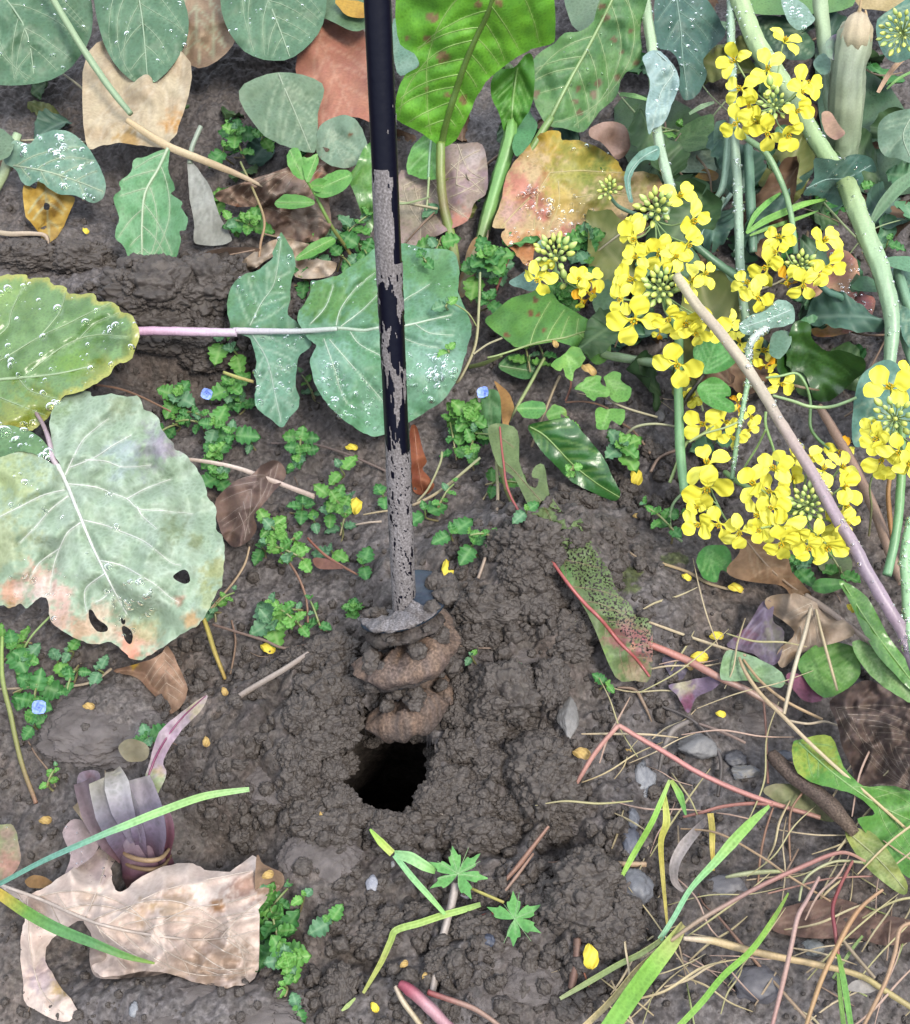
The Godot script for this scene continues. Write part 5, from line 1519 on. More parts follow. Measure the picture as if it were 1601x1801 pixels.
func rape_plants():
	var t: Node3D
	var c: Vector2
	# upper flower head, on the dewy thin stems
	t = rape("flowering_rape", "rape shoot with the topmost yellow flower head, on a thin stem beaded with dew", "G:830,560", .075)
	c = spot("G:830,570")
	stem_part("stem", t, "G:590,-60@.06 595,150@.058 600,400@.054 612,700@.050 630,1000@.044 640,1300@.036 650,1560@.028 690,1900@.018", [6, 7, 7.5, 7.5, 8, 8, 8, 7], "9cb8a0 a8c2a4 a4bca0 9ab49c 8fae8c", "stem", .003, 10, .05)
	dew("dew drops along the thin stem of the topmost flower head", "G:590,-60@.06 595,150@.058 600,400@.054 612,700@.050 630,1000@.044 640,1300@.036 650,1560@.028 690,1900@.018", [6, 7, 7.5, 7.5, 8, 8, 8, 7], 150)
	stem_part("side_stem", t, "G:610,720@.052 700,790@.056 790,860@.056 880,1030@.048 930,1200@.042 960,1430@.034", [4, 5.5, 5.5, 5, 5], "7fa070 8aac7c 84a878 8cb080")
	flowers(t, "G:620,350,84,-.7,.5 650,500,80,-.4,.2 630,690,88,-.7,-.3 800,390,92,.1,.3 890,240,76,.5,.9 1010,470,90,.6,.2 960,620,76,.5,-.1 800,740,92,0,-.6 910,750,88,.4,-.6 700,590,70,-.3,-.2 740,680,74,-.2,-.5 985,520,60,.8,.2", .078, c)
	buds(t, spot("G:840,590"), .076, 27, 17, 15)
	buds(t, spot("G:820,500"), .08, 8, 3, 22)
	# thick main stem with clasping leaf
	t = rape("rape_shoot", "thick ribbed pale green rape stem with a clasping leaf, crossing the right side", "G:1200,960", .05)
	t.set_meta("group", "bare rape stems")
	stem_part("stem", t, "G:600,-90@.062 650,20@.062 740,250@.060 860,430@.058 980,620@.056 1080,800@.054 1170,930@.052 1240,1030@.050 1300,1180@.048 1380,1380@.046 1450,1560@.044 I:1500,260@.036 1490,460@.028 1470,640@.020", [15, 16, 16, 15, 14, 14, 15, 17, 17, 16, 14, 11, 10], "9fba84 b4cc94 aec690 a4c088 b0c890 a8c498 9cbc98 94b890", "stem", .003, 16, .07)
	dew("dew drops on the thick ribbed rape stem", "G:600,-90@.062 650,20@.062 740,250@.060 860,430@.058 980,620@.056 1080,800@.054 1170,930@.052 1240,1030@.050 1300,1180@.048 1380,1380@.046 1450,1560@.044 I:1500,260@.036 1490,460@.028 1470,640@.020", [15, 16, 16, 15, 14, 14, 15, 17, 17, 16, 14, 11, 10], 130)
	leaf_part("clasping_leaf", t, "G:1000,1095 1060,1000 1060,900 1120,890 1200,900 1270,870 1370,880 1410,940 1400,970 1330,960 1340,1010 1300,1050 1240,1010 1220,1150 1150,1140 1080,1100", {"h": "G:1010,1090@.048 G:1200,960@.062 G:1400,940@.056", "c": ["6b9a8c", "7da898"], "vc": "a8c8bc", "mid": "G:1020,1060 1130,1010 1250,1000 1380,930", "midr": [1.5, 1.5, 1], "auto": [3, 45], "step": 3, "m": "wax", "wave": .004, "drops": [24, 1, 4], "droplabel": "water drops on the clasping leaf of the thick stem"})
	# left pale stem with the wilted folded leaf, ending in the second head
	t = rape("flowering_rape", "rape shoot with a wilted folded blue leaf, ending in yellow flowers", "G:200,1180", .06)
	stem_part("stem", t, "G:110,-60@.064 125,100@.062 150,260@.058 165,480@.056 175,690@.054 200,850@.052 240,1000@.052 262,1110@.054 215,1230@.052", [8, 9, 9, 8.5, 9, 9, 7, 4], "a4bc94 b0c8a0 a8c0a0 b4ccac a8c49c", "stem", .003, 12, .06)
	dew("dew drops on the stem of the wilted folded blue leaf", "G:110,-60@.064 125,100@.062 150,260@.058 165,480@.056 175,690@.054 200,850@.052 240,1000@.052 262,1110@.054 215,1230@.052", [8, 9, 9, 8.5, 9, 9, 7, 4], 60)
	leaf_part("wilted_leaf", t, "G:100,320 180,280 250,340 290,400 305,480 260,590 220,690 160,720 130,750 115,590 140,480 120,400", {"h": "G:190,290@.066 G:140,740@.058", "c": ["93b0ac", "a4bebc"], "vc": "c4d8cc", "mid": "G:180,300 270,400 200,520 150,720", "midr": [1.5, 1.2, .8], "auto": [4, 40], "step": 3, "m": "wax", "wave": .005, "crease": .004, "drops": [16, 1, 4], "droplabel": "water drops on the wilted folded blue leaf"})
	leaf_part("small_leaf", t, "G:0,960 60,870 140,820 190,830 180,900 100,900 40,980 30,1060 45,1130 20,1130 0,1040", {"h": "G:180,850@.056 G:20,1130@.044", "c": ["6f9c8c", "80aa98"], "vc": "a8c8b8", "mid": "G:180,840 80,900 15,1000 30,1120", "midr": [1.5, 1], "step": 3, "m": "wax"})
	c = spot("G:170,1210")
	buds(t, spot("G:170,1165"), .062, 32, 20, 21, -.1, .3)
	flowers(t, "G:300,1110,86,.4,.6 370,1240,84,.7,-.1 350,1370,80,.6,-.4 55,1340,86,-.4,-.2 40,1290,70,-.6,.3 190,1420,92,0,-.2 270,1450,70,.3,-.5", .06, c)
	# third head, big, with the flowers around it
	t = rape("flowering_rape", "rape shoot with the broad middle flower head, below the wilted leaf's stem", "H:1100,380", .066)
	c = spot("H:1100,400")
	stem_part("stem", t, "H:1100,410@.062 1130,520@.052 1190,640@.044 1200,800@.036 1195,960@.032 1200,1100@.028 1205,1300@.022 1230,1560@.016", [4, 6, 8, 8, 8, 8.5, 9, 8], "93b878 84b070 7cac70 78a86c 7cac74 80b078", "stem", .003, 12, .06)
	buds(t, c, .068, 34, 24, 20, 0, .2)
	flowers(t, "H:940,360,88,-.5,.2 880,470,74,-.8,0 950,580,112,-.1,-.3 1140,570,80,.1,-.6 1230,600,84,.3,-.4 1270,370,88,.5,.4 1340,330,76,.6,.4 1370,600,100,.4,-.4 1470,610,76,.8,-.3 1290,650,80,.3,-.8 960,240,76,-.4,.5 1180,240,80,.2,.6 870,400,60,-.8,.3", .068, c)
	flowers(t, "H:1190,830,98,0,-.4", .05, Vector2.ZERO)
	flowers(t, "H:1090,655,34,0,0! 1260,890,40,.3,-.3!", .04)
	# small bud head at the left
	t = rape("flowering_rape", "short rape shoot with grey green buds and two flowers, in front of the autumn leaf", "H:490,210", .045)
	stem_part("stem", t, "H:490,220@.044 505,330@.034 515,440@.024 540,560@.012", [3, 4, 4, 4], "8fae78 86a870")
	buds(t, spot("H:495,205"), .048, 36, 26, 19, -.1, .5)
	flowers(t, "H:410,350,84,-.4,-.5 450,300,60,-.3,-.1 690,360,78,.4,.3 690,430,60,.5,-.6! 650,470,56,.3,-.8! 640,360,60,-.2,.4", .044, spot("H:500,270"))
	buds(t, spot("H:560,375"), .036, 10, 3, 22)
	leaf_part("leaf", t, "H:400,150 430,130 450,170 430,200 405,185", {"h": "H:420,160@.04", "c": TEAL, "step": 3, "m": "wax"})
	# tiny bud head on the autumn leaf
	t = rape("rape_bud_head", "tiny closed bud head standing before the yellow autumn leaf", "F:1250,920", .04)
	stem_part("stem", t, "F:1250,950@.036 1290,1000@.03 1380,1040@.024 1500,1060@.02", [3, 3.5, 3.5], "6f947c 6c9078")
	buds(t, spot("F:1245,920"), .042, 20, 16, 14, -.1, .3)
	# fourth head at right
	t = rape("flowering_rape", "rape shoot with a small half opened flower head left of the thick ribbed stem", "G:980,1500", .05)
	c = spot("G:985,1490")
	stem_part("stem", t, "G:985,1500@.05 1060,1570@.046 1140,1640@.040 I:1200,130@.036 1260,170@.03", [3, 5, 6, 6], "5c8468 54786a 5a8268")
	buds(t, c, .052, 24, 20, 15)
	flowers(t, "G:870,1340,78,-.4,.5 800,1500,90,-.7,-.2 1110,1360,88,.5,.5 1130,1500,80,.7,-.2 1000,1590,86,.1,-.7 910,1580,64,-.3,-.6! 850,1420,60,-.5,.3 1080,1540,60,.5,-.5", .052, c)
	flowers(t, "I:690,60,76,-.2,.4 740,130,70,.3,-.5 700,110,50,.2,-.2!", .044)
	# the dewy white ended stem and the leaves under it
	t = rape("rape_shoot", "short wilted rape tip beaded with silver dew left of the dark cupped leaf", "I:740,340", .05)
	t.set_meta("group", "bare rape stems")
	stem_part("stem", t, "I:790,310@.05 720,370@.050 690,450@.046 695,560@.040 665,740@.034 630,930@.028 600,1160@.022", [6, 7, 6, 5, 4.5, 4.5, 4], "c4d0c8 b8c8bc 93b48c 8ab084 86ac7c 7ca474")
	dew("silver dew beading the wilted rape tip and its stem", "I:790,310@.05 720,370@.050 690,450@.046 695,560@.040 665,740@.034 630,930@.028 600,1160@.022", [6, 7, 6, 5, 4.5, 4.5, 4], 130)
	leaf_part("leaf", t, "I:640,290 700,240 790,210 860,150 940,180 950,270 890,300 820,310 760,330 690,350 650,330", {"h": "I:650,300@.044 I:930,200@.052", "c": ["86aa96", "9cbcac"], "vc": "c4dcd0", "mid": "I:650,310 780,270 930,210", "midr": [1.5, 1], "step": 3, "m": "wax", "drops": [70, .8, 4], "droplabel": "silver dew on the wilted rape tip"})
	leaf_part("leaf", t, "I:830,340 920,330 930,400 870,480 810,450", {"h": "I:870,400@.036", "c": TEAL, "step": 3, "m": "wax"})
	# flowers low among the leaves, in shade
	t = rape("flowering_rape", "low rape shoot with yellow flowers hidden among the green three lobed leaves", "I:480,860", .03)
	stem_part("stem", t, "I:500,860@.03 400,930@.024 340,960@.02 250,1180@.012", [2.5, 3, 3], "a4b870 98b068")
	flowers(t, "I:440,850,92,-.2,0 560,840,76,.5,.1 600,920,70,.3,-.4 640,390,60,0,.4 770,440,80,.3,.2 790,520,56,.3,-.6! 870,620,74,.6,-.3 380,700,56,-.3,-.2 700,810,50,.5,0 690,880,50,.6,-.3 630,730,44,.3,.2!", .026, Vector2.ZERO)
	stem_part("tendril", t, "I:790,780@.05 790,860@.046 830,980@.04 860,1100@.034 880,1200@.03", [2.5, 2.5, 2, 2], "8fb068 84a85c 9cb878")
	stem_part("tendril", t, "I:790,880@.046 740,980@.036 690,1060@.03 650,1130@.024", [2, 2, 2], "8fae68 8aa860")
	stem_part("tendril", t, "I:360,950@.03 440,905@.034 560,870@.036 630,840@.036", [2, 2, 2], "b4c080 a4b878")
	stem_part("tendril", t, "I:830,690@.04 940,720@.042 1030,750@.042 1140,755@.040 1230,730@.038 1300,700@.04", [2.5, 3, 3, 2.5], "a4bc84 9cb87c 8fb078")
	stem_part("tendril", t, "I:790,590@.036 870,580@.038 960,565@.038 1010,620@.036 1040,720@.03 1040,860@.024 1080,930@.02 1150,990@.02", [2, 2.5, 2.5, 3, 3], "98b078 86a868 6f9458 6a9054")
	flowers(t, "I:1210,1000,72,0,-.2!", .022)
	# fifth head, the big one low at the right
	t = rape("flowering_rape", "rape shoot with the largest, lowest yellow flower head, crossed by the purple stem", "I:1030,1290", .06)
	c = spot("I:1000,1300")
	stem_part("stem", t, "I:1010,1300@.056 960,1340@.044 880,1300@.034 760,1240@.026 640,1180@.02 560,1120@.014", [4, 5, 5, 5], "8fb070 84a868 8aac70")
	buds(t, spot("I:1030,1290"), .062, 36, 26, 17)
	flowers(t, "I:460,1080,96,-.1,.7 460,1200,100,0,-.6 420,1410,78,-.5,-.3 530,1410,82,-.2,-.4 640,1450,90,.1,-.6 410,1320,54,-.5,.2", .046, spot("I:520,1270"))
	flowers(t, "I:730,1190,92,-.6,.4 820,1230,84,-.4,.1 830,1320,80,-.4,-.1 750,1360,76,-.6,-.2 870,1430,104,-.3,-.5 880,1510,86,-.1,-.7 760,1440,70,-.5,-.5 840,1110,88,-.3,.6 930,1060,86,-.1,.7 1030,1050,80,.1,.7 1110,1110,76,.4,.6 1210,1100,90,.7,.5 1220,1210,84,.8,.1 1230,1310,80,.8,-.2 1170,1390,84,.5,-.5 1080,1480,90,.3,-.6 1130,1530,96,.4,-.7 1030,1530,84,.1,-.8 960,1470,80,-.1,-.7 940,1160,74,-.2,.4 1240,1400,60,.7,-.4", .06, c)
	# right edge head
	t = rape("flowering_rape", "rape shoot at the right edge with wide open flowers above green buds", "I:1530,820", .07)
	c = spot("I:1540,800")
	stem_part("stem", t, "I:1550,830@.066 1555,1000@.058 1548,1200@.050 1535,1380@.044 1505,1560@.038 1470,1700@.034", [6, 8, 8, 8, 8], "84ac68 7cac68 7aaa74 7cac80", "stem", .003, 12, .05)
	buds(t, spot("I:1500,820"), .072, 42, 24, 21, -.2, 0)
	flowers(t, "I:1490,650,118,-.2,.4 1600,590,84,.5,.6 1420,930,84,-.7,-.1 1450,1040,90,-.4,-.5 1540,1000,90,0,-.4 1610,960,90,.5,-.2 1400,870,60,-.8,.1 1590,1060,80,.4,-.6 1510,1090,60,0,-.8", .07, c)
	t = rape("rape_shoot", "green stem thick with dew drops at the right edge under the last flower head", "J:1590,100", .05)
	t.set_meta("group", "bare rape stems")
	stem_part("stem", t, "I:1610,1380@.058 J:1580,60@.054 1585,200@.050 1600,420@.046 1640,600@.04", [9, 10, 10, 10], "8cb884 94bc8c 9cc090")
	dew("dew drops on the green stem at the right edge", "I:1610,1380@.058 J:1580,60@.054 1585,200@.050 1600,420@.046 1640,600@.04", [9, 10, 10, 10], 110)
	t = rape("rape_bud_head", "unopened grey green bud head in the top right corner", "G:1545,190", .07)
	stem_part("stem", t, "G:1560,200@.066 1600,300@.056 1680,420@.05", [4, 5, 5], "86a890 84a888")
	buds(t, spot("G:1550,180"), .074, 44, 34, 15, -.1, .1)
	# purple leaning stems
	t = rape("rape_shoot", "long pale purple stem slanting from the middle flowers to the lower right", "I:790,700", .07)
	t.set_meta("group", "bare rape stems")
	stem_part("stem", t, "I:290,20@.074 400,180@.076 520,320@.078 620,450@.078 700,560@.076 790,700@.074 860,820@.072 960,980@.070 1060,1140@.068 1180,1360@.064 1290,1540@.060 J:1400,150@.056 1500,320@.050 1570,440@.044 1640,640@.036", [9, 9.5, 10, 10, 10, 10, 10.5, 11, 11.5, 12, 12, 12], "cfc4a0 c8b8a0 c4b8a0 b8ac98 b4a098 a8949c a0909c a08c98 9c8c94", "stem", .003, 12, .05)
	dew("dew drops on the long pale purple stem", "I:290,20@.074 400,180@.076 520,320@.078 620,450@.078 700,560@.076 790,700@.074 860,820@.072 960,980@.070 1060,1140@.068 1180,1360@.064 1290,1540@.060 J:1400,150@.056 1500,320@.050 1570,440@.044 1640,640@.036", [9, 9.5, 10, 10, 10, 10, 10.5, 11, 11.5, 12, 12, 12], 60)
	rod("dry_straw", "brown dry stem lying behind the pale purple stem at the right", "stem", "I:1090,750@.022 1180,900@.022 1280,1080@.022 1400,1330@.02 1500,1600@.018 1560,1750@.016", [7, 9, 9, 9, 8], "a88c78 a48674 9c8270 a08878")
	rod("dry_straw", "thin orange brown dry stalk right of the brown dry stem", "stem", "I:1490,1120@.04 1478,1250@.034 1490,1400@.026 1505,1520@.02", [3.5, 4, 4], "b08858 a87c50")
	# the cut stump of a cabbage like stalk
	t = thing("cut_stump", "upright cut rape stalk with a cream top in the top right corner", "plant stump", over(spot("G:1250,600"), .05))
	stem_part("stem", t, "G:1225,900@.016 1228,800@.024 1240,600@.042 1255,400@.058 1285,220@.070 1300,150@.073", [21, 26, 30, 28, 31, 26], "8a9c80 9cae8c a8b494 94a088 b0ba9c ccc4a4", "stem", .003, 24, .06)
	stem_part("cut_top", t, "G:1285,250@.068 1295,200@.073 1305,140@.077 1312,95@.079 1315,70@.080", [25, 29, 24, 15, 4], "b8b494 ccbc9c c4b498 b09878", "straw", .003, 20, .07)
	stem_part("splinter", t, "G:1310,80@.080 1320,40@.084 1325,-10@.088", [5, 2.5, 1], "cdb890 c4a880", "straw")
	stem_part("splinter", t, "G:1350,110@.078 1352,80@.080 1350,55@.082", [5, 3, 1], "cdb890 c4a880", "straw")
	leaf_part("bract", t, "G:1130,230 1190,190 1230,230 1250,320 1290,330 1280,350 1150,330 1130,290", {"h": "G:1180,230@.066 G:1270,340@.062", "c": ["a890b0", "8aa890"], "step": 3, "m": "wax"})
	leaf_part("bract", t, "G:1060,340 1110,300 1150,330 1150,400 1110,420 1070,390", {"h": "G:1110,350@.056", "c": TEAL, "step": 3, "m": "wax"})
	stem_thing("rape_shoot", "short pale green stalk beside the cut stump at the top edge", "stalk", "G:1085,-120@.062 1100,60@.058 1120,250@.052 1130,420@.046 1150,640@.036", [13, 13, 12, 10, 8], "a0b48c a4b890 94aa88 8ca484", "stem", "bare rape stems")
	stem_thing("rape_shoot", "dark green stem behind the dewy thin stem", "stalk", "G:690,820@.036 700,1000@.034 705,1150@.030 720,1420@.02", [8, 8.5, 8.5, 7], "6f947c 749a80 6f947c", "stem", "bare rape stems")
	stem_thing("rape_shoot", "forked green side stem below the small upright blue green leaf", "stalk", "G:580,720@.044 570,900@.04 545,1060@.034 480,1140@.028 415,1195@.022", [6, 6.5, 6, 4.5, 4], "8cac90 93b298 84a68a", "stem", "bare rape stems")
	stem_thing("rape_shoot", "thin pale side stem slanting left under the forked stem", "stalk", "G:595,1090@.034 500,1220@.028 415,1340@.022", [4, 4, 3.5], "9cb8a4 a4bca8", "stem", "bare rape stems")
	stem_thing("rape_shoot", "thin side stem dropping straight below the forked stem", "stalk", "G:560,1110@.034 500,1230@.026 470,1370@.018", [4.5, 4.5, 4], "8aa88c 93b094", "stem", "bare rape stems")
	stem_thing("rape_shoot", "dark green slanting stem right of the second flower head", "stalk", "H:1240,100@.04 1320,190@.036 1420,270@.032 1530,350@.03", [6, 7, 7], "5f8260 587c5c", "stem", "bare rape stems")
	stem_thing("rape_shoot", "stout green stalk lying flat between yellow veined leaf and single flower", "stalk", "H:760,775@.014 820,790@.014 950,812@.014 1110,838@.016 1180,850@.018", [7, 8, 8, 7], "8aa878 98b488 86a876", "stem", "bare rape stems")
	stem_thing("rape_shoot", "green stem curving up at the right edge behind the yellow head", "stalk", "I:1530,-20@.03 1570,120@.028 1600,200@.026 1640,300@.022", [8, 9, 9], "7ca484 84ac88", "stem", "bare rape stems")
	stem_thing("rape_shoot", "pair of green stems joining at the right edge, behind the thick ribbed stem", "stalk", "I:1520,240@.024 1560,340@.022 1600,470@.020 1640,600@.018", [7, 8, 8], "86ae8c 7ca484", "stem", "bare rape stems")
func dead_leaves():
	var t: Node3D
	leaf("dead_leaf", "pinkish half pipe of a dried leaf stalk curving over the rough clod", "A:555,958 640,945 760,895 900,830 1000,770 1100,735 1280,730 1300,750 1200,757 1100,778 960,855 850,905 740,965 665,1000 640,1055 600,1010", {"h": "A:600,980@.026 A:1000,790@.034 A:1290,740@.024", "c": ["c4a894", "b89a88"], "vc": "d8c4b4", "mid": "A:580,965 760,925 980,810 1280,742", "midr": [2, 3, 2], "mc": "c8ac98", "m": "dry", "step": 3, "wave": .002, "cup": .02})
	t = leaf("dead_leaf", "large crumpled pinkish tan dead leaf at the lower left", "D:0,1190 120,1230 200,1200 300,1130 400,1070 470,990 510,960 530,1000 500,1080 490,1130 500,1200 540,1220 600,1170 720,1110 830,1090 900,1120 1010,1130 1110,1060 1150,1110 1140,1160 1230,1190 1180,1240 1140,1300 1140,1400 1120,1600 1000,1640 880,1620 740,1580 640,1570 520,1590 440,1590 405,1540 410,1440 380,1370 340,1350 230,1430 200,1500 240,1600 310,1690 340,1750 280,1790 120,1720 100,1600 90,1440 110,1350 90,1270 40,1230",
		{"h": "D:20,1190@.024 D:490,990@.022 D:1100,1100@.030 D:1000,1600@.020 D:250,1750@.016 D:600,1350@.036 D:120,1450@.026 D:800,1200@.034", "k": 1.02, "c": ["dccabe", "cfbaae"], "vc": "dccbbc", "vw": 2.5, "mid": "D:0,1192 200,1262 400,1350 600,1400 850,1432 1000,1420 1130,1390", "midr": [4.5, 4.5, 3.5, 2, 1], "mc": "d4c4b8", "auto": [9, 42], "veins": ["D:380,1330 440,1180 500,980", "D:480,1360 700,1220 1100,1130", "D:650,1390 820,1300 1000,1270 1130,1230", "D:420,1370 560,1480 720,1560", "D:600,1400 800,1520 1000,1600", "D:120,1250 130,1450 180,1650 280,1760", "D:300,1310 250,1230"], "vr": [1.8, .8],
		"patches": [["D:760,1270", 34, "b89870", .6], ["D:620,1320", 26, "b8986c", .6], ["D:960,1290", 16, "a8743c"], ["D:960,1560", 60, "a88c74", .8], ["D:800,1560", 40, "b09884", .7], ["D:560,1540", 50, "b4a094"], ["D:270,1620", 30, "b89c60"], ["D:1080,1200", 30, "b49080"], ["D:170,1600", 30, "cbb8bc"], ["D:1180,1200", 26, "b89880"], ["D:440,1110", 30, "c4aca8"]], "rough": 3.5, "wave": .003, "wf": .010, "crease": .011, "cup": -.010, "groove": -.0022, "m": "dry", "step": 4, "drops": [26, .8, 3], "droplabel": "a few water drops on the large tan dead leaf", "wet": [["D:440,1110", 34], ["D:150,1430", 30]]})
	leaf_part("underside_flap", t, "D:405,1440 520,1440 640,1500 740,1560 700,1585 560,1600 440,1600 400,1550", {"h": "D:420,1500@.016 D:700,1570@.016", "c": ["b4a49c", "a4948c"], "m": "dry", "step": 4, "wave": .004, "crease": .004})
	leaf_part("curled_tip", t, "D:1130,1060 1160,1100 1240,1140 1245,1190 1190,1250 1140,1300 1120,1200", {"h": "D:1150,1080@.034 D:1180,1240@.016", "c": ["b89c84", "a88a74"], "m": "dry", "step": 3, "wave": .004, "crease": .004})
	leaf("dead_leaf", "pinkish leaf scrap with drops behind the purple stump, above the big tan leaf", "D:275,960 330,900 400,930 430,990 420,1050 330,1120 285,1150 310,1060", {"h": "D:350,1000@.020", "c": ["bca8a8", "a89898"], "m": "dry", "step": 3, "drops": [16, 1, 3], "droplabel": "drops on the pinkish scrap by the stump"})
	leaf("dead_leaf", "rusty brown curled leaf under the scorched tip of the big pale leaf", "D:500,250 600,220 700,180 740,140 790,240 825,330 800,400 760,435 730,430 720,400 650,330 600,280", {"h": "D:600,240@.018 D:740,420@.012 D:760,200@.022", "c": ["a4846c", "8a6c58"], "vc": "c4a890", "mid": "D:720,160 730,290 750,420", "auto": [5, 45], "vr": [1, .5], "m": "dry", "step": 3, "wave": .004, "crease": .006, "patches": [["D:590,215", 12, "c8a02c"], ["D:740,240", 30, "b49078"]]})
	leaf("dead_leaf", "green and rose leaf end at the left edge below the purple stump", "D:-60,930 0,925 60,930 80,1000 92,1080 50,1150 0,1172 -60,1160", {"h": "D:20,1040@.024", "c": ["8a9468", "a08878"], "patches": [["D:40,1100", 26, "b48478"]], "step": 4, "m": "wax", "drops": [10, 1, 3], "droplabel": "drops on the green and rose leaf end"})
	leaf("dead_leaf", "small brown leaf edge between stump and big tan leaf", "D:110,1170 150,1148 200,1155 240,1190 190,1205 130,1200", {"h": "D:170,1180@.016", "c": ["a8865c", "8c6c48"], "m": "dry", "step": 3})
	leaf("dead_leaf", "crinkled dark brown leaf among speedwell right of the big pale leaf", "C:1090,680 1180,590 1260,560 1330,500 1400,490 1440,560 1380,640 1330,700 1280,760 1290,830 1240,900 1170,920 1120,860 1085,760", {"h": "C:1200,700@.018 C:1380,540@.020 C:1180,900@.010", "c": ["8f766a", "74605a"], "vc": "a8948a", "mid": "C:1400,500 1250,650 1150,880", "auto": [6, 40], "vr": [.9, .5], "m": "dry", "step": 3, "wave": .005, "crease": .009})
	leaf("dead_leaf", "reddish brown dry leaf standing behind the auger shaft at its right", "M:895,220 930,210 960,330 980,390 960,430 1000,480 1020,520 980,560 930,560 905,520 900,400", {"h": "M:920,220@.024 M:960,560@.008", "c": ["9a5c40", "854a34"], "vc": "b47c60", "mid": "M:915,220 935,400 960,550", "midr": [1.2, .8], "mc": "a86c50", "auto": [4, 40], "m": "dry", "step": 3, "wave": .004, "crease": .006})
	leaf("dead_leaf", "thin red brown leaf scrap left of the auger's top blade", "M:385,900 450,895 530,930 540,950 420,950", {"h": "M:460,920@.012", "c": ["8c6458", "7a5448"], "m": "dry", "step": 3})
	leaf("dead_leaf", "ochre torn leaf strip under the blue speedwell flower", "H:160,930 240,1000 270,1080 240,1170 270,1220 220,1230 200,1130 190,1020", {"h": "H:220,1050@.018", "c": ["b89058", "a47c4c"], "m": "dry", "step": 3})
	leaf("dead_leaf", "tan dead leaf tapering to a knot above the violet leaf scraps", "J:740,150 800,60 830,-20 1000,30 1050,150 1130,240 1150,300 1060,290 1000,215 850,195", {"h": "J:820,60@.020 J:1120,280@.018", "c": ["b49070", "9a7a5c"], "vc": "c8ac8c", "mid": "J:830,0 960,150 1130,280", "midr": [2, 2.5], "mc": "b89c80", "auto": [5, 35], "m": "dry", "step": 3.5, "wave": .005, "crease": .007})
	leaf("dead_leaf", "whitish tan curled dead leaf half below the knot", "J:930,270 1040,250 1120,270 1300,380 1340,430 1300,465 1180,500 1090,530 1000,600 980,520 1060,430 940,330", {"h": "J:960,300@.022 J:1320,430@.022 J:1000,590@.008", "c": ["bca894", "a48c74"], "vc": "cdbca8", "mid": "J:1140,290 1080,420 1010,570", "auto": [6, 40], "vr": [1, .5], "m": "dry", "step": 3.5, "wave": .005, "crease": .009})
	rod("dead_stalk", "grey brown dead stalk from the knot of the tan leaf to the lower right", "stalk", "J:1110,260@.022 1220,330@.024 1350,430@.024 1450,510@.022 1530,610@.018", [6, 6, 5.5, 5, 4], "a49484 8f8078 84766c 8c7e74")
	leaf("rape_leaf", "dark violet leaf scrap under the whitish curled dead leaf", "J:740,490 830,410 910,290 960,300 960,380 1010,430 990,560 930,590 880,540 820,520", {"h": "J:780,480@.012 J:940,310@.022 J:940,580@.010", "c": ["7c6c80", "68586c"], "vc": "9488a0", "mid": "J:930,300 900,450 930,580", "auto": [4, 40], "m": "wax", "step": 3, "patches": [["J:960,450", 30, "8c8878", .7], ["J:840,440", 24, "6c4458"]]})
	leaf("rape_leaf", "violet and cream leaf scrap under the pink leaf stalk", "J:470,680 560,660 640,640 720,640 690,690 600,740 560,810 510,730", {"h": "J:600,690@.012", "c": ["8c7890", "7a6880"], "patches": [["J:530,680", 22, "b4ac90"], ["J:560,760", 18, "784058"]], "m": "wax", "step": 3})
	leaf("rape_leaf", "small grey violet scrap left of the yellow petal by the pink stalk", "J:440,550 550,570 545,640 490,650", {"h": "J:500,600@.010", "c": ["7c7484", "6a6274"], "m": "wax", "step": 3})
	leaf("rape_leaf", "magenta leaf scrap under the crossing straws", "J:1020,630 1080,630 1190,740 1120,760 1050,700", {"h": "J:1100,690@.014", "c": ["985c74", "7c4c60"], "m": "wax", "step": 3})
	leaf("rape_leaf", "pale green leaf scrap over the pink leaf stalk", "J:710,640 740,520 820,530 900,560 1000,620 1010,680 960,690 870,660 760,660", {"h": "J:740,600@.020 J:980,660@.018", "c": ["93b08c", "80a070"], "vc": "a8c098", "mid": "J:720,600 860,620 1000,670", "auto": [4, 40], "step": 3, "m": "wax"})
	leaf("dock_leaf", "long green leaf under the purple stem at the right", "J:1270,190 1400,270 1500,450 1640,640 1640,720 1560,660 1420,500 1330,310", {"h": "J:1330,260@.028 J:1600,640@.022", "c": ["67a040", "5a9038"], "vc": "94bc6c", "mid": "J:1290,210 1440,440 1630,690", "midr": [2, 1.5], "auto": [6, 30], "step": 4, "m": "gloss"})
	leaf("dock_leaf", "bright green leaf beneath the straws at the right, beside the dead leaf", "J:1080,560 1190,480 1330,500 1370,600 1330,680 1200,740 1100,640", {"h": "J:1200,600@.014", "c": ["6a9a4c", "5a8a44"], "vc": "98bc78", "mid": "J:1100,600 1330,600", "auto": [5, 40], "step": 4})
	leaf("dock_leaf", "pale green leaf over the bright green leaf at the right edge", "J:1330,480 1420,490 1580,630 1640,720 1640,800 1480,690 1370,580", {"h": "J:1350,500@.022 J:1600,740@.018", "c": ["8ab070", "7aa464"], "vc": "b4cc98", "mid": "J:1340,490 1480,600 1630,770", "auto": [5, 35], "step": 4})
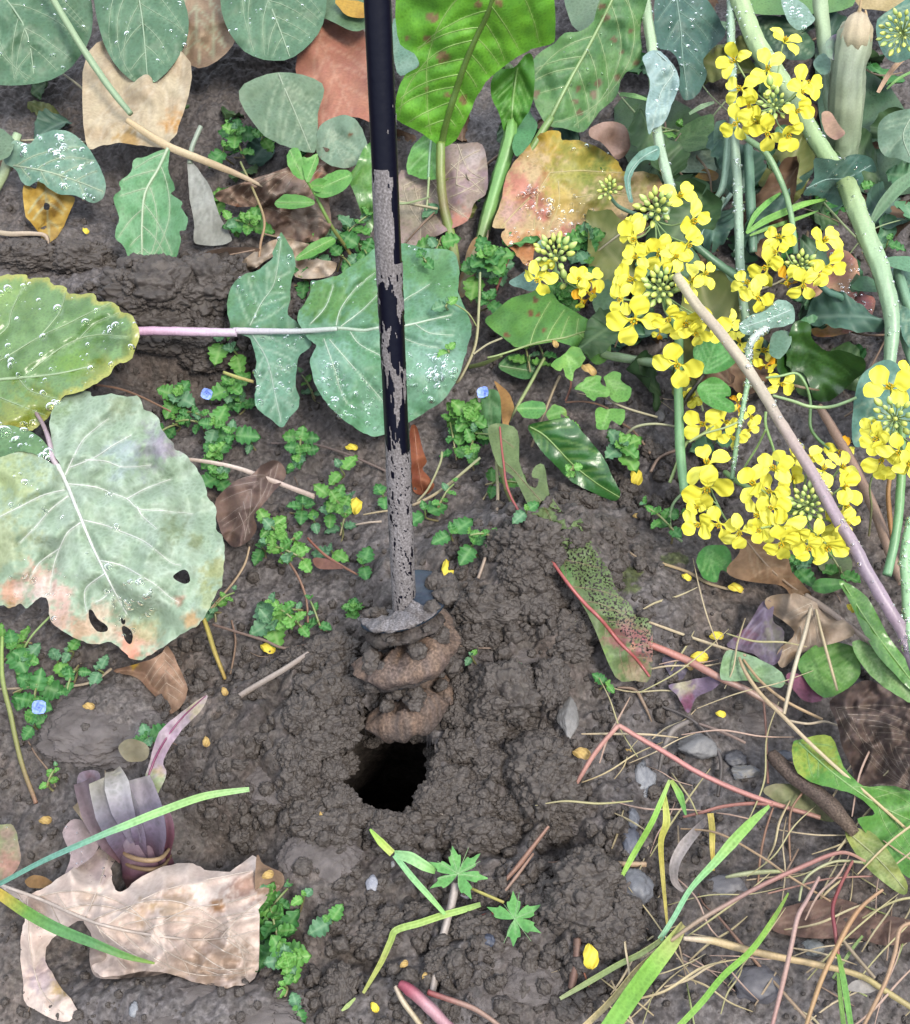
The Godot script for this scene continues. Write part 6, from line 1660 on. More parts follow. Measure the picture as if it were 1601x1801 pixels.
	leaf("dead_leaf", "stiff dark brown wrinkled leaf at the right edge like old bark", "J:1225,760 1300,700 1400,655 1480,690 1590,760 1660,800 1660,1180 1590,1170 1480,1140 1360,1150 1330,1070 1280,960 1260,860", {"h": "J:1260,780@.030 J:1620,1000@.034 J:1400,1140@.020", "c": ["76645c", "5c4e4a"], "vc": "948478", "cf": 2.5, "mid": "J:1240,780 1440,900 1640,1060", "auto": [9, 35], "vr": [1.2, .5], "m": "dry", "step": 3.5, "wave": .003, "wf": .03, "crease": .010, "groove": .002})
	leaf("dock_leaf", "smooth green leaf at the right edge below the dark wrinkled leaf", "J:1050,960 1100,930 1230,920 1290,1060 1380,1150 1500,1150 1660,1190 K:1640,540 1540,520 1440,400 1390,320 1460,300 1390,230 1300,200 1200,170 1140,120", {"h": "J:1080,960@.022 J:1620,1200@.020 K:1560,520@.016 J:1300,1120@.026", "c": ["69a04a", "5c9440"], "vc": "94bc70", "mid": "J:1080,950 1250,1100 1450,1240 1640,1330", "midr": [2, 2, 1], "auto": [6, 45], "vr": [.9, .4], "patches": [["J:1130,1000", 50, "98a444"], ["J:1220,950", 36, "90a044"]], "step": 4})
	leaf("rape_leaf", "yellowish green folded leaf tapering on a brown stalk at the right", "K:1340,370 1440,370 1530,470 1590,590 1560,620 1420,510", {"h": "K:1380,390@.020 K:1580,600@.026", "c": ["a4ac5c", "8ea05c"], "vc": "b8bc84", "mid": "K:1350,375 1470,480 1580,605", "midr": [2, 2, 1], "auto": [5, 25], "step": 3})
	leaf("dead_leaf", "dull olive leaf remains at the joint of the red stalk", "K:1010,210 1060,180 1180,190 1240,240 1300,330 1200,310 1080,260", {"h": "K:1130,240@.014", "c": ["8c9068", "a09a78"], "m": "dry", "step": 3, "wave": .003})
	rod("dead_stalk", "thick muddy brown dead stalk leading to the yellowish folded leaf", "stalk", "K:1040,60@.016 1110,130@.018 1200,200@.02 1290,280@.02 1380,380@.02", [10, 14, 14, 15, 9], "7c6a5e 86746a 7a6a60 94806e", "mud", .003, "", 10, .1)
	leaf("dead_leaf", "flat dull brown leaf on the soil at the lower right under the straws", "K:1050,700 1150,660 1320,640 1480,700 1640,740 1640,800 1500,830 1380,800 1200,800 1050,770", {"h": "K:1100,730@.010 K:1550,780@.012", "c": ["8a6e62", "705a52"], "m": "dry", "step": 4, "wave": .004, "crease": .004, "vc": "a08878", "mid": "K:1060,730 1620,770", "auto": [6, 35]})
	leaf("dead_leaf", "white papery leaf scrap on the straw at the lower right", "K:1345,1000 1380,970 1440,975 1470,1000 1440,1020 1380,1015", {"h": "K:1410,995@.022", "c": ["cfc8c0", "bab2aa"], "m": "dry", "step": 3})
	# cut purple stump at the lower left
	t = thing("cut_stump", "cut purple grey cabbage stump with ringed base at the lower left", "plant stump", G(spot("D:620,1050")))
	stem_part("stem", t, "D:655,1170@.002 645,1100@.008 630,1030@.014 605,950@.020 580,880@.024 565,850@.026", [36, 44, 40, 42, 36, 22], "7c5c50 64404c 806c78 7c7480 8c8490", "stem", .001, 26, .05)
	for a in [["D:610,1090@.012 565,965@.028 515,845@.038 465,715@.044", [40, 66, 74, 58], "5c3c44 706478 84808c 8c887c", .55], ["D:670,1085@.012 665,960@.030 640,850@.037 610,720@.042", [36, 60, 62, 40], "5c3c44 685c70 7c7484 847c80", .5], ["D:590,1090@.008 500,985@.020 430,880@.026 370,735@.030", [26, 46, 48, 34], "684448 74606a 6c5c64 584a50", .6], ["D:560,1075@.008 470,950@.020 400,870@.022 340,830@.016", [20, 34, 36, 18], "8c7a68 a08c78 9c8c74 887660", .5], ["D:720,1080@.010 725,960@.022 715,900@.026 700,850@.026", [20, 40, 36, 16], "583844 785060 8c6c7c 947c88", .6], ["D:600,1000@.026 545,860@.042 520,760@.046 500,690@.044", [20, 40, 44, 26], "786c80 8c8694 a09c9c 847c70", .4]]:
		blade("leaf_base", "", "", a[0], a[1], a[2], "wax", a[3], .3, .002, t)
	stem_part("ring", t, "D:520,1015@.014 560,1060@.022 640,1082@.0265 710,1070@.024 755,1015@.014", [2, 4, 4.5, 4, 2], "94785c a08868", "straw")
	stem_part("ring", t, "D:520,1065@.010 570,1105@.017 650,1122@.020 715,1108@.017 752,1060@.010", [2, 3.5, 4, 3.5, 2], "846c50 746048", "straw")
	leaf_part("leaf_stalk", t, "D:600,830 625,760 660,640 700,520 800,430 910,355 880,430 800,510 720,640 732,700 705,770 680,800 640,840", {"h": "D:620,820@.032 D:900,360@.050", "c": ["b49aac", "bca8b0"], "vc": "c8b4bc", "mid": "D:625,820 680,640 780,480 905,360", "midr": [3, 2.5, 1], "mc": "8c4468", "patches": [["D:680,740", 30, "a4b484"], ["D:860,400", 30, "b4a888"], ["D:700,690", 12, "c0a888"]], "step": 3, "m": "wax"})
	leaf_part("dry_bract", t, "D:520,590 560,550 620,560 655,590 640,640 560,645", {"h": "D:540,600@.040 D:640,620@.036", "c": ["a09880", "888068"], "m": "dry", "step": 3, "wave": .003})
	leaf_part("dry_bract", t, "D:340,720 370,690 430,690 440,760 400,810 350,800", {"h": "D:390,750@.026", "c": ["847480", "6c5058"], "m": "wax", "step": 3})
	leaf_part("dry_bract", t, "D:350,870 380,840 460,900 480,960 420,950 370,920", {"h": "D:410,900@.022", "c": ["bca898", "a49070"], "m": "dry", "step": 3})
func weeds():
	# place, size in photo pixels, leaves, tone, height | where it grows
	for a in [
		["C:890,170", 58, 8, 1, .010, "with four bright leaves just right of the big pale leaf's top"], ["C:920,250", 50, 8, 0, .008, "below the bright one at the big pale leaf's top right"], ["C:890,310", 52, 6, 0, .006, "touching the right rim of the big pale leaf, under two others"],
		["C:1000,300", 40, 6, 1, .008, "in the clump left of the drooping side lobe, smallest of the clump"], ["C:1085,320", 56, 6, 1, .010, "with glossy leaves in the middle of the clump under the white petal"], ["C:1175,360", 58, 6, 0, .008, "with one broad pale leaf at the clump's right end"], ["C:1265,400", 30, 4, 0, .005, "as a single small leaf pair between the clump and the drooping side lobe"],
		["C:1090,460", 52, 8, 1, .010, "above the left end of the white stick"], ["C:1100,580", 62, 8, 0, .007, "in shade under the left end of the white stick"], ["C:1170,130", 50, 6, 1, .010, "beside a short yellow straw left of the drooping side lobe"], ["C:1085,1220", 40, 6, 3, .006, "under the right rim of the big pale leaf, greyish"],
		["C:1070,1240", 36, 4, 3, .004, "below the greyish one under the big pale leaf's rim"],
		["M:325,265", 62, 10, 1, .014, "standing highest between the drooping side lobe and the auger"], ["M:345,340", 52, 6, 0, .008, "just below the highest one left of the auger"], ["M:290,400", 40, 4, 0, .006, "lowest of three in a row left of the auger"],
		["M:540,445", 56, 4, 3, .010, "with one big rough dark leaf above the yellow petal"], ["M:475,575", 64, 10, 2, .012, "left of the yellow petal, at the end of the white stick"], ["M:480,660", 46, 6, 1, .008, "directly left below the yellow petal"], ["M:330,640", 56, 6, 0, .006, "under the end of the white stick, dark"],
		["M:395,705", 36, 4, 1, .006, "small and round left of the one below the yellow petal"], ["M:540,740", 54, 6, 3, .006, "with whitish specks below the yellow petal"], ["M:150,720", 58, 12, 2, .012, "as a bright rosette right of the crinkled dark brown leaf"], ["M:125,845", 40, 4, 0, .006, "as a toothed leaf pair under the bright rosette"],
		["M:285,800", 42, 6, 1, .008, "on a thin runner between the bright rosettes"], ["M:330,900", 66, 12, 2, .012, "as a bright rosette left of the red brown scrap"], ["M:650,935", 46, 4, 0, .004, "lying flat left of the auger, below the petal"], ["M:490,870", 50, 4, 3, .004, "as an oval dark leaf left of the auger"], ["M:600,1165", 40, 12, 1, .002, "like a tuft of moss left of the auger blade"],
		["M:180,1240", 70, 8, 3, .006, "as a grey green rosette with its bright twin"], ["M:320,1250", 62, 12, 2, .010, "as a bright rosette, twin of the grey one left of the auger blade"], ["M:420,1240", 44, 6, 0, .006, "right of the twin rosettes left of the auger blade"], ["M:310,1170", 36, 6, 1, .006, "as yellowish leaves above the twin rosettes"],
		["M:755,575", 40, 4, 0, .006, "half behind the auger shaft"], ["M:975,665", 56, 4, 0, .006, "as two glossy leaves right of the auger shaft"], ["M:1055,605", 40, 6, 1, .008, "as narrow yellowish leaves right of the auger shaft"], ["M:1110,770", 62, 4, 0, .008, "as one rounded glossy leaf above the yellow torn petal"], ["M:1220,830", 56, 4, 0, .006, "as two dark leaves above the heap of clods"], ["M:1030,1050", 34, 4, 0, .004, "under the yellow torn petal"],
		["M:1195,165", 66, 12, 2, .016, "standing tall below the leaf of the blue flower"], ["M:1230,270", 58, 8, 1, .012, "under the tall one below the blue flower"], ["M:1130,345", 56, 6, 0, .010, "with three leaves between the auger and the eaten leaf"], ["M:1195,360", 34, 4, 1, .010, "as a pale seed pod beside the three leaves"], ["M:1325,510", 52, 6, 1, .008, "on the long stem left of the eaten leaf"], ["M:1320,785", 42, 6, 1, .006, "at the foot of the long stem, on the clods"], ["M:1500,650", 40, 4, 1, .012, "lying on the eaten leaf"], ["M:1400,290", 60, 6, 3, .012, "behind the top of the eaten leaf"],
		["M:90,520", 40, 6, 0, .004, "in shade under the white stick, far left"], ["M:20,100", 50, 6, 0, .006, "at the clump's edge left of the drooping lobe's tip"],
		["E:1510,810", 36, 4, 1, .006, "as a lone lobed leaf below the eaten leaf's magenta foot"], ["E:880,680", 30, 4, 3, .004, "as a tiny seedling on the clods right of the clay"], ["E:1110,740", 24, 4, 1, .004, "as the tiniest leaf on the clods"],
		["D:60,150", 60, 4, 0, .014, "with long leaves at the left edge under the scorched leaf"], ["D:120,200", 50, 6, 1, .010, "as a bright star of leaves at the left edge"], ["D:165,310", 76, 10, 0, .008, "as the large dark rosette behind the lower blue flower"], ["D:90,340", 56, 6, 0, .006, "left beside the large dark rosette"], ["D:150,490", 46, 4, 0, .005, "under the lower blue flower"], ["D:255,210", 52, 4, 3, .010, "as heart shaped dark leaves under the scorched leaf"], ["D:335,250", 54, 6, 0, .010, "as a small tuft right of the heart shaped leaves"], ["D:310,165", 34, 4, 2, .014, "as a pale bud pair on a stalk under the scorched leaf"], ["D:440,250", 40, 4, 3, .006, "as a folded leaf beside the rusty brown leaf"],
		["D:215,745", 30, 8, 2, .004, "as a tiny bright tuft left of the purple stump"], ["D:655,550", 54, 6, 0, .014, "growing behind the cut purple stump"], ["D:430,960", 40, 4, 0, .008, "between the stump and the pinkish scrap"],
		["L:130,940", 100, 14, 1, .008, "as the biggest rosette, right of the large tan dead leaf"], ["L:160,980", 62, 14, 2, .014, "as the bright heart of the biggest rosette"], ["L:60,760", 60, 6, 0, .004, "as dark leaves on top of the biggest rosette"], ["L:150,1120", 40, 4, 2, .006, "as a pale tip below the biggest rosette"], ["L:245,665", 40, 4, 2, .008, "as a pale green star above the biggest rosette"], ["L:385,790", 56, 4, 1, .005, "as a neat pair of oval leaves on bare soil"], ["L:215,1230", 44, 4, 1, .004, "at the bottom edge below the biggest rosette"],
		["A:1190,170", 62, 8, 1, .022, "with pale leaves at the caption's lower edge"], ["A:1215,250", 56, 6, 1, .018, "under the pale one at the caption's lower edge"], ["A:1125,250", 50, 4, 1, .018, "as a long leaf left of the one at the caption's edge"], ["A:1110,490", 46, 8, 2, .010, "in front of the grey strap leaf"], ["A:1160,600", 50, 8, 2, .010, "with light pods beside the grey strap leaf's foot"], ["A:1320,180", 36, 4, 2, .02, "as a pale pod at the end of a stalk under the caption"],
		["B:690,700", 66, 10, 1, .016, "at the foot of the mint-like sprig"], ["B:760,760", 60, 6, 0, .014, "between the mint-like sprig and the auger"], ["B:665,820", 54, 6, 0, .010, "above the round leaf of the purple stalk"], ["B:540,810", 56, 6, 0, .008, "on the cream torn leaf"], ["B:470,940", 54, 6, 0, .006, "in the gap between side lobe and round leaf"],
		["B:1180,745", 70, 10, 1, .030, "standing on the upper rim of the round leaf, right of the auger"], ["B:1430,835", 76, 12, 1, .026, "standing tall right of the round leaf"], ["B:1375,920", 60, 6, 3, .016, "below the tall one right of the round leaf"], ["B:1440,1060", 50, 6, 0, .014, "above the tip of the yellow veined leaf"], ["B:1100,830", 36, 4, 1, .040, "as a pod lying on the round leaf"], ["B:1220,1070", 34, 4, 2, .044, "as a small yellowish pod over the round leaf"], ["B:1225,1310", 34, 4, 2, .040, "as a star shaped pod over the round leaf"],
		["B:30,1270", 56, 4, 3, .008, "as a round leaf under the purple stalk"], ["B:110,1330", 70, 4, 3, .010, "as a big pale leaf under the purple stalk, left of the side lobe"], ["B:80,1510", 60, 6, 1, .012, "left beside the lower side lobe"], ["B:510,1540", 40, 6, 3, .004, "in shade under the round leaf"],
		["H:680,130", 60, 10, 1, .024, "with hairy leaves in front of the autumn leaf"], ["H:640,160", 56, 4, 3, .020, "as dark leaves behind the small bud head"], ["H:690,280", 54, 4, 1, .020, "as a round leaf right of the small bud head"], ["H:550,470", 54, 10, 1, .022, "as fine leaves on the yellow veined leaf"], ["H:430,780", 46, 6, 1, .012, "under the yellow veined leaf"],
		["H:560,1180", 40, 4, 2, .014, "as a yellowish cut leaf above the glossy lance leaf"], ["H:600,1420", 34, 6, 2, .028, "resting on the glossy lance leaf"], ["I:500,960", 60, 4, 3, .008, "as a dark leaf under the hidden yellow flowers"], ["I:310,1360", 44, 4, 0, .008, "behind the curly tendril left of the lowest flower head"], ["P:1560,430", 40, 4, 1, .01, "as a small leaf by the ribbed stem's right side"]]:
		sprig(a[0], a[1], a[2], ("speedwell sprig " + a[5]).replace(", as a", " as a"), a[3], a[4])
	for a in [["P:440,400", "left beside the mint-like sprig's foot on the crumpled leaf"], ["P:545,300", "high on the mint-like sprig's right, near the auger"], ["P:610,420", "between auger shaft and the mint-like sprig's stem"], ["P:760,470", "right of the round leaf's top, by the bright leaf's stalk"], ["P:880,470", "under the small bud head's yellow flowers"], ["P:930,640", "left of the lobed leaves, under the yellow veined leaf"], ["P:1130,250", "between wilted folded leaf and autumn leaf"], ["P:1250,420", "behind the dewy thin stem, right of the second flower head"], ["P:1440,340", "right of the grass blades under the clasping leaf"], ["P:1530,700", "under the big smooth teal leaf at the right"], ["P:1090,790", "on bare soil left of the green stem"], ["P:1480,1010", "by the pale purple stem's lower end"], ["P:1400,1000", "right of the lowest flower head on mossy soil"], ["P:40,1130", "at the left edge below the scorched rim"], ["P:1180,930", "left of the curly tendril by the lowest flower head"], ["P:820,760", "by the dull oval leaf of the eaten leaf's top"]]:
		sprig(a[0], rnd(52, 72), 6 + 2 * (rng.randi() % 3), "speedwell sprig " + a[1], rng.randi() % 3, rnd(.006, .016))
	# mint-like plant left of the auger
	var t := thing("mint_sprig", "upright sprig with paired pointed bright green leaves left of the auger", "weed", G(spot("B:720,830")))
	stem_part("stem", t, "B:725,830@.008 690,770@.014 620,670@.026 560,560@.036 510,460@.044 470,400@.050", [3.2, 3.2, 3, 2.6], "8a7a50 7c8048 74a048 80b054")
	for a in [["B:310,530 360,490 440,488 525,530 440,560 340,558", "B:320,530 520,530", "B:320,530@.036 B:520,530@.042"], ["B:510,460 560,400 620,365 690,358 722,395 670,470 560,505", "B:515,470 710,385", "B:515,470@.044 B:710,385@.040"], ["B:420,830 470,770 540,725 610,710 630,740 560,790 470,830", "B:425,825 620,720", "B:420,830@.022 B:620,720@.024"],
		["B:375,280 400,240 440,250 465,330 480,400 430,400 390,350", "B:390,255 460,400", "B:390,250@.056 B:460,400@.050"], ["B:450,300 490,290 530,270 545,310 520,370 480,420", "B:535,275 480,415", "B:535,275@.056 B:480,415@.050"], ["B:500,430 540,400 590,420 590,460 530,475", "B:500,440 590,440", "B:500,440@.046 B:590,440@.042"]]:
		leaf_part("leaf", t, a[0], {"h": a[2], "c": ["74b058", "64a04c"], "vc": "a4cc80", "mid": a[1], "midr": [.9, .5], "auto": [4, 45], "step": 3, "cup": .02, "serr": 1.2, "period": 9})
	# lobed buttercup leaves
	for a in [["lobed pale green leaf held highest under the yellow veined leaf", "H:545,785 480,830 490,860 530,870 545,850 560,900 600,930 610,870 640,850 670,800 640,740 600,735 570,760", "H:560,850@.030", "8fc060", "H:570,790 600,910"], ["three lobed green leaf left of the pale speck on bare soil", "H:780,930 775,900 820,880 870,885 880,930 930,970 920,1030 880,1050 830,1040 800,1000", "H:850,960@.024", "7cb05a", "H:800,930 850,980"], ["three lobed green leaf overlapping another at the bare soil's left", "H:610,970 660,930 690,905 760,900 760,945 810,980 800,1020 740,1020 720,1040 680,1020 660,990", "H:700,970@.026", "84b860", "H:640,960 780,1000"], ["lobed green leaf lowest of the four, pointing to bare soil", "H:725,1110 750,1075 800,1085 830,1080 890,1090 890,1130 870,1180 840,1160 815,1150 790,1200 735,1200 730,1150", "H:800,1130@.022", "7cb458", "H:805,1090 770,1190"], ["green leaf at the left of the lobed group, above the glossy lance leaf", "H:290,1080 350,1040 430,1050 450,1090 400,1140 320,1130", "H:370,1090@.028", "5a9850", "H:295,1085 440,1080"], ["yellowish lobed leaf above the glossy lance leaf", "H:450,1110 500,1060 560,1090 565,1130 530,1110 530,1150 470,1150", "H:500,1110@.026", "9aa850", "H:460,1130 550,1100"]]:
		leaf("buttercup_leaf", a[0], a[1], {"h": a[2], "c": [a[3], "6ca450"], "vc": "a8cc88", "mid": a[4], "auto": [3, 45], "step": 3, "m": "leaf", "rough": 2.5, "wave": .002, "cup": .01})
	leaf("buttercup_leaf", "broad green leaf above the forked dark stalk in the flowers", "H:1280,760 1300,700 1360,700 1440,710 1520,810 1450,870 1370,890 1330,880 1290,820", {"h": "H:1400,800@.040", "c": ["62a458", "529448"], "vc": "90c080", "mid": "H:1345,885 1400,720", "auto": [4, 45], "step": 3, "cup": .008})
	leaf("buttercup_leaf", "notched green leaf below the forked dark stalk in the flowers", "H:1300,970 1340,930 1400,905 1480,960 1490,1010 1460,1020 1510,1060 1500,1105 1400,1085 1330,1040", {"h": "H:1400,1000@.038", "c": ["68aa54", "589a48"], "vc": "94c480", "mid": "H:1310,960 1490,1080", "auto": [4, 45], "step": 3, "cup": .008})
	rod("leaf_stalk", "dark forked leaf stalk crossing the green stem", "stalk", "H:1345,880@.038 1300,950@.034 1240,1030@.028 1190,1120@.022 1175,1170@.018", [3, 4, 4.5, 4.5], "4a4838 3f3c30 4c4038", "stem")
	leaf("buttercup_leaf", "green lobed leaf under the lowest flower head", "J:600,90 620,50 660,25 740,30 765,90 750,150 715,140 695,195 640,185 610,140", {"h": "J:680,100@.018", "c": ["5a9c4c", "4a8840"], "vc": "88b870", "mid": "J:650,40 690,180", "auto": [4, 40], "step": 3, "wave": .003})
	leaf("buttercup_leaf", "small smooth oval leaf left of the pale purple stem's foot", "J:1140,215 1180,180 1280,185 1292,215 1230,245 1165,245", {"h": "J:1210,212@.018", "c": ["528c44", "44783a"], "vc": "7ca868", "mid": "J:1145,215 1285,205", "step": 3})
	leaf("rape_leaf", "dull leaf on mossy soil right of the lowest flower head", "J:1180,60 1260,40 1330,100 1300,180 1220,170 1170,120", {"h": "J:1250,110@.008", "c": ["74845c", "848c68"], "step": 3})
	# geranium leaves and their grass like stalk
	t = leaf("geranium_leaf", "deeply cut fan shaped green leaf above the pale straw at the bottom", palm("L:1035,545", 57, PI + .3, 6, .55), {"h": "L:1035,545@.020", "c": ["7cba68", "68a85c"], "vc": "a4d090", "mid": "L:1035,545 1035,620", "veins": ["L:1035,545 930,480", "L:1035,545 995,420", "L:1035,545 1090,410", "L:1035,545 1150,480", "L:1035,545 1140,560", "L:1035,545 930,570"], "vr": [.7, .4], "step": 2.5, "sub": 1, "rough": 1.0, "wave": .001})
	t = leaf("geranium_leaf", "smaller cut fan shaped leaf at the lower right of the larger one", palm("L:1325,775", 55, PI / 2 + 2.6, 5, .9), {"h": "L:1325,775@.018", "c": ["70b060", "5ea054"], "vc": "98c888", "mid": "L:1325,775 1330,850", "veins": ["L:1325,775 1350,640", "L:1325,775 1430,730", "L:1325,775 1410,890", "L:1325,775 1270,900", "L:1325,775 1270,700"], "vr": [.7, .4], "step": 2.5, "sub": 1, "rough": 1.0, "wave": .001})
	rod("leaf_stalk", "thin red stalk under the smaller geranium leaf", "stalk", "L:1110,780 1180,750@.01 1250,740@.012 1380,710@.012 1500,635@.006", [1.8, 2, 2], "9c5040 a85c48 8c4838", "stem")
	# blue flowers
	for a in [["H:105,1005", "tiny blue speedwell flower above the dull oval leaf", .034, 26], ["D:172,412", "blue speedwell flower hanging over the dark rosette at the left", .024, 30], ["C:1040,150", "half closed white and blue speedwell flower in the left clump", .016, 24]]:
		var q := spot(a[0])
		var p := over(q, a[2])
		var f := thing("speedwell_flower", a[1], "flower", p, "blue speedwell flowers")
		var b := upright(facing(q, p, rnd(-.4, .4), rnd(-.5, .5)), rnd(0, TAU))
		for k in 4:
			var s: float = a[3] * mpp(p) * .62
			obj("petal", proto.blue, MAT.bluepetal, f).basis = b * Basis(Vector3.UP, PI / 2 * k) * Basis(Vector3.RIGHT, -0.7) * Basis.from_scale(Vector3(s, s, s))
		obj("flower_stalk", tube_mesh(shifted(smooth3(PackedVector3Array([G(q + Vector2(8, 20)), p]), 4), p), [.0003, .0004], [hx("8aa868")], 5), MAT.stem, f)

func stalks():
	var s := "straw"
	# runners and thin stems of the weeds
	for a in [["thin reddish runner from the yellowing leaf to the speedwell clump", "C:480,105@.02 600,125 720,170 860,240", [2, 2, 1.6], "8c6c5c 94745c"], ["brown runner left of the grey green rosette", "C:1370,910@.012 1440,980@.012 1500,1070@.012 1540,1180@.010 1550,1300", [2, 2.2, 2], "8c6a58 9a7862"],
		["pale bent runner at the big pale leaf's right rim", "C:1255,920@.014 1230,1010@.012 1165,1110@.01 1060,1230@.012", [2, 2.4, 2], "b8a080 a89074"], ["thin brown runner under the big leaf's lower right", "C:1165,1290@.008 1185,1400@.006 1160,1560", [2, 2], "8c7060 8c7460"], ["grey brown runner leading to the broken grey twig", "C:1070,1310@.012 1200,1350@.012 1330,1390@.012 1440,1430@.01 1601,1400@.008", [2.2, 2.5, 3], "7c665c 8a766a"],
		["long green brown stem from the left edge down to the soil", "D:10,100@.03 12,280@.026 50,450@.018 95,650@.010 160,830", [3, 4.5, 4.5, 4.5, 4], "8aa858 94a060 909058 94705c"], ["thin forked stem at the bottom of the long green brown stem", "D:125,560 160,620 215,690 245,760", [1.5, 2], "8c7464 80705c"], ["pale runner linking leaves at the left under the scorched leaf", "D:0,330 120,325@.006 270,320@.008 400,300@.01 490,240@.012", [2, 2.2, 2.4], "a89880 b0a088"],
		["thin green stalk slanting at the left under the scorched leaf", "D:60,240@.012 130,110@.022 220,10@.026", [1.8, 1.8], "7f9858 8ca468"], ["red runner left of the auger blade", "M:360,790@.008 440,870@.010 530,930@.010 620,980@.006", [2, 2.6, 1.6], "985c4c a87c64"], ["straight pale stem running from the auger to the tall speedwell", "M:905,620@.008 1010,570@.012 1120,490@.016 1260,370@.022", [2.4, 2.6, 2.4], "b09c80 a89c78 98a078"], ["shorter pale stem above the straight one right of the auger", "M:930,600@.006 990,530@.010 1050,400@.016 1060,340@.018", [1.8, 2], "a8a080 98a070"],
		["brown root right of the auger, above the clods", "M:920,1035@.008 990,1010@.010 1070,965@.012", [2, 2], "8c6c54 9a7c60"], ["pinkish stem falling through the speedwells to the clods", "M:1340,330@.020 1350,480@.018 1350,620@.016 1325,770@.014 1250,1000@.014", [2.5, 3, 3, 3], "98a868 b09c88 b4a090"], ["thick olive stem under the eaten leaf", "H:170,1330@.02 230,1530@.018 M:1400,540@.016 1490,720@.014", [4, 5, 5], "8c9458 94985c 7c8850"], ["pale stem on the right of the round leaf", "B:1395,900@.03 1390,1060@.034 1370,1280@.036 1300,1440@.030 1270,1480@.026", [2.2, 2.6, 3, 3], "a4b080 b4ac84 b0a888"], ["side stem from the pale stem to the yellow veined leaf", "B:1360,1330@.036 1430,1280@.034 1510,1245@.03", [1.6, 1.8], "b0a888 a8a484"], ["side stem carrying the yellowish pod", "B:1375,1180@.036 1330,1110@.042 1260,1065@.044", [1.4, 1.4], "a8b078 98a868"],
		["thin straight stem down the crumpled brown leaf", "A:1210,300@.02 1270,430@.022 1330,590@.022 1310,720@.018 1300,850@.012", [2, 2.4, 2.4], "94a068 b09470 a88468"], ["reddish bare stem in the dark gap below the autumn leaf", "F:770,1220@.014 740,1300@.010 690,1430@.004", [2.4, 2.8], "7c4038 8c5048"], ["straight stalk between the yellow veined leaf and the buttercup leaves", "H:440,800@.018 370,930@.016 290,1070@.014 240,1160@.01", [3, 3.2, 3], "98ac70 a4ac78"], ["short brown stalk crossing the straight stalk", "H:530,900@.018 480,1010@.014 370,1300@.008", [2.4, 2.6], "a89878 a08c70"], ["thin reddish stalk of the lobed leaves", "H:570,870@.024 590,950@.018 560,1040@.012", [1.6, 2], "7c5448 8c6050"], ["brown stalk joining two lobed leaves", "H:560,1050@.012 660,1045@.016 740,1060@.018 800,1085@.02", [1.6, 1.8], "8c6a58 8a7058"],
		["curved light tendril over bare soil, left of the green stem", "H:1180,1185@.018 1060,1170@.020 950,1190@.018 880,1255@.010", [2.2, 2.6, 2.6], "b4b090 b0b48c b8b89c"], ["brown dead stalk on bare soil under the tendril", "H:880,1170@.008 950,1220@.008 1040,1340@.006", [2, 2.4], "7c6450 8c7460"], ["twiggy brown root on bare soil left of the green stem", "H:1180,1320@.008 1090,1360@.006 1040,1440", [3, 3], "947c6c a08878"], ["curly thin green tendril left of the lowest flower head", "I:320,1240@.02 270,1300@.018 250,1380@.016 265,1460@.014 320,1510@.012", [2.5, 2.8, 2.4], "84a070 8ca878"],
		["thin green stem right of the purple stem at the lower right", "I:1410,1090@.05 1375,1200@.042 1385,1320@.034 1370,1480@.024", [1.8, 2], "88a068 8a8058"], ["straw lying across the moss", "J:440,110 560,150@.008 660,205@.008 820,245", [2.5, 2.8, 2.4], "a89470 b4a080"], ["short straw left of the moss", "J:290,60 360,110", [2, 2], "a08c74"]]:
		rod("runner", a[0], "stem", a[1], a[2], a[3], "straw", .002, "", 6)
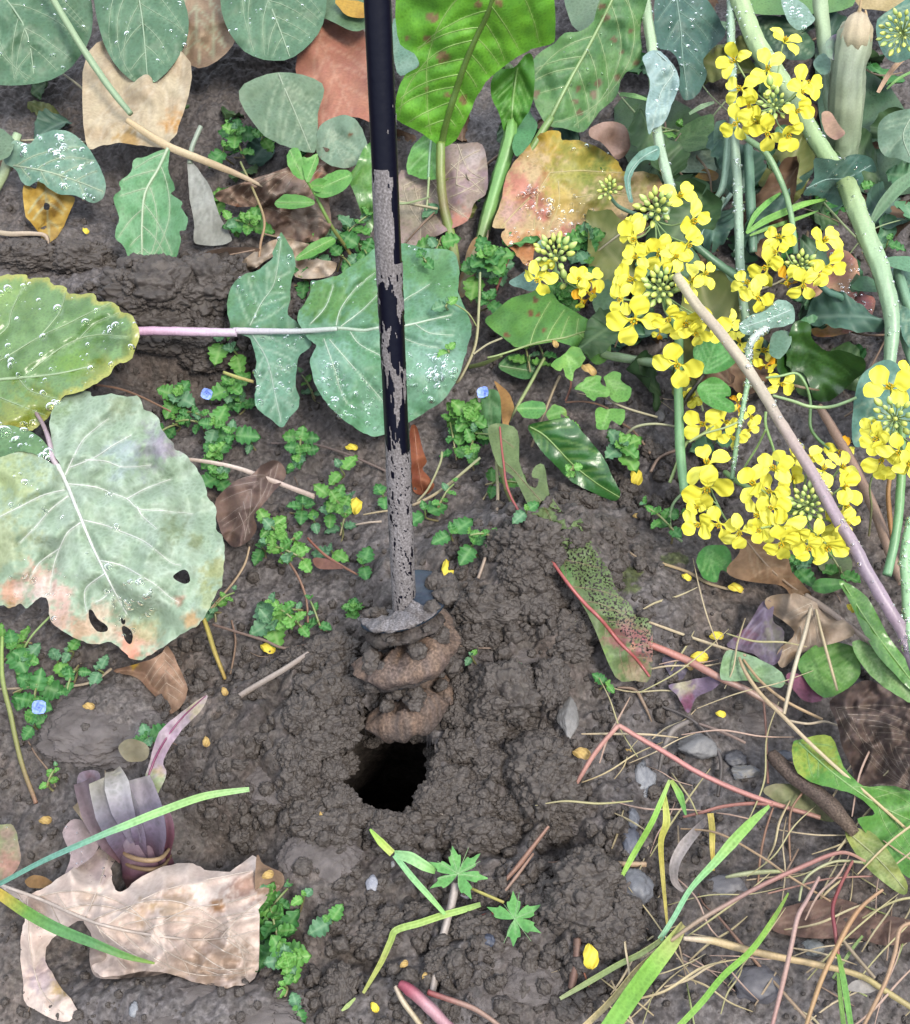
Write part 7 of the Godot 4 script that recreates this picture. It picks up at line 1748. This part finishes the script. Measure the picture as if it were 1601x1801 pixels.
	# straws and twigs
	for a in [["white_stick", "smooth whitish stick with a split end between speedwell and the pale leaf", "stick", "C:950,480@.016 1060,495@.017 1200,525@.017 1340,575@.016 1470,625@.015 1585,668@.014", [4.5, 5, 5.5, 6, 6, 7], "c8b4a4 d8c8bc d4c0b4 ccb4a4"], ["twig", "broken grey twig pointing up right, left of the auger clay", "twig", "D:1025,395@.016 1060,355@.018 1150,300@.02 1260,235@.02 1390,150@.018 1480,110@.016", [7, 7.5, 7, 6, 5], "8c8078 a0948c 988c84"], ["straw", "yellow straw leaning under the big pale leaf's right lower edge", "straw", "D:895,20@.03 920,90@.024 945,170@.016 990,285@.006", [4.5, 5, 5, 4], "b8a850 c4b468 b89c58"],
		["straw", "short yellow straw beside the drooping side lobe", "straw", "B:40,1425@.02 110,1450@.02 200,1475@.018", [4, 4.5, 4], "b0b468 c0b070"], ["straw", "thick whitish straw under the geranium leaf at the bottom", "straw", "L:1022,590@.016 1005,690@.014 970,820@.012 935,960@.010 905,1150@.006", [7.5, 8.5, 8, 8, 7.5], "c4b8b0 b8aca4 bcb0a8 a89c94"], ["straw", "red brown split stalk right of the geranium leaf", "straw", "L:1500,300@.018 1400,430@.014 1330,520@.012 1265,590@.006", [3, 5, 5.5, 4], "a07c6c 94705f 987868"], ["straw", "thinner red brown stalk parallel to the split one", "straw", "L:1420,440@.012 1340,550@.012 1250,665@.008", [3, 3.5, 3], "a08070 a88c7c"],
		["straw", "pink kinked stalk, left arm going down to the flat clod", "stalk", "J:10,1185@.010 70,1085@.018 130,990@.024 200,905@.030 232,872@.032 255,880@.032 330,925@.030 460,1000@.026 600,1085@.022 760,1160@.020 930,1225@.018 1010,1250@.016 1180,1300@.016", [4, 5, 5, 5, 5, 5.5, 5.5, 5.5, 5.5, 5], "b4887c c89488 cc9c90 c48c84 c88c88 c08a80 a88070"], ["straw", "pinkish curved stalk running left from the joint of the kinked one", "stalk", "K:690,312@.008 760,295@.012 850,270@.014 960,258@.016 1050,262@.018", [3, 4, 4.5], "b08074 b47c70 a87468"],
		["straw", "long tan straw from the pale leaf scrap to the right edge", "straw", "J:800,550@.022 830,620@.024 900,720@.026 1010,830@.028 1120,940@.028 1250,1060@.026 1400,1190@.024 1580,1350@.020", [3, 4.5, 5, 5, 4.5, 4, 3.5], "b49c7c c4ac88 c8b494 ccbc98 c4b080"], ["straw", "second tan strand beside the long tan straw", "straw", "J:820,560@.020 900,660@.022 1020,755@.022 1190,840@.018", [3, 3.5, 3.5], "b89c78 c0a480"], ["straw", "pale straw standing from the knot to the crossing", "straw", "J:1135,320@.026 1110,430@.030 1070,560@.032 1040,680@.030 1010,815@.028", [4, 4.5, 4.5, 4], "c8b8a0 d0c4ac c4b498"], ["straw", "thin straw from the knot leaning right", "straw", "J:1160,325@.026 1185,430@.026 1220,560@.024 1260,705@.020", [3, 3.5, 3], "c4b494 c0b08c"],
		["straw", "long pale straw from the eaten leaf to the pale leaf scrap", "straw", "J:345,372@.012 450,410@.012 560,450@.012 740,510@.016 830,540@.02", [3, 3.5, 3.5, 3], "b8a488 c8b898 b8a488"], ["straw", "short pale straws at the crossing on the right", "straw", "J:1030,845@.022 1120,860@.022 1200,850@.020 1265,870@.018", [3, 3, 2.5], "b8a890 bcac94"], ["straw", "thin brown stem dropping from the pink stalk's middle", "straw", "J:915,760@.016 925,880@.012 930,1000@.010 935,1140@.012", [2.5, 2.5, 3], "846458 946c60"], ["twig", "flat grey strip of bark in the hollow under the violet leaf scrap", "twig", "J:610,860 700,890@.008 780,925@.008 830,950", [3, 4, 3], "7c6c66 9c8478"],
		["twig", "dark curved root beside the grey stone", "twig", "J:440,780 560,830@.006 660,920@.006 715,1040@.006 700,1200", [3, 3.5, 4, 4], "5c5654 686260 5c5450"], ["twig", "grey twig behind the whitish flint", "twig", "J:560,850@.010 490,890@.012 450,970@.010 425,1080@.006", [6, 7, 6, 4], "807874 8a827c 6c6460"], ["twig", "split brown stick under the small lobed leaf", "twig", "J:230,690@.008 310,700@.010 350,760@.008 390,850@.004", [2, 4, 4, 2], "8c7464 9a8470 84705f"],
		["straw", "tan straw broken from the green sheath and running to the right edge", "straw", "K:690,800@.026 780,806@.026 830,815@.025 960,850@.024 1100,880@.024 1250,910@.022 1400,950@.022 1500,1010@.022 1640,1100@.020", [5, 8, 9, 8, 7.5, 7, 7, 7], "ccbca8 c4b088 b8a078 c0a880 b8a874 b0a070"], ["straw", "pink brown stem arching from the green sheath to the yellowish leaf", "straw", "K:640,810@.028 750,730@.032 870,660@.034 1000,590@.036 1150,520@.036 1320,455@.032 1420,490@.026", [4, 5, 5, 5, 5, 4.5, 3.5], "a89478 9c8878 a08078 a87c74 a87870 b09078"], ["straw", "fine tan stem crossing from the grey dead blade to the right", "straw", "K:680,360@.014 830,378@.02 1000,470@.026 1130,560@.026 1280,650@.020", [2, 2.6, 2.6, 2.4], "b09474 b89c7c ac9070"],
		["straw", "ochre stem bending down right of the red curved stem", "straw", "K:1490,605@.024 1420,660@.028 1370,720@.030 1300,850@.032 1240,980@.034 1180,1160@.034", [3, 4.5, 5, 5, 4.5], "c4a080 b8906c bc9870 b89870"], ["straw", "pink straight stem left of the ochre one, at the lower right", "straw", "K:1235,555@.026 1190,640@.030 1150,715@.034 1120,850@.036 1085,1000@.038 1045,1160@.038", [3.5, 4.5, 5, 5, 4.5], "b89890 c0a098 b8988c b89088"], ["straw", "dark red curved stem at the lower right", "straw", "K:1370,490@.024 1320,590@.028 1290,680@.030 1300,770@.030 1312,865@.028", [3, 4, 4.5, 4], "a87068 8c4848 844048 9c6860"],
		["straw", "short tan stem below the dull brown leaf", "straw", "K:1050,970@.012 1120,1050@.016 1210,1150@.02", [3, 4, 4], "ac9478 b49c84"], ["straw", "dry stem slanting behind the ochre one", "straw", "K:1325,800@.016 1390,880@.016 1460,960@.016", [4, 4.5, 4], "a09078 a89880"], ["straw", "ochre stem at the right edge, kinked at its top", "straw", "K:1640,730@.026 1565,758@.028 1540,860@.030 1500,980@.032 1410,1160@.034", [3.5, 4.5, 4.5, 4], "b49478 b8987c b09070"], ["straw", "thin brown stem hanging from the kinked stalk's joint", "straw", "K:1050,275@.016 1020,370@.014 1000,470@.012 990,580@.008", [2.2, 2.6, 2.4], "94705c a07c64"], ["straw", "thin brown stem right of the one from the joint", "straw", "K:1210,170@.018 1130,270@.018 1115,370@.014 1120,490@.01", [2.2, 2.6, 2.2], "8c6c58 987860"],
		["straw", "pale green straw lying left of the arching stem", "straw", "K:860,555@.01 910,545@.012 980,535@.012 1090,530@.012", [3, 5, 5.5, 4], "a8ac84 b4b890 a4a878"], ["straw", "brown root strand under the tan straw", "straw", "K:820,700@.01 870,760@.012 920,820@.012 1015,935@.008", [2.5, 3.5, 4], "84685c 94745f"], ["straw", "pale green stem looping among the lower right straws", "straw", "K:1155,650@.018 1175,570@.022 1230,520@.024 1310,490@.024 1410,495@.022", [2.5, 3, 3], "b0b48c b8b890 a8a47c"], ["straw", "fine reddish stem lying across the lower right tangle", "straw", "K:1030,620@.016 1150,590@.018 1280,560@.02 1450,550@.02", [1.8, 2.2, 2], "b08878 a87c70"], ["straw", "fine dark stem left of the lower right tangle", "straw", "K:750,620@.004 770,660@.008 800,690@.008", [1.8, 2], "74584c"],
		["straw", "tan flat piece of straw left of the grey dead blade", "straw", "K:398,500@.012 470,502@.013 540,502@.012", [6, 6.5, 6], "b09474 c4a888 b89c80"], ["twig", "short brown stick at the foot of the clod heap", "twig", "K:265,800@.008 262,880@.008 240,1000@.006", [8, 9, 8], "8c7064 7c6054 84685c"], ["straw", "reddish splinter right of the short brown stick", "straw", "K:285,920@.006 320,1020@.008", [2, 2.5], "94604c"],
		["straw", "red skinned cut stalk with pale fibres at the bottom edge", "stalk", "L:735,1105@.022 790,1140@.022 880,1220@.02 960,1300@.018 1040,1380@.016", [8, 13, 13, 12, 11], "8c4050 a85868 c498a0 bc9098 b88c94"], ["straw", "cream split fibre left of the red skinned stalk", "straw", "L:715,1120@.020 750,1190@.020 800,1260@.018 860,1340@.016", [5, 6, 6], "c4b4a0 ccbca0 b8a888"], ["straw", "brownish pink outer fibre right of the red skinned stalk", "straw", "L:880,1150@.018 1000,1190@.018 1130,1240@.016 1260,1330@.014", [6, 6, 5], "984c50 a08074 a88c7c"], ["straw", "yellow arched strand at the joint of grass and geranium", "straw", "L:1060,600@.014 1130,630@.018 1200,660@.018 1270,690@.016", [3, 3.5, 3.5], "a8a458 b4ac60"],
		["root_hair", "pale rootlet curling on the clods below the hole", "root", "E:690,1390 720,1410 745,1420", [1.4, 1.4], "a89c90"], ["root_hair", "thin root across the clods right of the clay", "root", "E:800,625@.014 880,635@.015 960,640@.014 1000,635@.012", [2, 2.4], "8a7668"], ["root_hair", "pale rootlet left of the bored hole", "root", "E:0,1150@.018 20,1180@.018 45,1215@.016", [1.4, 1.6], "b4a898"], ["root_hair", "thin brown root right of the grass tips", "root", "K:110,490@.008 160,495@.01 200,490@.008", [1.4, 1.4], "8c7466"], ["straw", "short straw between petal and auger", "straw", "M:610,720@.008 680,708@.01 745,703@.01", [2.4, 2.8], "b4a494"], ["straw", "thin straw behind the auger from the yellow petal", "straw", "M:650,668@.01 720,655@.012 790,645@.012", [2, 2.4], "ac9c7c"], ["straw", "long dim stem lying left of the auger under the speedwells", "straw", "M:170,295@.004 380,300@.006 560,350@.008 770,440@.006", [2.4, 3.2, 3], "6c605c 7c6c66"]]:
		rod(a[0], a[1], a[2], a[3], a[4].map(func(e): return e * .76), a[5], s, .002)
	# grass
	for a in [["bluish green grass blade lying across the cut purple stump", "D:-30,1195@.034 0,1185@.035 200,1080@.044 450,970@.052 550,930@.054 700,870@.054 900,800@.050 1095,770@.046", [5, 8, 9, 11, 13, 14, 13, 8], "5f8f84 689888 6f9f90 84b084 8fbc78 94bc74 98bc80", .4], ["green grass blade with yellow ends across the large tan dead leaf", "D:-60,1200@.042 0,1230@.042 120,1310@.042 250,1380@.043 400,1440@.044 550,1500@.040 680,1535@.034", [14, 18, 20, 20, 17, 12, 3], "b49c3c b09840 5f8a3c 5c8c54 548450 64904c 88a050", .3],
		["bright grass tip with a brown spot below the bored hole", "L:585,315@.022 640,380@.020 700,440@.018", [3, 13, 13], "8cbc50 a4c058 b0b860", .3], ["grass blade from the tip to the lying stalk", "L:712,448@.018 800,560@.020 890,660@.020 970,752@.018", [9, 11, 10, 6], "8cc08c 94c484 8cbc68", .4], ["broad pale grass blade leading under the geranium leaf", "L:712,442@.018 790,460@.021 860,500@.021 920,530@.018", [12, 20, 18, 10], "98c890 a0cc8c 84b868", .35], ["lying grass stalk bent downwards left of the geranium leaf", "L:1150,700@.012 1060,728@.014 960,755@.015 840,795@.015 720,832@.014 690,890@.014 640,1000@.012 550,1155@.008", [8, 11, 12, 12, 12, 11, 10, 5], "94b46c 9cbc68 94b058 98b464 8ca450 98a050 a0a45c", .4],
		["fading grass tip under the bent grass stalk", "L:510,1180@.006 470,1220@.008 440,1245@.006", [3, 8, 3], "94a860 a0b070", .3], ["bright green grass blade arching left at the right of the whitish flint", "K:635,165@.036 600,250@.034 560,340@.030 480,480@.020 400,632@.010", [5, 9, 10, 10, 3], "a0b868 84b44c 8cb850 98bc54", .4], ["yellowing grass blade right of the arching green one", "K:612,225@.034 622,330@.032 600,410@.026 606,540@.018 625,745@.008", [8, 13, 10, 8, 4], "a8b058 b4b458 b0a450 b8a858", .4], ["short green grass tip hanging right of the arching blades", "K:640,165@.036 675,225@.034 700,305@.028", [6, 13, 3], "94a04c 74a850 6ca060", .4],
		["green grass blade rising right from the sheath to the red stalk's joint", "K:595,805@.026 650,720@.028 720,600@.030 820,490@.034 880,420@.036 950,345@.036 1035,268@.032", [9, 9, 9, 14, 19, 17, 5], "8cb890 7cb088 80b478 8cb464 84b058 90b868", .4], ["pale green stalk lying left from the sheath", "K:610,800@.026 520,860@.024 430,905@.020 310,975@.014 195,1042@.008", [8, 10, 10, 10, 6], "b0b87c a8b878 a4b474 b4bc88", .4], ["yellow hanging blade under the pinkish curved stalk", "K:798,298@.020 805,360@.018 806,440@.016 811,528@.010", [11, 11, 9, 4], "b8a450 bcae58 b89c50", .35], ["green grass blade curving to the bottom edge right of the sheath", "K:1112,618@.020 1040,740@.026 960,850@.030 850,950@.034 760,1060@.038 660,1165@.040", [3, 10, 11, 11, 11, 10], "94b058 80ac4c 78a848 84ac50", .4],
		["wide green sheath of grass at the bottom edge", "K:690,745@.026 640,820@.028 560,920@.030 480,1030@.034 380,1180@.038", [14, 26, 32, 32, 32], "a89c68 9cac60 7cac48 74a444 7cac50", .3], ["tan dry blade left beside the wide green sheath", "K:650,800@.026 580,860@.028 500,930@.030 400,1050@.032 280,1165@.034", [6, 9, 10, 11, 10], "c4b498 bca87c b4a878 b8a47c", .35], ["green grass pair at the bottom right corner, left blade", "K:1310,860@.028 1325,930@.032 1340,1010@.034 1365,1165@.036", [6, 10, 11, 9], "8cac50 74a454 6c9c4c", .4], ["green grass pair at the bottom right corner, thin right blade", "K:1310,940@.024 1320,1040@.028 1335,1165@.032", [4, 8, 9], "78a050 84a85c", .4], ["dim grass blade at the right behind the ochre stems", "K:1410,790@.014 1370,840@.014 1330,900@.012 1290,960@.01", [4, 6, 4], "7c9458 849c60", .4],
		["grey dead blade curled like a ribbon below the kinked stalk", "K:780,325@.010 740,370@.016 690,430@.018 655,500@.016 655,570@.012 690,612@.008", [8, 16, 20, 18, 13, 5], "8c8280 9c9290 a09694 8f8684 a49a98", .3], ["green grass blade across the upper right stems", "G:680,1310@.030 780,1245@.034 880,1200@.038 1000,1150@.040 1130,1120@.038", [5, 12, 13, 11, 3], "7cb058 84b85c 80b050", .35], ["short grass blade above the one across the upper right stems", "G:685,1300@.030 730,1210@.034 800,1140@.036 872,1085@.034", [4, 10, 10, 3], "74ac54 7cb45c", .35], ["thin grass blade under the one across the upper right stems", "G:700,1325@.028 800,1285@.03 950,1235@.032 1085,1185@.03", [3, 7, 7, 2], "88b460 7cac58", .35], ["fine grass at the top right beside the bud head", "G:1470,500@.03 1540,440@.034 1640,390@.036", [3, 5, 4], "84b068 78a860", .4], ["pinkish dry blade right of the cut stump", "G:1420,520@.036 1480,420@.04 1550,340@.044 1640,280@.046", [6, 9, 9, 8], "c8a890 c4a080", .3], ["long dark grass blade at the right edge below the clasping leaf", "G:1390,1240@.02 1450,1150@.024 1540,1050@.028 1640,980@.030", [10, 20, 24, 20], "5c7c5c 648464", .3], ["thin green blade left of the wilted stem", "G:-30,530@.03 50,540@.032 120,560@.03", [7, 9, 5], "7ca868", .3], ["green blade on the rape stem's left below the drooping leaf", "G:360,640@.03 430,600@.034 500,575@.034", [5, 9, 4], "9cb890", .3]]:
		blade("grass_blade", a[0], "grass", a[1], a[2], a[3], "leaf", a[4], rnd(-.3, .3))
	# grass seedlings along the right hand edge
	for i in 14:
		var q := Vector2(rnd(1180, 1600), rnd(1500, 1800))
		var d := Vector2.from_angle(rnd(0, TAU)) * rnd(50, 110)
		var g := G(q)
		var p := PackedVector3Array([g, G(q + d * .5, .004), G(q + d, .003)])
		var o := obj("straw", tube_mesh(shifted(smooth3(p, 6), p[2]), [.0002, .0004, .0003], tints(["a08c74 b09c80", "8c7464 9c8470", "8a9460 a0a870"][i % 3]), 6, .1), MAT.straw, self)
		o.position = p[2]
		tag(o, "short dry straw bit lying on the soil in the lower right tangle", "straw", "straw bits in the lower right tangle")
	for i in 110:
		var q := Vector2(rnd(1060, 1640), rnd(1400, 1820)) if i < 80 else Vector2(rnd(1000, 1620), rnd(1080, 1420))
		var d := Vector2.from_angle(rnd(-1.3, .6) if i % 3 else rnd(0, TAU)) * rnd(70, 230)
		var h0 := rnd(.002, .022)
		var p := PackedVector3Array([over(q, h0), over(q + d * .35 + d.orthogonal() * rnd(-.05, .05), h0 + rnd(.001, .005)), over(q + d * .7 + d.orthogonal() * rnd(-.05, .05), h0 + rnd(0, .004)), over(q + d, h0 - .004)])
		var k := rnd(.00022, .0005)
		var o := obj("dry_straw", tube_mesh(shifted(smooth3(p, 7), p[3]), [k * .6, k, k * .9, k * .4], tints(["b8a484 c8b898 bca888", "b09484 c0a494 b89c88", "a89878 b8ac88 c4b898", "a4a070 b4ac80 c0b48c", "b4a07c c4b48c b8a880"][i % 5]), 6, .12), MAT.straw, self)
		o.position = p[3]
		tag(o, "thin pale dry grass stem in the tangle on the right", "straw", "thin dry grass stems in the tangle on the right")
	for i in 84:
		var q := Vector2(rnd(1060, 1640), rnd(-40, 700)) if i < 54 else (Vector2(rnd(-20, 640), rnd(20, 330)) if i < 70 else Vector2(rnd(640, 1080), rnd(60, 470)))
		var g := G(q, rnd(.003, .020) if i < 54 else rnd(.001, .005))
		var sz := rnd(.022, .046) if i < 54 else rnd(.014, .026)
		var o := obj("leaf", proto["back%d" % [0, 1, 2, 3, 4, 1, 0, 3][i % 8]], MAT.dry if i % 8 in [3, 7] else MAT.leaf, self)
		o.name = numbered("withered_leaf" if i % 8 in [3, 7] else "low_leaf")
		o.basis = upright(Vector3(rnd(-.6, .6), 1, rnd(-.3, .7)).normalized(), rnd(0, TAU)) * Basis.from_scale(Vector3(sz * rnd(.8, 1.3), sz, sz))
		o.position = g
		if i % 8 in [3, 7]:
			tag(o, "brown withered leaf lying under the taller plants at the back", "leaf", "withered leaves under the taller plants")
		else:
			tag(o, "wavy dark green leaf low among the taller plants at the back", "leaf", "low leaves among the taller plants")
	for i in 40:
		var q := Vector2(rnd(1040, 1620), rnd(60, 760)) if i < 30 else Vector2(rnd(20, 1060), rnd(230, 480))
		var d := Vector2.from_angle(rnd(0, TAU)) * rnd(60, 170)
		var h0 := rnd(.004, .020)
		var p := PackedVector3Array([over(q, h0), over(q + d * .5 + d.orthogonal() * rnd(-.15, .15), h0 + rnd(.002, .012)), over(q + d, h0)])
		var k := rnd(.0003, .0008)
		var o := obj("thin_stalk", tube_mesh(shifted(smooth3(p, 7), p[2]), [k, k, k * .6], tints(["8c9c70 9cac80", "a08c74 8c7860", "7c6454 94806c", "b0a888 bcb498"][i % 4]), 6, .1), MAT.straw, self)
		o.position = p[2]
		tag(o, "thin stalk crossing between the plants at the back", "stalk", "thin stalks among the plants at the back")
	for i in 46:
		var q := Vector2(rnd(1040, 1620), rnd(130, 660)) if i < 34 else Vector2(rnd(620, 1060), rnd(160, 470))
		var g := G(q, rnd(.004, .016))
		var sz := rnd(.010, .022)
		var o := obj("weed_leaf", proto["%s%d" % ["lance" if i % 3 else "speed", 3 if i % 2 else 0]], MAT.leaf, self)
		o.basis = upright(Vector3(rnd(-.5, .5), 1, rnd(-.3, .6)).normalized(), rnd(0, TAU)) * Basis.from_scale(Vector3(sz * rnd(.9, 1.5), sz, sz))
		o.position = g
		tag(o, "small shaded green leaf low under the flowering rape", "leaf", "small shaded leaves under the rape")
	for i in 60:
		var q := Vector2(rnd(20, 1600), rnd(420, 1790))
		if ((q - HOLE) / Vector2(120, 130)).length() < 1.0:
			continue
		var d := Vector2.from_angle(rnd(0, TAU)) * rnd(15, 50)
		var p := PackedVector3Array([G(q, .0003), G(q + d * .5 + d.orthogonal() * rnd(-.2, .2), .0012), G(q + d, .0004)])
		var o := obj("plant_fibre", tube_mesh(shifted(smooth3(p, 5), p[2]), [.0001, rnd(.00015, .00035), .0001], tints(["a89880", "8c7868", "b8a890", "7c6454"][i % 4]), 5, .1), MAT.straw, self)
		o.position = p[2]
		tag(o, "fine dry plant fibre strewn on the soil", "plant fibre", "fine fibres strewn on the soil")

func litter():
	# fallen petals
	for a in [["M:612,635", 42, PI + .05, .006, "bright yellow fallen petal left of the auger", 0, 0], ["M:1100,975", 52, .35, .008, "torn yellow petal on soil right of the auger", 0, 0], ["H:955,1480", 40, .2, .006, "yellow fallen petal on bare soil right of the glossy lance leaf", 0, 0], ["C:1350,1440", 34, 1.2, .004, "small yellow petal below the twin rosettes", 0, 0], ["D:990,350", 26, .5, .004, "orange yellow petal beside the broken grey twig", 1, 0], ["D:395,415", 32, 1.6, .012, "tan petal on the broad smooth brown clod", 1, 0], ["D:205,915", 34, 1.7, .006, "orange withered petal left of the purple stump", 1, 0], ["D:1180,1155", 34, 2.0, .030, "orange petal strip on the tip of the large tan leaf", 1, 0], ["D:910,570", 30, .2, .006, "ochre petal strip right of the purple leaf stalk", 1, 0],
		["J:610,560", 38, 1.5, .010, "yellow petal under the pink leaf stalk", 0, 0], ["J:560,600", 30, .9, .008, "orange yellow petal beside the other under the pink leaf stalk", 1, 0], ["J:690,460", 30, 1.6, .006, "yellow petal by the violet leaf scrap", 0, 0], ["J:710,825", 22, 1.3, .004, "thin yellow petal in the hollow", 0, 0], ["J:1320,330", 24, 1.0, .02, "yellow petal by the purple stem's foot", 0, 0], ["J:1100,335", 20, .4, .02, "small yellow petal at the knot", 0, 0], ["K:315,880", 52, .2, .008, "yellow green petal like leaf beside the short brown stick", 0, 0], ["L:340,255", 24, .5, .012, "orange crumb of petal below the bored hole", 1, 0], ["L:610,1235", 24, .6, .006, "pale yellow petal left of the red cut stalk", 0, 0], ["L:760,1015", 26, 2.2, .006, "curled ochre petal above the red cut stalk", 1, 0], ["L:865,1075", 20, 2.5, .005, "dark ochre petal scrap by the whitish straw", 1, 0],
		["H:690,880", 46, 1.2, .026, "orange yellow petal above the three lobed leaves", 1, 0], ["H:500,735", 24, .5, .030, "orange speck of petal on the yellow veined leaf", 1, 0], ["J:60,1010", 50, 1.4, .016, "orange curled dead petal beside the kinked pink stalk", 1, 0], ["J:280,1005", 26, .7, .010, "cream and orange chip on soil under the kinked stalk", 1, 0], ["A:435,660", 18, .8, .008, "yellow speck of petal on the dark soil", 0, 0], ["M:590,330", 26, 1.6, .010, "yellow petal end on a straw left of the auger", 0, 0], ["J:780,235", 34, 1.5, .008, "yellow petal scrap on the straw over the moss", 0, 0], ["J:550,185", 22, 1.0, .006, "small yellow petal on the mossy straw", 0, 0], ["I:60,1380", 22, 1.5, .006, "brown petal on bare soil below the fallen petal", 1, 0]]:
		var q := spot(a[0])
		var g := G(q, .001) if a[3] < .012 else over(q, a[3])
		var s: float = a[1] * mpp(g) * (.66 if a[5] else .85)
		var o := obj("petal_scrap", proto.oldscrap if a[5] else proto.scrap, MAT.petal, self)
		o.basis = upright(Vector3(rnd(-.2, .2), 1, rnd(0, .4)).normalized(), 0) * Basis(Vector3.UP, a[2]) * Basis.from_scale(Vector3(s * 1.15, s, s))
		o.position = g + Vector3(0, .002, 0) - o.basis.z * 0.5
		tag(o, a[4], "petal", "fallen rape petals")
	# stones
	for a in [["J:600,980", 88, 56, "flat pale grey stone right of the whitish flint", "a4a4a6", "8c8c90", 1.0], ["J:360,1140", 46, 84, "whitish blue veined flint under the kinked pink stalk", "d4d6dc", "9ca0aa", 1.0], ["J:340,1060", 20, 28, "dark and white chip on top of the veined flint", "a8acb4", "50545c", .8], ["J:410,930", 22, 26, "bluish chip right of the pink stalk's middle", "989aa4", "606268", .9], ["J:300,1310", 26, 40, "pale flint below the veined flint", "a8acb8", "787c88", .8], ["J:820,1095", 60, 34, "wedge of grey blue stone at the right of the flat stone", "8c909c", "a8a49c", 1.0], ["J:1010,1015", 40, 22, "dark blue grey pebble by the long tan straw", "6c7080", "80848f", .6], ["J:780,1030", 40, 34, "dark pebble left of the grey blue wedge", "54545c", "64646c", .4],
		["E:1330,980", 40, 90, "whitish flake standing on edge at the right of the clod heap", "aaa8a6", "8c8884", 1.0], ["E:1270,1130", 26, 60, "lower whitish flake below the standing one", "b0aeac", "94908c", 1.0], ["K:480,420", 30, 50, "bluish stone chip below the pale flint", "8c90a0", "6c7080", .8], ["K:500,600", 50, 60, "grey flint buried beside the flat straw piece", "74767e", "94969e", .8], ["L:595,600", 24, 38, "small white stone chip left of the geranium leaf", "b8bcd0", "d0d4e0", .7], ["L:1090,655", 32, 18, "white stone chip under the geranium leaf", "b8b4c4", "9c98a8", .7], ["L:1190,890", 28, 28, "dark blue chip below the geranium leaves", "40485c", "5c647c", .7], ["L:700,500", 12, 16, "tiny white grain under the bent grass", "c4c0c0", "d0d0d0", .3], ["L:1090,1188", 12, 12, "tiny white grain at the bottom right of the red stalk", "c4c0c0", "d0d0d0", .3],
		["H:1050,880", 28, 14, "pale chip on bare soil right of the lobed leaves", "a4a0a0", "b4b0b0", .6], ["H:810,1050", 24, 20, "pale grain beside the three lobed leaf", "b0acb0", "98949c", .5], ["H:1095,1130", 22, 34, "grey pebble left of the green stem", "8c8884", "a09c98", .4], ["K:860,600", 70, 40, "grey smooth pebble under the pale green straw", "7c7a80", "8c8a90", .3], ["K:980,990", 80, 60, "grey stone at the bottom right under the grass blade", "74727a", "828088", .3], ["K:1210,840", 34, 30, "pale grey stone under the tan straw", "8c9090", "a0a4a4", .4], ["E:150,1440", 22, 22, "orange chip below the left of the bored hole", "b8863c", "c89c58", .4], ["D:590,1740", 16, 26, "white grain under the bottom tan leaf", "c0c4cc", "a8acb4", .4]]:
		var q := spot(a[0])
		var g := G(q)
		var k: float = mpp(g) / WIN[a[0][0]].z
		var o := obj("stone", lump_mesh(3, q.x as int % 50, .1, a[6], hx(a[4]), hx(a[5])), MAT.stone, self)
		var hgt: float = minf(a[1], a[2]) * k * .7
		o.basis = Basis.from_scale(Vector3(a[1] * k * 1.25, hgt * 1.2, a[2] * k * 1.25)) * Basis.from_euler(Vector3(0, rnd(-.5, .5), 0))
		o.position = g + Vector3(0, hgt * .6, 0)
		tag(o, a[3], "stone")
